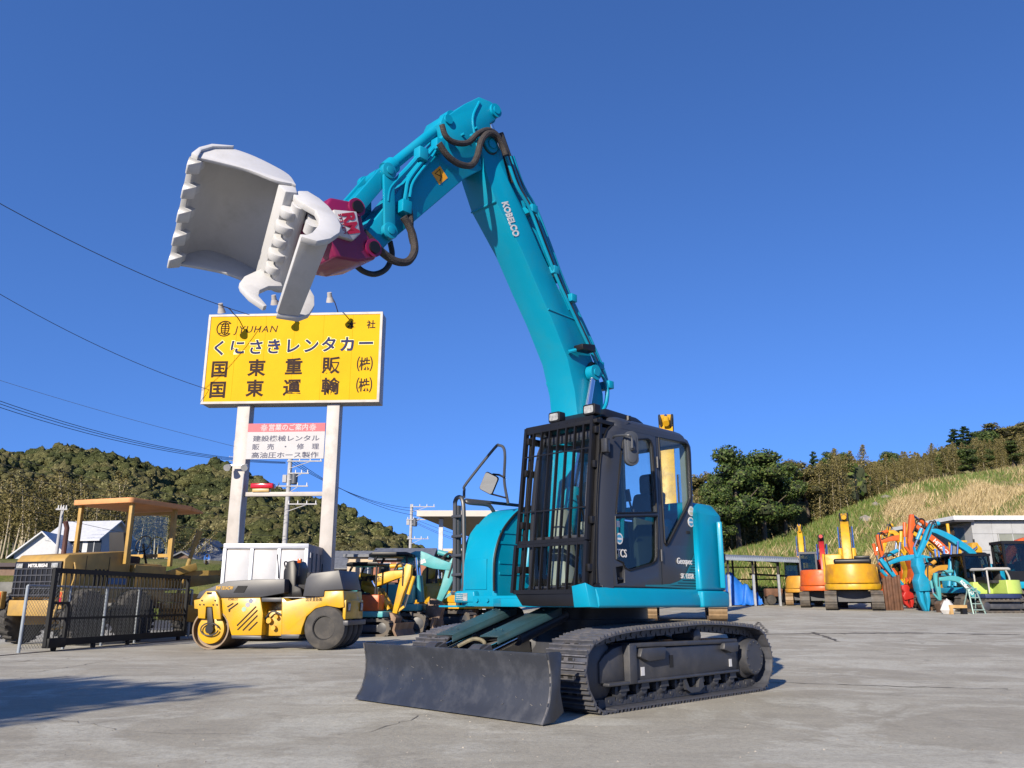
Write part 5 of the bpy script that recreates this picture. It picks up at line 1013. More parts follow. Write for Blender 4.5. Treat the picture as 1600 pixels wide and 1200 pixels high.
# utility poles
POLE = mat('pole_concrete', (.36, .36, .37), .8, var=.1)
def pole(px, ptop, Y, zb, r, arms, label, tr=None):
    b = at(px, 860, Y); t = thing('utility_pole', label, 'utility pole', (b.x, Y, zb)); top = at(px, ptop, Y).z - zb
    MB().cyl((0, 0, 0), (0, 0, top), r * 1.25, r, n=14).build('pole', POLE, t)
    for py, x0, x1 in arms:
        z = at(px, py, Y).z - zb; a = MB(); a.beam((x0, -r, z), (x1, -r, z), .10, .10); ao = a.build('cross_arm', POLE, t)
        k = 0
        for xx in np.linspace(x0 + .15, x1 - .1, 4): MB().cyl((xx, -r, z + .05), (xx, -r, z + .28), .05, .035, n=8).build('insulator', WDEC, ao)
        MB().beam((0, -r, z - .6), ((x0 + x1) / 2 + (x1 - x0) * .2, -r, z), .05).build('arm_brace', POLE, ao)
    if tr: z = at(px, tr, Y).z - zb; MB().lathe((.42, 0, z - .45), (0, 0, 1), [(0, .22), (.05, .27), (.8, .27), (.85, .22), (.92, .1)], 16).build('transformer', mat('transformer_grey', (.06, .07, .09), .5), t); MB().box(-.5, -.2, -.15, .15, z - .3, z + .3).build('switch_box', POLE, t)
    return t
pole(444, 712, 66, 1.5, .17, [(721, -.2, 2.6), (740, -.1, 1.6), (760, -.9, 1.6), (788, 0, 2.4)], 'concrete utility pole with transformer seen between the sign posts', 748)
pole(641, 788, 92, 1.0, .16, [(792, 0, 2.6), (812, -.5, 1.6), (842, -.4, 2.0)], 'slim concrete utility pole left of the white canopy roof', 816)
pole(352, 708, 225, 44, .14, [(714, -1.2, 1.2), (720, -.9, .9)], 'small pylon on the wooded ridge left of the sign')
pole(89, 792, 58, 3.5, .10, [(796, -.4, .4)], 'thin pole beside the white house')
WIRE = mat('wire_black', (.02, .02, .022), .6)
def wire(a, b, sag, r, label):
    A = at(*a); B = at(*b); pts = [A.lerp(B, i / 16) - V(0, 0, sag * 4 * (i / 16) * (1 - i / 16)) for i in range(17)]
    tag(MB().tube(pts, r, 5).build('overhead_wire', WIRE), label, 'wire', 'overhead wires')
wire((-60, 284, 17), (390, 492, 23.2), .25, .010, 'upper single wire sloping down to the top of the yellow sign')
wire((-60, 424, 18), (336, 612, 23.9), .25, .008, 'thin wire running down to the lower left of the yellow sign')
wire((-60, 575, 60), (440, 715, 66), .3, .014, 'faint wire above the triple cable left of the sign')
for k, (d, e) in enumerate(((0, 0), (5, 1), (11, 2))): wire((-60, 605 + d, 45), (446, 722 + e, 65.8), .9, .020, ('topmost', 'middle', 'lowest')[k] + ' line of the triple cable over the left hill')
for k, (d, e) in enumerate(((0, 0), (0, 5), (0, 12))): wire((450 + 6 * k, 720, 65.9), (646 + 4 * k, 794 + e, 91.9), .8, .022, ('first', 'second', 'third')[k] + ' wire from the pole behind the sign to the far pole')
for k, (y0, y1) in enumerate(((690, 792), (706, 800), (716, 812), (744, 838), (765, 864))): wire((-60, y0, 56), (446, y1, 65.5), .8, .016, ('highest', 'second highest', 'middle', 'second lowest', 'lowest')[k] + ' of the five wires crossing the wooded hill')
for k, (y0, y1) in enumerate(((795, 812), (812, 826), (816, 842), (818, 846))): wire((650, y0, 91.8), (860, y1 + 40, 80), .5, .018, ('first', 'second', 'third', 'fourth')[k] + ' wire right of the far pole under the canopy roof')
# houses
def house(name, label, px, Y, zb, w, d, hw, hr, ang, wallm, roofm, axis='x', wins=(), over=.35, cat='house'):
    b = at(px, 860, Y); t = thing(name, label, cat, (b.x, Y, zb), R(ang)); MB().box(-w / 2, w / 2, 0, d, 0, hw).build('wall', wallm, t, smooth=0)
    if hr:
        if axis == 'x':
            MB().prismx([(0, hw), (d / 2, hw + hr), (d, hw)], -w / 2, w / 2).build('gable', wallm, t, smooth=0)
            for s in (0, 1):
                e0, e1 = ((-over, hw - over * hr / (d / 2)), (d / 2, hw + hr)) if s == 0 else ((d + over, hw - over * hr / (d / 2)), (d / 2, hw + hr))
                MB().prismx([e0, e1, (e1[0], e1[1] + .12), (e0[0], e0[1] + .12)], -w / 2 - over, w / 2 + over).build('roof', roofm, t, smooth=0)
        else:
            MB().prism([(-w / 2, hw), (0, hw + hr), (w / 2, hw)], 0, d).build('gable', wallm, t, smooth=0)
            for s in (-1, 1): MB().prism([(s * (w / 2 + over), hw - over * hr / (w / 2)), (0, hw + hr), (0, hw + hr + .12), (s * (w / 2 + over), hw - over * hr / (w / 2) + .12)], -over, d + over).build('roof', roofm, t, smooth=0)
    else: MB().box(-w / 2 - over, w / 2 + over, -over, d + over, hw, hw + .25).build('roof', roofm, t, smooth=0)
    for (x0, x1, z0, z1) in wins:
        wo_ = MB().box(x0, x1, -.05, .01, z0, z1).build('window', mat('window_dark', (.03, .035, .045), .15), t, smooth=0)
        fo_ = MB(); fo_.box(x0 - .06, x1 + .06, -.08, -.051, z1, z1 + .07); fo_.box(x0 - .06, x1 + .06, -.08, -.051, z0 - .07, z0); fo_.box((x0 + x1) / 2 - .03, (x0 + x1) / 2 + .03, -.08, -.051, z0, z1); fo_.build('window_frame', GALV, wo_, smooth=0)
    return t
HW = mat('white_plaster', (.50, .52, .55), .7, var=.05); TIL = mat('grey_roof_tile', (.13, .14, .16), .6, var=.25, scale=3); WRF = mat('pale_metal_roof', (.52, .54, .57), .45, var=.08); BRW = mat('brown_board', (.16, .10, .07), .8, var=.2); BEI = mat('beige_wall', (.50, .40, .28), .8, var=.08); RBR = mat('red_brown_brick', (.30, .12, .07), .8, var=.15)
house('house', 'white gabled house on the left, lower front wing', 64, 62, 2.9, 3.6, 4, 1.4, 1.6, 8, HW, WRF, 'y')
house('house', 'white house on the left with pale roof, taller rear wing', 112, 66, 2.8, 4.6, 4, 3.0, 1.4, -12, HW, WRF, 'x', [(-.5, .9, 1.6, 2.8), (1.4, 2.6, 1.6, 2.8)])
house('shed', 'dark low shed roof at the far left edge', 12, 56, 1.2, 7, 4, 2.0, .0, 0, BRW, mat('dark_roof', (.045, .03, .035), .7), 'x', cat='shed')
house('house', 'house with wide grey tiled roof above the grader lift arm', 297, 85, 2.6, 7.5, 6, 2.2, 1.2, 4, HW, TIL, 'x', [(-2, -.6, .9, 2.0), (1, 2.4, .9, 2.0)])
house('house', 'small brown gabled house below the grey tiled roof', 285, 70, 2.2, 4.2, 5, 1.6, 1.1, 10, BRW, TIL, 'y')
house('house', 'small house with white gable above the grey tiled roof', 318, 92, 3.2, 3.2, 4, 3.2, 1.2, 0, HW, TIL, 'y')
house('house', 'grey roofed house between sign post and canopies', 556, 80, .5, 8, 6, 3.6, 1.6, 0, BRW, TIL, 'x', [(-2.5, -1, 1.6, 2.8)])
house('apartment_house', 'beige two storey house behind the black machine canopies', 592, 75, .2, 5.5, 7, 4.6, .0, 0, BEI, TIL, 'x', [(-1.5, -.3, 2.8, 4.0)])
house('apartment_house', 'brick balcony house with dark tiled roof right of the beige one', 627, 72, .2, 4.8, 7, 4.3, 1.0, 0, RBR, TIL, 'x', [(-1.8, -.9, 2.9, 3.9), (-.3, .8, 2.9, 3.9)])
# canopy roof building
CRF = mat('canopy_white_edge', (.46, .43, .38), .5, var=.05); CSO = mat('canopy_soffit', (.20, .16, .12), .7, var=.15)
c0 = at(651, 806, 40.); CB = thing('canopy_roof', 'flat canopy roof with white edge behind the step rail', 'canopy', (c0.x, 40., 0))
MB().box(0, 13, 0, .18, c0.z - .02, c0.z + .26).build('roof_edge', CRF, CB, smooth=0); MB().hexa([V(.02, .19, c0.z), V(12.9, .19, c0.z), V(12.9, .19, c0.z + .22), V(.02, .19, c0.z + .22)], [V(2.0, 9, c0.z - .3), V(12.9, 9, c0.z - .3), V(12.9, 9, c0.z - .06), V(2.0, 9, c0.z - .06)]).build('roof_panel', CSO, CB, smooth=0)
for x, y in ((1.1, 1.0), (11.5, 1.0), (3, 8.5), (11.5, 8.5)): MB().box(x - .1, x + .1, y - .1, y + .1, 0, c0.z - .05).build('column', GALV, CB, smooth=0)
MB().beam((1.1, 1.0, c0.z - 1.55), (11.5, 1.0, c0.z - 1.55), .12, .12).build('tie_beam', CRF, CB)
# ---------------------------------------------------------------- road roller
RYEL = mat('roller_yellow', (.58, .32, .004), .38, var=.05, coat=.2, dirt=(.30, .18, .05), dscale=3, damt=.55); RDK = mat('roller_dark_hood', (.045, .047, .055), .45, var=.1); TYRE = mat('tyre_rubber', (.040, .038, .037), .8, var=.2, scale=6, dirt=(.13, .115, .095), damt=.55); DRUM = mat('drum_steel', (.20, .145, .095), .5, metal=.5, var=.25, scale=3)
g0 = on_gnd(432, 1016); RL = Frame(g0.x + .09, g0.y + .64, 0, R(172)); RO = thing('road_roller', 'yellow road roller with steel drum in front and dark hood, four rubber tyres', 'road roller', RL.o, R(172))
zr = Zm(280, 820, 3.478); zq = Zm(240, 820, 6.0)
def rx(zf, L, y): return RL.xz(zf(L), y)
fb = rx(zq, [(628, 688), (1000, 683), (1025, 830), (1012, 1038), (728, 1038), (690, 905), (640, 835)], .62)
fbo = MB().prism(fb, -.62, .62).build('front_frame', RYEL, RO, bevel=.02)
hd0 = MB().prism(rx(zq, [(400, 690), (430, 628), (560, 578), (690, 528), (970, 510), (1230, 508), (1225, 640), (1000, 680), (625, 684)], .60), -.60, .60).build('front_hood', RDK, RO, bevel=.014, seg=2)
rc = rx(zr, [(556, 396), (565, 396), (585, 415), (680, 398), (786, 392), (790, 360), (892, 358), (896, 448), (870, 452), (800, 440), (740, 455), (690, 500), (668, 560), (660, 596), (556, 600)], .62)
MB().prism(rc, -.62, .62).build('rear_frame', RYEL, RO, bevel=.02)
MB().prism(rx(zr, [(455, 470), (558, 465), (558, 604), (455, 604)], .4), -.4, .40).build('articulation_joint', RYEL, RO, bevel=.02); MB().prism(rx(zr, [(448, 396), (560, 396), (560, 418), (448, 418)], .6), -.6, .60).build('foot_plate', RDK, RO, bevel=.008)
for a, b, r_ in ((490, 520, .06), (530, 500, .045), (515, 560, .05)): c = RL.on(280 + a / 3.478, 820 + b / 3.478, 1, .45); MB().cyl((c.x, .36, c.z), (c.x, .50, c.z), r_, n=12).build('joint_pin', RYEL, RO)
MB().tube([RL.on(280 + 460 / 3.478, 820 + 520 / 3.478, 1, .5), RL.on(280 + 505 / 3.478, 820 + 470 / 3.478, 1, .52), RL.on(280 + 556 / 3.478, 820 + 490 / 3.478, 1, .5)], .02, 6, smooth=4).build('hydraulic_hose', RUBBER, RO)
MB().prism(rx(zr, [(672, 388), (690, 292), (716, 264), (868, 246), (892, 352), (790, 357), (784, 390)], .61), -.60, .61).build('rear_hood', RDK, RO, bevel=.012, seg=2)
MB().prism(rx(zr, [(282, 600), (445, 603), (448, 622), (285, 618)], .63), -.6, .63).build('lower_skirt', RDK, RO, bevel=.01); MB().prism(rx(zr, [(552, 596), (655, 596), (648, 618), (556, 618)], .63), -.6, .63).build('rear_skirt', RDK, RO, bevel=.01)
dc = RL.on(329, 988, 1, .6); DR = .415
dr = MB(); dr.lathe((dc.x, -.62, DR), (0, 1, 0), [(0, DR - .03), (.0, DR), (1.24, DR), (1.24, DR - .03), (1.12, DR - .035), (1.10, .1)], 48); dr.build('drum', DRUM, RO)
MB().cyl((dc.x, .42, DR), (dc.x, .60, DR), .30, n=32).build('drum_carrier', RYEL, RO, bevel=.01); MB().cyl((dc.x, .6, DR), (dc.x, .68, DR), .09, n=18).build('drum_motor', BLK, RO)
MB().tube([V(dc.x + .2 * math.cos(R(a)), .66, DR + .13 * math.sin(R(a))) for a in range(-170, 171, 20)], .016, 6).build('hydraulic_hose', RUBBER, RO)
yk = rx(zq, [(378, 706), (432, 696), (492, 622), (578, 622), (615, 688), (630, 885), (562, 885), (550, 768), (490, 768), (482, 880), (415, 876), (415, 790), (380, 786)], .70)
MB().prism(yk, .60, .70).build('drum_yoke', RYEL, RO, bevel=.012); MB().prism(yk, -.70, -.60).build('drum_yoke', RYEL, RO, bevel=.012)
MB().prism(rx(zq, [(495, 772), (545, 772), (560, 960), (500, 960)], .66), .58, .66).build('yoke_hoses', RUBBER, RO, bevel=.02); MB().prism(rx(zq, [(500, 632), (552, 632), (552, 652), (500, 652)], .705), .69, .705).build('yoke_slot', DARK, RO)
for a, b in ((455, 710), (578, 710), (435, 748), (472, 748), (560, 750), (596, 750)): c = RL.on(240 + a / 6, 820 + b / 6, 1, .70); MB().cyl((c.x, .70, c.z), (c.x, .715, c.z), .018, n=6).build('bolt', BLK, RO)
for L in ([(780, 945), (960, 765)], [(785, 985), (972, 800)], [(835, 990), (972, 850)], [(890, 990), (972, 910)], [(700, 800), (790, 735)], [(690, 770), (745, 735)], [(705, 815), (715, 800)]):
    a, b = rx(zq, L, .63); MB().beam(V(a[0], .622, a[1]), V(b[0], .622, b[1]), .02, .028, up=(0, 1, 0)).build('vent_slot', DARK, RO, smooth=0)
gq = rx(zq, [(748, 635), (790, 572), (880, 572), (845, 635)], .61); MB().prism(gq, .595, .612).build('hood_grille', DARK, RO)
p = RL.on(240 + 583 / 6, 820 + 607 / 6, 1, .605); text('BW 131ACW', .10, RYEL, RO, V(p.x, .606, p.z), V(-1, 0, 0), V(0, 0, 1), width=.40, bold=.004, shear=.2)
p = RL.on(240 + 700 / 6, 820 + 708 / 6, 1, .622); text('KOBELCO', .06, BLK, RO, V(p.x, .623, p.z), V(-1, 0, 0), V(0, 0, 1), width=.22)
p = RL.on(280 + 688 / 3.478, 820 + 414 / 3.478, 1, .622); text('国東重販㈱', .09, BLK, RO, V(p.x, .623, p.z), V(-1, 0, 0), V(0, 0, 1), width=.36)
for a, b, c1 in ((912, 713, (.2, .22, .3)), (882, 750, (.3, .3, .35)), (847, 792, (.25, .4, .3))): c = RL.on(240 + a / 6, 820 + b / 6, 1, .622); MB().cyl((c.x, .62, c.z), (c.x, .624, c.z), .05, n=18).build('round_sticker', mat('roller_sticker_%.2f' % c1[0], c1, .5), RO)
wc = RL.on(506, 984, 1, .62); WR = .455
for k in range(4):
    y = .64 - k * .34; tm = MB(); tm.lathe((wc.x, y - .29, WR), (0, 1, 0), [(0, .25), (.01, WR - .10), (.05, WR - .02), (.09, WR), (.20, WR), (.24, WR - .02), (.28, WR - .10), (.29, .25), (.24, .24)], 40); to = tm.build('tyre', TYRE, RO)
    MB().lathe((wc.x, y - .25, WR), (0, 1, 0), [(0, .25), (.235, .25), (.24, .238), (.12, .205), (.10, .09), (.14, .08), (.14, .03)], 30).build('rim', mat('rim_grey', (.030, .030, .032), .6, var=.2), to); MB().lathe((wc.x, y - .11, WR), (0, 1, 0), [(0, .05), (.03, .045), (.04, .02)], 14).build('hub_cap', mat('hub_dull', (.14, .14, .14), .6), to)
rxx = RL.on(280 + 893 / 3.478, 820 + 400 / 3.478, 1, .62).x
rr_ = MB().box(rxx - .05, rxx + .02, -.58, .58, .62, 1.02).build('rear_panel', RYEL, RO, bevel=.02)
for y in (.42, -.42):
    MB().box(rxx - .075, rxx - .05, y - .07, y + .07, .80, .95).build('rear_lamp', LAMPG, rr_, bevel=.01); MB().box(rxx - .068, rxx - .05, y - .09, y + .09, .78, .97).build('lamp_frame', BLK, rr_)
MB().box(rxx - .12, rxx, -.6, .6, .50, .60).build('rear_bumper', RDK, RO, bevel=.01)
q = rx(zr, [(558, 392), (566, 250), (585, 200), (625, 192), (640, 240), (632, 330), (662, 345), (670, 392)], .35); MB().prism(q, -.35, .35).build('operator_console', BLK, RO, bevel=.03)
c = RL.on(280 + 600 / 3.478, 820 + 240 / 3.478, 1, .15); MB().tube([V(c.x + .10 * math.cos(a) , .15 + .19 * math.sin(a), c.z + .16 * math.cos(a)) for a in np.linspace(0, 6.1, 16)], .016, 6, closed=True).build('steering_wheel', BLK, RO)
MB().tube([*mx([], 0)] + [V(*p) for p in (lambda a, b: [(a.x, .35, a.z), (b.x, .35, b.z)])(RL.on(280 + 540 / 3.478, 820 + 290 / 3.478, 1, .35), RL.on(280 + 535 / 3.478, 820 + 160 / 3.478, 1, .35))], .014, 6).build('hand_rail', BLK, RO)
sx0 = RL.on(280 + 640 / 3.478, 820 + 340 / 3.478, 1, .2); MB().box(sx0.x - .25, sx0.x + .15, -.25, .25, sx0.z - .05, sx0.z + .06).build('seat', SEATM, RO, bevel=.03); MB().box(sx0.x - .30, sx0.x - .22, -.24, .24, sx0.z, sx0.z + .32).build('seat_back', SEATM, RO, bevel=.03)
p1_ = RL.on(280 + 655 / 3.478, 820 + 200 / 3.478, 1, .3); MB().cyl(p1_ + V(0, 0, -.3), p1_ + V(0, 0, -.02), .012, n=6).build('lamp_stalk', BLK, RO); MB().box(p1_.x - .04, p1_.x + .04, .26, .34, p1_.z - .03, p1_.z + .06).build('signal_lamp', mat('orange_lens', (.55, .10, .01), .2), RO, bevel=.01)
# ---------------------------------------------------------------- sliding gate and chain-link fence
GA = on_gnd(67, 1019); GB = on_gnd(287, 1000); gl_ = (GB - GA).length; gy = math.atan2((GB - GA).y, (GB - GA).x)
GT = thing('sliding_gate', 'black steel sliding gate standing open in front of the grader', 'gate', (GA.x, GA.y, 0), gy)
GM = mat('gate_black', (.010, .011, .013), .6, var=.2, spec=.2); GH = 1.66
f_ = MB(); f_.box(0, gl_, -.03, .03, GH - .10, GH); f_.box(0, gl_, -.04, .04, .10, .24); f_.box(0, .10, -.035, .035, .24, GH - .1); f_.box(gl_ - .10, gl_, -.035, .035, .24, GH - .1); f_.box(.1, gl_ - .1, -.02, .02, .62, .67); f_.box(.1, .62, -.02, .02, .93, .98); f_.box(.55, .64, -.03, .03, .24, .93)
f_.build('gate_frame', GM, GT, smooth=0)
for k in range(1, 34): x = .1 + (gl_ - .2) * k / 34; MB().box(x - .009, x + .009, -.009, .009, .24, GH - .1).build('gate_bar', GM, GT, smooth=0)
for x in (.3, 1.6, 2.9, gl_ - .3): MB().cyl((x, -.03, .055), (x, .03, .055), .055, n=14).build('gate_wheel', GM, GT)
MB().box(.02, .55, -.09, .06, .07, .26).build('gate_motor_cover', GM, GT, bevel=.01)
MB().box(-1.5, gl_ + 3, -.03, .03, -.01, .012).build('gate_rail', mat('rail_rust', (.10, .07, .05), .7), GT, smooth=0)
FN = thing('chain_link_fence', 'low chain-link fence on grey pipe posts behind the sliding gate', 'fence', (GA.x - .35, GA.y - .25, 0), gy + .01)
FH = 1.30; fl = gl_ + 1.2; PIPE = mat('fence_pipe', (.30, .34, .38), .5, metal=.3, var=.15)
for x in (0, 1.35, 2.7, 4.05, fl): MB().cyl((x, 0, 0), (x, 0, FH), .032, n=10).build('fence_post', PIPE, FN)
MB().tube([(0, 0, FH), (fl, 0, FH)], .022, 8).build('top_rail', PIPE, FN)
cm_ = MB(); st = .085
for i in range(int((fl + FH) / st)):
    a = i * st
    for s in (0, 1):
        x0, z0, x1, z1 = (a, .05, a - (FH - .05), FH)
        if x0 > fl: z0 += (x0 - fl); x0 = fl
        if x1 < 0: z1 += x1; x1 = 0
        if z1 <= z0: continue
        if s: x0, x1 = fl - x0, fl - x1
        cm_.tube([(x0, .004 * (2 * s - 1), z0), (x1, .004 * (2 * s - 1), z1)], .0035, 3)
cm_.build('chain_mesh', mat('mesh_wire', (.16, .17, .18), .6, metal=.3), FN, smooth=0)['kind'] = 'stuff'
# ---------------------------------------------------------------- motor grader
GY = mat('grader_yellow', (.40, .245, .055), .55, var=.12, dirt=(.22, .15, .07), dscale=2.5, damt=.65); CANV = mat('canopy_orange', (.60, .27, .10), .7, var=.1, dirt=(.40, .20, .10), damt=.4)
GR = Frame(-11.15, 19.95, 0, R(70)); GO = thing('motor_grader', 'weathered yellow motor grader with orange canopy behind the gate', 'motor grader', GR.o, R(70))
MB().prism([(0, 1.95), (.1, 2.06), (2.0, 2.24), (2.05, 1.05), (.02, 1.05)], -.76, .76).build('engine_hood', GY, GO, bevel=.03)
gr_ = MB().box(-.06, -.002, -.72, .72, 1.08, 1.90).build('grille', BLK, GO, bevel=.01)
for k in range(5): MB().box(-.085, -.06, -.70, .70, 1.12 + k * .15, 1.145 + k * .15).build('grille_slat', LOWG, gr_, smooth=0)
for k in range(9): MB().box(-.078, -.061, -.64 + k * .155, -.62 + k * .155, 1.1, 1.72).build('grille_upright', LOWG, gr_, smooth=0)
for y in (-.55, .55): MB().box(-.09, -.06, y - .10, y + .10, 1.75, 1.86).build('grille_lamp', LAMPG, gr_, bevel=.01)
text('MITSUBISHI', .11, WDEC, gr_, V(-.075, .28, 1.77), V(0, -1, 0), V(0, 0, 1), width=.6, bold=.004)
MB().box(-.18, .3, -.62, .62, .66, 1.02).build('rear_frame', GY, GO, bevel=.03)
for y in (.72, -.72):
    l_ = MB().box(-.16, -.02, y * 1.32 - .06, y * 1.32 + .06, .82, 1.22).build('tail_lamp_box', GY, GO, bevel=.02); MB().box(-.175, -.16, y * 1.32 - .045, y * 1.32 + .045, 1.08, 1.2).build('orange_lens', mat('orange_lens', (.55, .10, .01), .2), l_); MB().box(-.175, -.16, y * 1.32 - .045, y * 1.32 + .045, .95, 1.07).build('red_lens', mat('red_lens', (.42, .004, .012), .15), l_)
for y in (1.15, -1.15):
    MB().tube([V(-.1, y * .8, .95), V(-.35, y * .95, .9), V(-.5, y, .55), V(-.5, y, .40), V(-.1, y, .45), V(.0, y * .9, .55)], .03, 8, smooth=3).build('step_tube', GY, GO)
def big_tyre(x, y, r, w, par, m=TYRE, lugs=22):
    t = MB(); t.lathe((x, y - w / 2, r), (0, 1, 0), [(0, r * .52), (.02, r * .80), (.07, r * .93), (w - .07, r * .93), (w - .02, r * .80), (w, r * .52)], 36)
    for i in range(lugs):
        a = 2 * math.pi * i / lugs; da = .10
        for s in (1, -1): t.hexa([V(x + r * .9 * math.cos(a - .05), y, r + r * .9 * math.sin(a - .05)), V(x + r * .9 * math.cos(a + .05), y, r + r * .9 * math.sin(a + .05)), V(x + r * 1.0 * math.cos(a + .04), y, r + r * 1.0 * math.sin(a + .04)), V(x + r * 1.0 * math.cos(a - .04), y, r + r * 1.0 * math.sin(a - .04))],
                                 [V(x + r * .88 * math.cos(a + da - .05), y + s * w * .48, r + r * .88 * math.sin(a + da - .05)), V(x + r * .88 * math.cos(a + da + .05), y + s * w * .48, r + r * .88 * math.sin(a + da + .05)), V(x + r * .97 * math.cos(a + da + .04), y + s * w * .48, r + r * .97 * math.sin(a + da + .04)), V(x + r * .97 * math.cos(a + da - .04), y + s * w * .48, r + r * .97 * math.sin(a + da - .04))])
    o = t.build('tyre', m, par, smooth=40); MB().lathe((x, y - w / 2 + .03, r), (0, 1, 0), [(0, .1), (.0, r * .5), (w - .06, r * .5), (w - .06, .1)], 24).build('rim', GY, o); return o
for x in (.55, 2.05):
    for y in (.98, -.98): big_tyre(x, y, .64, .38, GO)
for y in (.9, -.9): big_tyre(6.2, y, .62, .36, GO)
for y in (.62, -.62): MB().box(.3, 2.3, y - .1, y + .1, .45, .85).build('tandem_case', GY, GO, bevel=.04)
MB().box(2.0, 3.3, -.62, .62, .95, 1.95).build('operator_platform', GY, GO, bevel=.04); MB().box(2.1, 3.2, -.85, -.62, 1.0, 1.9).build('side_tank', GY, GO, bevel=.03)
MB().plate(rsq(1.15, .98, .12, 4), [], lambda x, y, k: (2.70 + x, y, 3.42 + .04 * math.cos(x * 1.2) + k), .13).build('canopy', CANV, GO, bevel=.03)
MB().hexa([V(3.80, -.98, 3.42), V(3.80, .98, 3.42), V(3.80, .98, 3.55), V(3.80, -.98, 3.55)], [V(4.35, -.9, 3.40), V(4.35, .9, 3.40), V(4.35, .9, 3.46), V(4.35, -.9, 3.46)]).build('canopy_flap', CANV, GO, bevel=.02)
for x, y in ((1.75, .85), (1.75, -.85), (3.35, .80), (3.35, -.80)): MB().box(x - .05, x + .05, y - .05, y + .05, 1.9, 3.44).build('canopy_post', GY, GO, bevel=.01)
ws_ = MB().plate([(-.75, 2.15), (.75, 2.15), (.75, 3.38), (-.75, 3.38)], [[(-.66, 2.24), (.66, 2.24), (.66, 3.30), (-.66, 3.30)]], lambda y, z, k: (3.36 + k, y, z), .05).build('windscreen_frame', GY, GO); MB().box(3.38, 3.387, -.66, .66, 2.24, 3.30).build('windscreen', CLEAR, ws_, smooth=0)
MB().box(2.35, 2.85, -.28, .28, 1.95, 2.15).build('seat', SEATM, GO, bevel=.05); MB().hexa([V(2.28, -.27, 2.1), V(2.42, -.27, 2.1), V(2.42, .27, 2.1), V(2.28, .27, 2.1)], [V(2.16, -.25, 2.75), V(2.28, -.25, 2.75), V(2.28, .25, 2.75), V(2.16, .25, 2.75)]).build('seat_back', SEATM, GO, bevel=.04)
MB().tube([V(3.1 + .08 * math.cos(a), -.05 + .24 * math.sin(a), 2.50 + .22 * math.cos(a)) for a in np.linspace(0, 6, 18)], .018, 6, closed=True).cyl((3.1, -.05, 2.5), (3.3, -.05, 1.95), .03, n=8).build('steering_wheel', BLK, GO)
MB().tube([V(.75, .15, 2.1), V(.75, .15, 2.75), V(.68, .15, 2.9)], .06, 10).build('exhaust_pipe', mat('exhaust_rust', (.07, .025, .02), .7, var=.3), GO)
MB().beam((3.3, 0, 1.35), (6.6, 0, 1.75), .32, .34).build('front_beam', GY, GO, bevel=.03); MB().cyl((4.3, -.35, 1.2), (4.55, -.62, 2.85), .06, n=10).cyl((4.5, -.57, 2.55), (4.58, -.66, 2.95), .085, n=12).build('lift_cylinder', GY, GO); MB().beam((3.6, -.1, 1.6), (4.6, -.62, 1.95), .14, .2).build('lift_arm', GY, GO, bevel=.02)
MB().beam((4.3, -.3, 1.75), (5.4, -1.05, 1.8), .10, .14).build('lamp_bracket', GY, GO); lp = MB().box(5.30, 5.42, -1.22, -.86, 1.66, 1.92).build('head_lamp_box', GY, GO, bevel=.02); MB().box(5.28, 5.30, -1.12, -.95, 1.72, 1.86).build('lamp_glass', LAMPG, lp)
MB().ball(V(4.75, -.85, 2.15), .12, 12, sq=(.5, 1, 1.3)).build('round_mirror', MIRR, GO); MB().box(3.6, 3.75, .7, .9, 2.4, 2.65).build('side_mirror', BLK, GO)
MB().beam((3.4, -.6, .75), (5.6, -.9, .55), .12, .45).build('mouldboard', GY, GO, bevel=.02); MB().beam((3.5, -.4, 1.1), (5.2, -.75, 1.05), .22, .25).build('circle_frame', GY, GO, bevel=.03); MB().cyl((4.4, 0, .8), (4.4, 0, .95), .7, n=30).build('turning_circle', GY, GO)
for x in (.62, 1.32): MB().box(x - .006, x + .006, -.766, -.757, 1.08, 2.05).build('panel_gap', DARK, GO)
for k in range(4): MB().box(.9 + k * .12, .96 + k * .12, -.768, -.758, 1.35, 1.75).build('hood_louver', DARK, GO)
MB().box(1.35, 1.95, -.770, -.760, 1.40, 1.55).build('blue_plate', mat('blue_plate', (.05, .15, .32), .5), GO); MB().tube([V(.25, -.79, 1.35), V(.25, -.84, 1.5), V(.25, -.84, 1.75), V(.25, -.79, 1.88)], .02, 6).build('grab_handle', GY, GO)
# tree outside the picture that shades the concrete at the left
tt = plant_tree('broad', 1, (-11.8, -3.6, -.3), 7.3, 1.0, 'leafy tree left of the camera shading the concrete at lower left', None, 1.35)
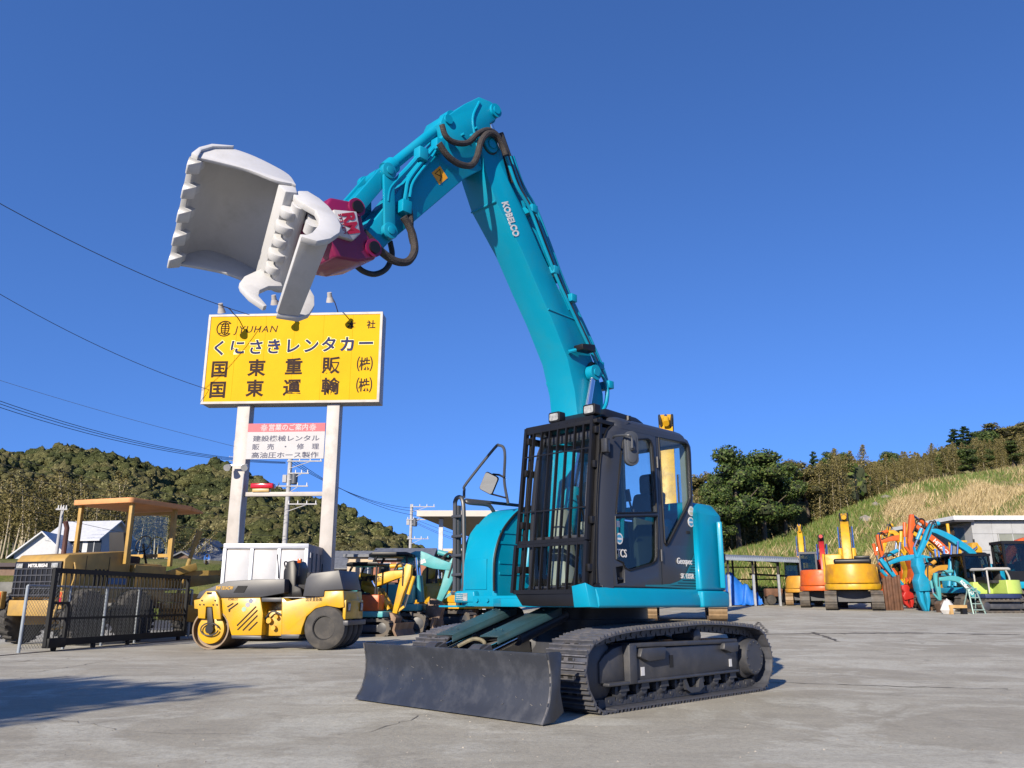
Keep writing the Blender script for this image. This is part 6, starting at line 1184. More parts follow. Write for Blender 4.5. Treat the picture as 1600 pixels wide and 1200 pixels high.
# ---------------------------------------------------------------- the other machines in the yard
YEL = mat('machine_yellow', (.60, .33, .006), .45, var=.12, dirt=(.28, .15, .05), dscale=2.5, damt=.65); YCW = mat('worn_yellow_counterweight', (.56, .28, .006), .42, var=.12, dirt=(.25, .09, .03), dscale=1.6, damt=.75)
ORG = mat('machine_orange', (.60, .10, .010), .45, var=.12, dirt=(.26, .08, .04), damt=.6); OCH = mat('machine_ochre', (.52, .26, .03), .5, var=.1, dirt=(.28, .16, .06), damt=.4)
LBL = mat('machine_light_blue', (.006, .27, .45), .45, var=.10, dirt=(.05, .20, .30), damt=.5); TLG = mat('faded_teal_green', (.06, .32, .34), .5, var=.1, dirt=(.12, .26, .25), damt=.4); LIME = mat('machine_lime', (.42, .55, .12), .45, var=.06); NVY = mat('navy_base', (.02, .035, .10), .5); TAN = mat('track_tan_steel', (.24, .16, .085), .6, var=.25, scale=5); DTRK = mat('track_dark_steel', (.075, .065, .055), .65, var=.3, scale=5, dirt=(.16, .12, .08), damt=.6); RUST = mat('rusty_steel', (.12, .055, .03), .75, var=.35, scale=4); RED = mat('machine_red', (.42, .02, .015), .45, var=.1); BKT = mat('worn_bucket', (.16, .10, .065), .6, metal=.3, var=.3, scale=4, dirt=(.30, .28, .26), damt=.4)
def ribbon(C, W):
    """closed outline of a bent arm: centre line (x,z) with its depths"""
    C = [Vector((x, z)) for x, z in C]; L = []; Rr = []
    for i, c in enumerate(C):
        d = (C[min(i + 1, len(C) - 1)] - C[max(0, i - 1)]); d = d.normalized() if d.length > 1e-6 else Vector((1, 0)); n = Vector((-d.y, d.x)) * (W[i] / 2); L.append(c + n); Rr.append(c - n)
    return [(p.x, p.y) for p in L + Rr[::-1]]
def excav(name, label, px, Y, yaw, s, body, boomm, boom=None, arm=None, cab='cab', trackm=DTRK, cwm=None, tool='bucket', toolm=None, boom_w=None, decal=None, decm=None, lboom=None, larm=None, blade=False, cat='excavator', group=None, cabm=None, basem=None, boom_y=0., canm=None, zoff=0., ch=1.86):
    """s = track length / 2.0 m; pixel outlines are traced on the machine's own boom plane"""
    P0 = at(px, 950, Y); x0 = P0.x; F = Frame(x0, Y, zg(x0, Y) + zoff, R(yaw)); T = thing(name, label, cat, F.o, R(yaw), group); boom_w = boom_w or (.28 if s < 1.45 else .18); hl = 1.0 * s; hw = .72 * s; tw = .30 * s; th = .46 * s
    for sg in (1, -1):
        yc = sg * (hw - tw / 2); prof = [(hl - th / 2 + th / 2 * math.cos(R(a)), th / 2 + th / 2 * math.sin(R(a))) for a in range(-90, 91, 22)] + [(-hl + th / 2 + th / 2 * math.cos(R(a)), th / 2 + th / 2 * math.sin(R(a))) for a in range(90, 271, 22)]
        inn = [(x * (1 - .12 / s / 1.2), th / 2 + (z - th / 2) * .72) for x, z in prof]; mb = MB(); n = len(prof)
        A = [V(x, yc - tw / 2, z) for x, z in prof]; B = [V(x, yc + tw / 2, z) for x, z in prof]; Ai = [V(x, yc - tw / 2, z) for x, z in inn]; Bi = [V(x, yc + tw / 2, z) for x, z in inn]
        mb.add(A + B + Ai + Bi, [f for i in range(n) for j in [(i + 1) % n] for f in ((i, j, n + j, n + i), (2 * n + i, 3 * n + i, 3 * n + j, 2 * n + j), (i, 2 * n + i, 2 * n + j, j), (n + i, n + j, 3 * n + j, 3 * n + i))])
        ns = 26; RP = resample([Vector((x, 0, z)) for x, z in prof], ns)
        for i in range(ns):
            t = (RP[(i + 1) % ns] - RP[i - 1]).normalized(); nn = Vector((t.z, 0, -t.x)); a = t * .035 * s; mb.hexa([RP[i] - a + V(0, yc - tw / 2, 0), RP[i] + a + V(0, yc - tw / 2, 0), RP[i] + a + nn * .03 * s + V(0, yc - tw / 2, 0), RP[i] - a + nn * .03 * s + V(0, yc - tw / 2, 0)], [RP[i] - a + V(0, yc + tw / 2, 0), RP[i] + a + V(0, yc + tw / 2, 0), RP[i] + a + nn * .03 * s + V(0, yc + tw / 2, 0), RP[i] - a + nn * .03 * s + V(0, yc + tw / 2, 0)])
        mb.build('track', trackm, T, smooth=0)
        fr = MB(); fr.box(-hl * .72, hl * .72, yc - tw * .38, yc + tw * .38, th * .28, th * .68)
        for x in (-hl + th / 2, hl - th / 2): fr.cyl((x, yc - tw * .42, th / 2), (x, yc + tw * .42, th / 2), th * .33, n=16)
        fr.build('track_frame', LOWG if trackm is DTRK else RUST, T, bevel=.01 * s)
    MB().box(-hl * .4, hl * .4, -hw * .6, hw * .6, th * .45, th * 1.05).build('centre_frame', LOWG, T)
    if blade: MB().prism([(hl * 1.22, .02), (hl * 1.14, .18 * s), (hl * 1.18, .36 * s), (hl * 1.12, .36 * s), (hl * 1.07, .18 * s), (hl * 1.15, .02)], -hw, hw).beam((hl * 1.1, .3 * s, .2 * s), (hl * .5, .3 * s, .35 * s), .1 * s).build('blade', BKT, T)
    zb = th * 1.12; zt = zb + .55 * s; basem = basem or body
    MB().cyl((0, 0, th), (0, 0, zb), .38 * s, n=20).build('turntable', BLK, T)
    MB().prismz([(.75 * s, -.66 * s), (.78 * s, 0), (.75 * s, .66 * s)] + [(.78 * s * math.cos(R(a)) - .18 * s, .72 * s * math.sin(R(a))) for a in range(95, 266, 17)], zb, zb + .16 * s).build('deck', basem, T, bevel=.02 * s)
    ring = [(-.12 * s, .68 * s)] + [(.80 * s * math.cos(R(a)) - .22 * s, .70 * s * math.sin(R(a))) for a in range(100, 261, 16)] + [(-.12 * s, -.68 * s)]
    MB().prismz(ring, zb + .16 * s, zt + .12 * s, sc=.94, c=(-.4 * s, 0)).build('counterweight', cwm or body, T, bevel=.03 * s, seg=3)
    MB().box(-.45 * s, .62 * s, -.66 * s, -.22 * s, zb + .16 * s, zt + .06 * s).build('engine_cover', body, T, bevel=.04 * s)
    zg_ = zb + (.62 * s if s < 1.3 else .40 * ch)
    ct = zb + ((1.52 * s if ch > 1.8 else ch) if s < 1.3 else ch + .1 * (s - 1.3))
    if cab == 'cab':
        cm2 = cabm or CABG; c = MB(); x0_, x1_, y0_, y1_ = -.12 * s, .70 * s, .10 * s, .66 * s
        for xx, yy in ((x0_, y0_), (x1_ - .04 * s, y0_), (x0_, y1_ - .04 * s), (x1_ - .04 * s, y1_ - .04 * s)): c.box(xx, xx + .05 * s, yy, yy + .05 * s, zb + .16 * s, ct)
        c.box(x0_, x1_ + .01 * s, y0_, y1_ + .01 * s, zb + .16 * s, zg_); c.box(x0_ - .02 * s, x1_ + .03 * s, y0_ - .02 * s, y1_ + .03 * s, ct, ct + .07 * s); co_ = c.build('cab', cm2, T, smooth=0)
        g_ = MB(); g_.box(x0_ + .015 * s, x1_ - .01 * s, y0_ + .012 * s, y0_ + .016 * s, zg_, ct); g_.box(x0_ + .015 * s, x1_ - .01 * s, y1_ - .016 * s, y1_ - .012 * s, zg_, ct); g_.box(x0_ + .012 * s, x0_ + .016 * s, y0_ + .02 * s, y1_ - .02 * s, zg_, ct); g_.box(x1_ - .016 * s, x1_ - .012 * s, y0_ + .02 * s, y1_ - .02 * s, zg_, ct); g_.build('cab_glass', DGLASS, co_, smooth=0)
        MB().box(.1 * s, .3 * s, .22 * s, .54 * s, zg_, zg_ + .45).build('seat', SEATM, co_, bevel=.04 * s)
    elif cab == 'hood':
        MB().box(-.80 * s, -.12 * s, -.52 * s, .42 * s, zt + .12 * s, zt + .26 * s).build('engine_hood', BLK, T, bevel=.05 * s, seg=3); MB().box(-.55 * s, -.2 * s, -.5 * s, -.1 * s, zt + .26 * s, zt + .34 * s).build('exhaust_cover', BLK, T, bevel=.03 * s)
        MB().box(-.1 * s, .62 * s, .2 * s, .66 * s, zb + .16 * s, zt + .42 * s).build('cab_shell', body, T, bevel=.05 * s); MB().tube([V(-.3 * s, .68 * s, zb + .2 * s), V(-.3 * s, .68 * s, zt + .40 * s), V(.2 * s, .68 * s, zt + .40 * s)], .03 * s, 6).build('hand_rail', body, T)
    elif cab == 'canopy':
        cm2 = canm or BLK; c = MB().plate(rsq(.55 * s, .50 * s, .12 * s, 4), [], lambda x, y, k: (.02 * s + x, y, ct - .12 * s * (x / (.55 * s)) ** 2 + k), .07 * s).build('canopy', cm2, T, bevel=.02 * s)
        for yy in (.42 * s, -.42 * s): MB().tube([V(-.42 * s, yy, zt), V(-.42 * s, yy, ct - .35 * s), V(-.30 * s, yy, ct - .06 * s)], .035 * s, 7, smooth=3).build('canopy_post', cm2, T); MB().tube([V(.42 * s, yy, zb + .2 * s), V(.42 * s, yy, ct - .1 * s)], .03 * s, 7).build('canopy_post', cm2, T)
        MB().box(-.2 * s, .12 * s, -.22 * s, .22 * s, zt, zt + .12 * s).build('seat', SEATM, T, bevel=.04 * s); MB().box(-.26 * s, -.17 * s, -.21 * s, .21 * s, zt + .1 * s, zt + .50 * s).build('seat_back', SEATM, T, bevel=.04 * s)
        MB().box(.30 * s, .42 * s, -.25 * s, .25 * s, zt, zt + .25 * s).cyl((.36 * s, .1 * s, zt + .2 * s), (.34 * s, .1 * s, zt + .5 * s), .02 * s, n=6).build('control_stand', BLK, T)
    by = boom_y * s; bw = boom_w * s * (.36 if s < 1.5 else .48)
    bc = lboom if lboom else F.xz(boom, by); ac = larm if larm else (F.xz(arm, by) if arm else None)
    bc = [(.62 * s, zb + .28 * s)] + list(bc) if (boom or lboom) else None
    if bc:
        n = len(bc); W = [boom_w * s * (.75 + .55 * math.sin(math.pi * i / (n - 1))) * (1 - .25 * i / (n - 1)) for i in range(n)]
        bs = spl2(bc, 4); Ws = np.interp(np.linspace(0, n - 1, len(bs)), range(n), W); bo_ = MB().prism(ribbon(bs, list(Ws)), by - bw, by + bw).build('boom', boomm, T, bevel=.012 * s)
        m_ = bc[n // 2]; d0 = Vector((.72 * s, zb + .2 * s)); d1 = Vector((m_[0], m_[1])); 
        for yy in (by - bw - .06 * s, by + bw + .06 * s): MB().cyl(V(d0.x, yy, d0.y), V(*(d0.lerp(d1, .6)).to_tuple()[:1], yy, d0.lerp(d1, .6).y), .065 * s, n=10).cyl(V(d0.lerp(d1, .55).x, yy, d0.lerp(d1, .55).y), V(d1.x, yy, d1.y), .035 * s, n=8, mi=1).build('boom_cylinder', [boomm, CHROME], T)
        if decal:
            i0 = len(bs) // 3; a = Vector((bs[i0][0], bs[i0][1])); b = Vector((bs[i0 + len(bs) // 3][0], bs[i0 + len(bs) // 3][1])); near = 1 if F.loc(EYE).y > by else -1
            yv = by + near * (bw + .004); xv = V(a.x - b.x, 0, a.y - b.y) if near < 0 else V(b.x - a.x, 0, b.y - a.y)
            if (F.glob(xv) - F.o).x < 0: xv = -xv
            o3 = V(a.x, yv, a.y) if (F.glob(V(a.x, yv, a.y)).x < F.glob(V(b.x, yv, b.y)).x) else V(b.x, yv, b.y); up = V(0, near, 0).cross(xv) * 1.0
            text(decal, .22 * s * .8, decm or BLK, bo_, o3 - up.normalized() * .07 * s, xv, up, width=(b - a).length, bold=.01)
        MB().tube([V(x, by + bw * .5, z + W[0] * .55) for x, z in bc[1:]], .03 * s, 6).build('hydraulic_pipe', RUBBER, bo_)
    if ac:
        n = len(ac); bt = Vector(bc[-1]); a0 = Vector(ac[0]); a1 = Vector(ac[-1]); d = (a1 - a0).normalized(); st_ = a0 - d * .28 * s
        full = [(st_.x, st_.y)] + [tuple(p) for p in ac]; W = [boom_w * s * .55] + [boom_w * s * (.95 - .5 * i / max(1, n - 1)) for i in range(n)]
        ao_ = MB().prism(ribbon(full, W), by - bw * .8, by + bw * .8).build('arm', boomm, T, bevel=.01 * s)
        mid = Vector(bc[len(bc) * 2 // 3]); nrm = Vector((-(bt - mid).y, (bt - mid).x)).normalized(); nrm = nrm if nrm.y > 0 else -nrm; q0 = mid + nrm * .28 * s
        MB().cyl(V(q0.x, by, q0.y), V(q0.lerp(st_, .6).x, by, q0.lerp(st_, .6).y), .065 * s, n=10).cyl(V(q0.lerp(st_, .55).x, by, q0.lerp(st_, .55).y), V(st_.x, by, st_.y), .035 * s, n=8, mi=1).build('arm_cylinder', [boomm, CHROME], T)
        for k_ in (-1, 1):
            m0 = Vector(bc[-2]).lerp(bt, .3); m1 = a0.lerp(a1, .3); up_ = nrm * .34 * s; MB().tube([V(m0.x, by + k_ * bw * .7, m0.y) + V(nrm.x, 0, nrm.y) * .12 * s, V((m0.x + bt.x) / 2 + up_.x * .9, by + k_ * bw * .9, (m0.y + bt.y) / 2 + up_.y * .9), V(bt.x + up_.x * .6, by + k_ * bw, bt.y + up_.y * .6), V(m1.x, by + k_ * bw * .9, m1.y)], .022 * s, 6, smooth=4).build('hydraulic_hose', RUBBER, T)
        side = Vector((-d.y, d.x)); side = side if side.x > 0 else -side; c0 = a0 + side * .22 * s; c1 = a1 + side * .2 * s - d * .25 * s
        MB().cyl(V(c0.x, by, c0.y), V(c0.lerp(c1, .6).x, by, c0.lerp(c1, .6).y), .055 * s, n=10).cyl(V(c0.lerp(c1, .6).x, by, c0.lerp(c1, .6).y), V(c1.x, by, c1.y), .03 * s, n=8, mi=1).beam(V(c1.x, by, c1.y), V(a1.x, by, a1.y), .06 * s).build('bucket_cylinder', [boomm, CHROME], T)
        tm_ = toolm or BKT
        if tool == 'bucket':
            pr = [(.0, .0), (.18, .05), (.30, -.12), (.30, -.35), (.12, -.62), (-.12, -.70), (-.05, -.40), (-.12, -.12)]; rt = 1 if side.x > 0 else -1
            MB().prism([(a1.x - u * s, a1.y + w * s) for u, w in pr], by - .24 * s, by + .24 * s).build('bucket', tm_, T, bevel=.015 * s)
            for yy in (-.2, 0, .2): MB().hexa([V(a1.x + .12 * s - .04 * s, by + (yy - .035) * s, a1.y - .68 * s), V(a1.x + .12 * s + .04 * s, by + (yy - .035) * s, a1.y - .66 * s), V(a1.x + .12 * s + .04 * s, by + (yy + .035) * s, a1.y - .66 * s), V(a1.x + .12 * s - .04 * s, by + (yy + .035) * s, a1.y - .68 * s)], [V(a1.x + .16 * s, by + (yy - .02) * s, a1.y - .84 * s), V(a1.x + .18 * s, by + (yy - .02) * s, a1.y - .84 * s), V(a1.x + .18 * s, by + (yy + .02) * s, a1.y - .84 * s), V(a1.x + .16 * s, by + (yy + .02) * s, a1.y - .84 * s)]).build('bucket_tooth', tm_, T)
        elif tool == 'crusher':
            e = Vector(F.xz([toolm[1]], by)[0]) if isinstance(toolm, tuple) else a1 + Vector((0, -1.3 * s)); tm_ = toolm[0] if isinstance(toolm, tuple) else tm_
            dd = (e - a1); L_ = dd.length; dd.normalize(); nn = Vector((-dd.y, dd.x)); q = lambda t, w: (a1.x + dd.x * L_ * t + nn.x * w * s, a1.y + dd.y * L_ * t + nn.y * w * s)
            to_ = MB().prism([q(0, -.09), q(.0, .09), q(.15, .14), q(.30, .08), q(.42, .18), q(.62, .17), q(.62, -.17), q(.42, -.18), q(.30, -.08), q(.15, -.14)], by - .16 * s, by + .16 * s).build('crusher_body', tm_, T, bevel=.02 * s)
            for sg in (1, -1): MB().prism([q(.58, sg * .02), q(.58, sg * .17), q(.80, sg * .15), q(1.0, sg * .04), q(.95, sg * .015), q(.78, sg * .05)], by - .09 * s, by + .09 * s).build('crusher_jaw', tm_, to_, bevel=.01 * s)
    return T, F
# left row of small machines
excav('mini_excavator', 'small excavator with yellow boom, orange hood and teal base beside the roller', 574, 25.8, -14, 1.05, ORG, YEL, [(566, 906), (585, 908), (612, 900), (633, 896)], [(636, 897), (627, 925), (618, 958)], 'canopy', cwm=mat('orange_yellow_hood', (.62, .24, .01), .4), basem=TLG, decal='2018国東重販㈱', blade=True, boom_w=.30)
excav('mini_excavator', 'faded teal small excavator with arched boom, second in the left row', 612, 28.2, -4, 1.35, TLG, TLG, [(632, 893), (652, 872), (680, 880), (706, 886)], [(707, 888), (697, 915), (687, 938)], 'canopy', decal='国東レンタカー kubota', decm=WDEC, blade=True, boom_w=.30)
excav('mini_excavator', 'yellow small excavator with folded boom behind the teal one', 655, 31.5, -20, 1.35, YEL, YEL, [(668, 905), (690, 880), (716, 868), (735, 875)], [(735, 878), (728, 910), (716, 940)], 'canopy', blade=True, boom_w=.32)
excav('mini_excavator', 'yellow small excavator nearest the main machine, mostly hidden by the step rail', 715, 30.5, -35, 1.3, YEL, OCH, [(722, 890), (738, 872), (752, 880)], [(752, 885), (745, 915), (735, 945)], 'canopy', blade=True)
# machine straight behind the cab
excav('excavator', 'ochre excavator standing right behind the main machine, boom above its cab', 1066, 29.5, 79, 1.95, OCH, YEL, lboom=[(1.0, 3.4), (1.35, 5.2), (1.8, 6.8), (2.2, 7.2)], larm=[(2.2, 7.15), (3.4, 5.8), (4.3, 4.3)], trackm=TAN, boom_y=.13, cab='cab', boom_w=.27, ch=1.5)
# right-hand machines
excav('excavator', 'big yellow excavator seen from behind with worn yellow counterweight', 1336, 40, 68, 1.72, YEL, YEL, lboom=[(1.5, 3.2), (2.2, 4.0), (3.3, 4.3)], larm=[(3.3, 4.3), (4.2, 3.4), (4.7, 2.2)], cwm=YCW, boom_w=.24, boom_y=.06, cab='hood')
excav('excavator', 'orange excavator partly hidden behind the big yellow one', 1288, 44, 70, 1.55, ORG, RED, lboom=[(1.4, 2.7), (2.1, 3.3), (3.0, 3.4)], larm=[(3.0, 3.4), (3.7, 2.4)], boom_y=-.1)
excav('excavator', 'ochre excavator at the end of the open shed, boom raised steeply', 1257, 47.5, 72, 1.32, OCH, YEL, lboom=[(1.3, 2.8), (1.9, 3.9), (2.7, 4.3)], larm=[(2.7, 4.3), (3.2, 3.2)], trackm=TAN, boom_y=-.1)
excav('excavator', 'light blue excavator with light blue crusher jaw hanging down', 1528, 38, 186, 1.5, LBL, LBL, [(1522, 873), (1492, 846), (1466, 832), (1453, 829)], [(1450, 832), (1440, 855), (1432, 872)], 'cab', tool='crusher', toolm=(LBL, (1447, 956)), cabm=BLK, ch=1.55)
excav('excavator', 'light blue excavator with low boom holding a dark red crusher', 1490, 41.5, 184, 1.5, LBL, LBL, [(1470, 886), (1440, 872), (1408, 873), (1386, 881)], [(1384, 884), (1396, 900), (1410, 914)], 'cab', tool='crusher', toolm=(RED, (1422, 950)), cabm=BLK, ch=1.5)
excav('excavator', 'orange excavator with tall boom behind the light blue ones', 1516, 44.5, 183, 1.7, ORG, ORG, [(1486, 876), (1470, 854), (1445, 834), (1428, 820)], [(1424, 818), (1421, 845), (1424, 868)], 'cab', decal='HITACHI', decm=WDEC, toolm=ORG, ch=1.4)
excav('excavator', 'yellow excavator with boom emblem between orange and blue booms', 1500, 47.5, 182, 1.7, YEL, YEL, [(1470, 878), (1457, 858), (1440, 842), (1420, 830)], [(1418, 832), (1412, 850), (1416, 872)], 'cab', decal='CAT', decm=BLK, toolm=YEL, ch=1.4)
excav('excavator', 'orange excavator with level boom left of the tall orange one', 1452, 50, 181, 1.7, ORG, ORG, [(1428, 862), (1412, 842), (1392, 842), (1376, 847)], [(1374, 848), (1378, 868), (1384, 890)], 'cab', toolm=ORG, ch=1.4)
excav('excavator', 'yellow excavator at the back with boom beside the grassy slope', 1432, 53, 180, 1.7, YEL, YEL, [(1412, 866), (1404, 842), (1396, 832), (1388, 832)], [(1386, 834), (1380, 855), (1374, 880)], 'cab', ch=1.4)
excav('mini_excavator', 'small yellow excavator with low boom below the light blue boom', 1518, 39.8, 192, 1.4, YEL, OCH, [(1496, 908), (1484, 892), (1466, 890), (1450, 896)], [(1449, 897), (1445, 915), (1442, 930)], 'canopy', decal='YANMAR', decm=BLK, tool='bucket')
excav('mini_excavator', 'lime green small excavator with white canopy and teal boom beside the step ladder', 1556, 36.4, 183, 1.12, LIME, TLG, [(1522, 931), (1508, 913), (1490, 904), (1466, 905)], [(1463, 907), (1466, 922), (1468, 938)], 'canopy', canm=mat('white_canopy', (.42, .41, .39), .5, dirt=(.25, .24, .21), damt=.5), basem=NVY, boom_w=.22, decal='KOBELCO', decm=WDEC, ch=1.28)
excav('excavator', 'orange excavator boom reaching in at the right picture edge', 1640, 41, 184, 1.9, ORG, ORG, [(1612, 850), (1592, 850), (1578, 864), (1570, 880)], [(1569, 880), (1568, 900), (1572, 920)], 'cab', toolm=ORG, boom_w=.2)
excav('excavator', 'turquoise excavator with guarded cab at the right picture edge', 1606, 38.2, 176, 1.85, TEAL, TEAL, lboom=[(-.2, 2.0), (-.9, 2.2)], cab='cab', cabm=BLK)
yr, yf = excav('excavator', 'yellow excavator with raised operator cab beside the concrete building', 1505, 50.5, 184, 1.9, YEL, YEL, [(1522, 868), (1521, 855), (1520, 848)], None, 'none', boom_w=.26)
rc0 = yf.on(1496, 845, 1, .4); MB().box(rc0.x - .3, rc0.x + .3, .1, .7, rc0.z, rc0.z + .75).build('raised_cab', DGLASS, yr); MB().box(rc0.x - .36, rc0.x + .36, .04, .76, rc0.z - .1, rc0.z).build('cab_floor', YEL, yr); MB().box(rc0.x - .1, rc0.x + .1, .3, .5, 1.6, rc0.z - .1).build('cab_column', YEL, yr); MB().tube([V(rc0.x + .55, .5, 1.6), V(rc0.x + .55, .5, rc0.z + 1.0)], .09, 8).build('mast', YEL, yr); MB().box(rc0.x - .36, rc0.x + .36, .04, .76, rc0.z + .75, rc0.z + .82).build('cab_roof', BLK, yr)
# stack of rusty plates, ladder, sack and timber
p = at(1396, 942, 39.); SP_ = thing('sheet_pile_stack', 'rusty brown steel sheets standing upright behind the blue crusher', 'steel stack', (p.x, 39., zg(p.x, 39)), R(6))
for k in range(6): MB().box(-.40 + k * .14, -.29 + k * .14, -.05 - .03 * (k % 2), .05, 0, 1.45 + .06 * (k % 3)).build('steel_sheet', RUST, SP_, bevel=.006)
p = at(1524, 961, 34.6); LD = thing('step_ladder', 'pale green step ladder standing before the lime green machine', 'ladder', (p.x, 34.6, zg(p.x, 34.6)), R(10)); LM = mat('ladder_green', (.30, .42, .38), .5, metal=.3)
for s in (-1, 1): MB().beam((s * .28, -.25, 0), (s * .17, .0, 1.0), .04).build('ladder_rail', LM, LD); MB().beam((s * .30, .35, 0), (s * .17, .02, 1.0), .035).build('ladder_rail', LM, LD)
for k in range(4): t = (k + .7) / 4.2; MB().box(-.28 + .11 * t, .28 - .11 * t, -.25 * (1 - t) - .05, -.25 * (1 - t) + .04, t - .02, t + .015).build('ladder_step', LM, LD)
MB().box(-.2, .2, -.06, .10, .99, 1.02).build('ladder_top', LM, LD)
p = at(1482, 960, 34.4); sk_ = MB(); sk_.ball((0, 0, .26), .30, 10, sq=(.9, .7, 1.05)); random.seed(5); sk_.v = [(x * random.uniform(.85, 1.1) * (1.15 if z < .2 else .8), y * random.uniform(.85, 1.1), max(0, z) * random.uniform(.95, 1.1)) for x, y, z in sk_.v]
so_ = sk_.build('sack', mat('white_sack', (.50, .49, .48), .8, var=.1)); so_.location = (p.x, 34.4, zg(p.x, 34.4)); tag(so_, 'crumpled white sack on the ground left of the timber', 'sack')
p = at(1496, 961, 34.3); tb = thing('timber_trestle', 'pale timber trestle lying between the sack and the step ladder', 'timber', (p.x, 34.3, zg(p.x, 34.3)), R(8)); TW = mat('pale_timber', (.48, .30, .12), .8, var=.15)
MB().box(-.35, .40, -.1, .1, .24, .36).build('timber_beam', TW, tb); MB().box(-.35, -.22, -.1, .1, 0, .24).build('timber_leg', TW, tb); MB().box(.2, .4, -.08, .08, 0, .24).build('timber_leg', BLK, tb)
# open shed with tarpaulins
SX0, SX1 = at(1128, 900, 46).x, at(1262, 900, 46).x; sz0 = zg(SX0, 46); SH = thing('open_shed', 'open-fronted steel shed with corrugated roof at the foot of the right slope', 'shed', (SX0, 46, sz0)); wS = SX1 - SX0; za = at(1130, 876, 46).z - sz0; zbb = at(1258, 881, 46).z - sz0
STL = mat('dark_steel_frame', (.025, .02, .018), .7); CRG = mat('corrugated_roof', (.26, .30, .36), .5, metal=.3, var=.1)
rm = MB(); n = 40
for k in range(n):
    x = wS * k / n; z = za + (zbb - za) * k / n; rm.hexa([V(x + .01, -.5, z + .05), V(x + wS / n * .6, -.5, z + .05), V(x + wS / n * .6, -.5, z + .22), V(x + .01, -.5, z + .22)], [V(x + .01, 4.5, z + .45), V(x + wS / n * .6, 4.5, z + .45), V(x + wS / n * .6, 4.5, z + .62), V(x + .01, 4.5, z + .62)])
rm.hexa([V(-.1, -.48, za + .02), V(wS + .1, -.48, zbb + .02), V(wS + .1, -.48, zbb + .16), V(-.1, -.48, za + .16)], [V(-.1, 4.4, za + .42), V(wS + .1, 4.4, zbb + .42), V(wS + .1, 4.4, zbb + .55), V(-.1, 4.4, za + .55)]); rm.build('corrugated_roof', CRG, SH, smooth=0)
for k in range(4): x = .35 + k * (wS - .6) / 3; z = za + (zbb - za) * k / 3; MB().box(x - .06, x + .06, -.06, .06, 0, 1.65).build('post_sleeve', GALV, SH, smooth=0); MB().box(x - .05, x + .05, -.05, .05, 1.65, z + .02).build('post', STL, SH, smooth=0); MB().box(x - .05, x + .05, 4.1, 4.2, 0, z + .42).build('rear_post', STL, SH, smooth=0); MB().beam((x, 0, z + .02), (x, 4.2, z + .40), .1, .1).build('rafter', STL, SH, smooth=0)
for k in range(3): MB().beam((.3, 4.15, .8 + k * .7), (wS - .3, 4.15, .8 + k * .7), .07).build('rear_girt', STL, SH, smooth=0)
MB().beam((wS * .45, 2.1, za - .65), (wS - .2, 2.1, zbb - .60), .1).build('tie_bar', STL, SH, smooth=0)
TARP = mat('blue_tarpaulin', (.015, .14, .55), .45, var=.12, scale=2, bump=.4, bscale=6)
def tarp(px, Y, w, d, h, label, sd):
    rr = np.random.default_rng(sd); p = at(px, 938, Y); n = 18; vs = []
    for j in range(n + 1):
        for i in range(n + 1):
            u, v = i / n * 2 - 1, j / n * 2 - 1; e = max(abs(u), abs(v)); z = h * (1 - smoothstep(.45, 1., e) ** 1.0) * (.8 + .2 * math.cos(3 * u + sd)) + .05 * math.sin(9 * u + 5 * v) + .04 * rr.normal(); vs.append((u * w * (1 + .05 * rr.normal() * (e > .9)), v * d, max(.01, z)))
    o = MB().add(vs, [(j * (n + 1) + i, j * (n + 1) + i + 1, (j + 1) * (n + 1) + i + 1, (j + 1) * (n + 1) + i) for j in range(n) for i in range(n)]).build('tarpaulin', TARP, smooth=55); o.location = (p.x, Y, zg(p.x, Y)); tag(o, label, 'tarpaulin')
tarp(1148, 47.6, .75, .9, 1.75, 'taller blue tarpaulin heap at the left end of the shed', 1); tarp(1172, 47.2, .60, .8, 1.15, 'lower blue tarpaulin heap beside the tall one in the shed', 2)
p = at(1217, 938, 48.); RM = thing('rusty_tractor', 'rusty old tractor parked inside the open shed', 'tractor', (p.x, 48., zg(p.x, 48)), R(178))
MB().box(-.2, .75, -.3, .3, .45, .9).build('bonnet', RUST, RM, bevel=.06); MB().box(-.75, -.2, -.4, .4, .4, .75).build('rear_body', RUST, RM, bevel=.04)
for x, r in ((-.45, .42), (.55, .28)):
    for y in (-.5, .5): MB().lathe((x, y - .1, r), (0, 1, 0), [(0, r * .5), (.02, r * .9), (.1, r), (.18, r * .9), (.2, r * .5)], 20).build('wheel', TYRE, RM)
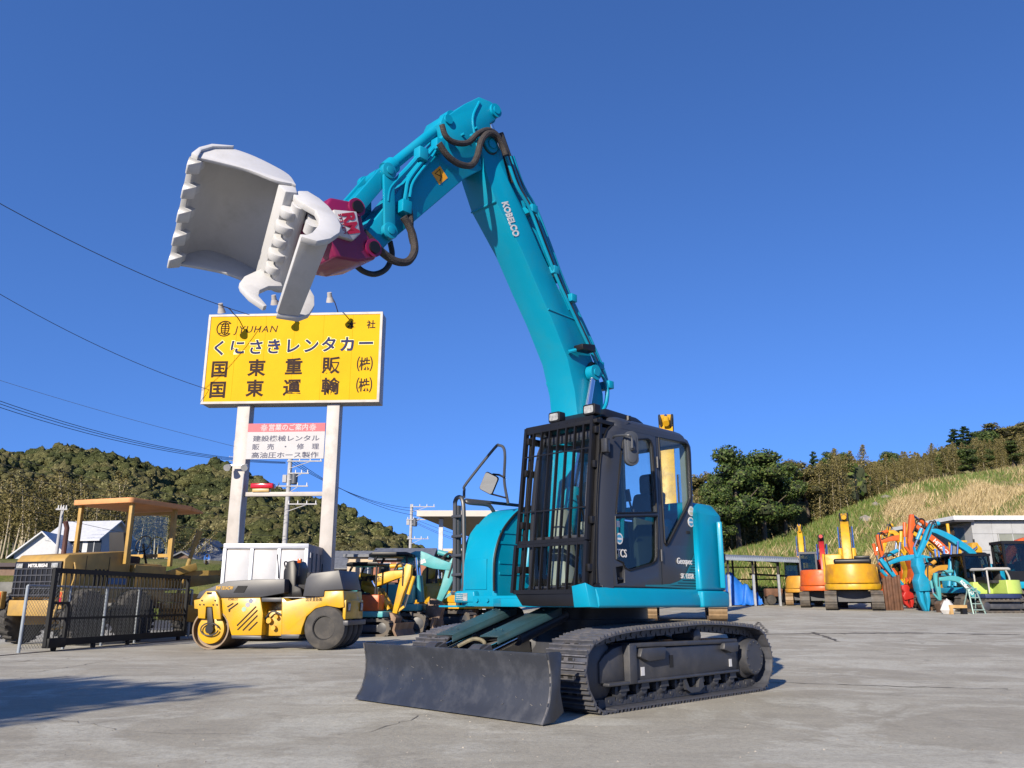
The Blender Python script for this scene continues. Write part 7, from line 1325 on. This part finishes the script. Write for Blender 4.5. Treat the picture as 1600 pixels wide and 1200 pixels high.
MB().tube([V(-.7, -.4, .75), V(-.7, -.4, 1.75), V(-.7, .4, 1.75), V(-.7, .4, .75)], .03, 6).build('roll_frame', STL, RM); MB().box(-.6, -.25, -.2, .2, .75, .85).build('seat', SEATM, RM); MB().tube([V(-.1 + .05 * math.cos(a), .18 * math.sin(a), 1.15 + .15 * math.cos(a)) for a in np.linspace(0, 6, 12)], .02, 5, closed=True).build('steering_wheel', BLK, RM)
# concrete workshop
b0 = at(1524, 870, 56); BW_ = thing('concrete_building', 'grey concrete workshop with white roof edge at the right', 'building', (b0.x, 56, 1.0)); zt_ = at(1560, 813, 56).z - 1.0; CON2 = mat('concrete_panel', (.36, .37, .38), .75, var=.08, scale=1.5, dirt=(.27, .27, .27), dscale=1.2, damt=.4)
MB().box(.02, 14, .03, 9, 0, zt_ - .05).build('wall_core', CON2, BW_, smooth=0)
pw = 1.35; wx0, wx1, wz0, wz1 = at(1561, 850, 56).x - b0.x, 12.0, at(1570, 860, 56).z - 1, at(1570, 834, 56).z - 1; rows = [0, 1.15, wz0, wz1, zt_ - .06]
for j in range(4):
    for i in range(9):
        x0, x1 = i * pw, (i + 1) * pw
        if j == 2 and x1 > wx0 - .2: 
            if x0 > wx0 - .2: continue
            x1 = wx0 - .06
        MB().box(x0 + .008, x1 - .008, -.03, .029, rows[j] + .008, rows[j + 1] - .008).build('wall_panel', CON2, BW_, smooth=0)
wn_ = MB().box(wx0, wx1, -.01, .028, wz0 + .02, wz1 - .02).build('window', mat('dusty_glass', (.22, .23, .19), .25, var=.2, scale=1), BW_, smooth=0)
for k in range(8): MB().box(wx0 + k * .95, wx0 + k * .95 + .06, -.035, -.011, wz0 + .02, wz1 - .02).build('window_bar', CON2, wn_, smooth=0)
MB().box(wx0, wx1, -.036, -.012, (wz0 + wz1) / 2 - .03, (wz0 + wz1) / 2 + .03).build('window_rail', CON2, wn_, smooth=0)
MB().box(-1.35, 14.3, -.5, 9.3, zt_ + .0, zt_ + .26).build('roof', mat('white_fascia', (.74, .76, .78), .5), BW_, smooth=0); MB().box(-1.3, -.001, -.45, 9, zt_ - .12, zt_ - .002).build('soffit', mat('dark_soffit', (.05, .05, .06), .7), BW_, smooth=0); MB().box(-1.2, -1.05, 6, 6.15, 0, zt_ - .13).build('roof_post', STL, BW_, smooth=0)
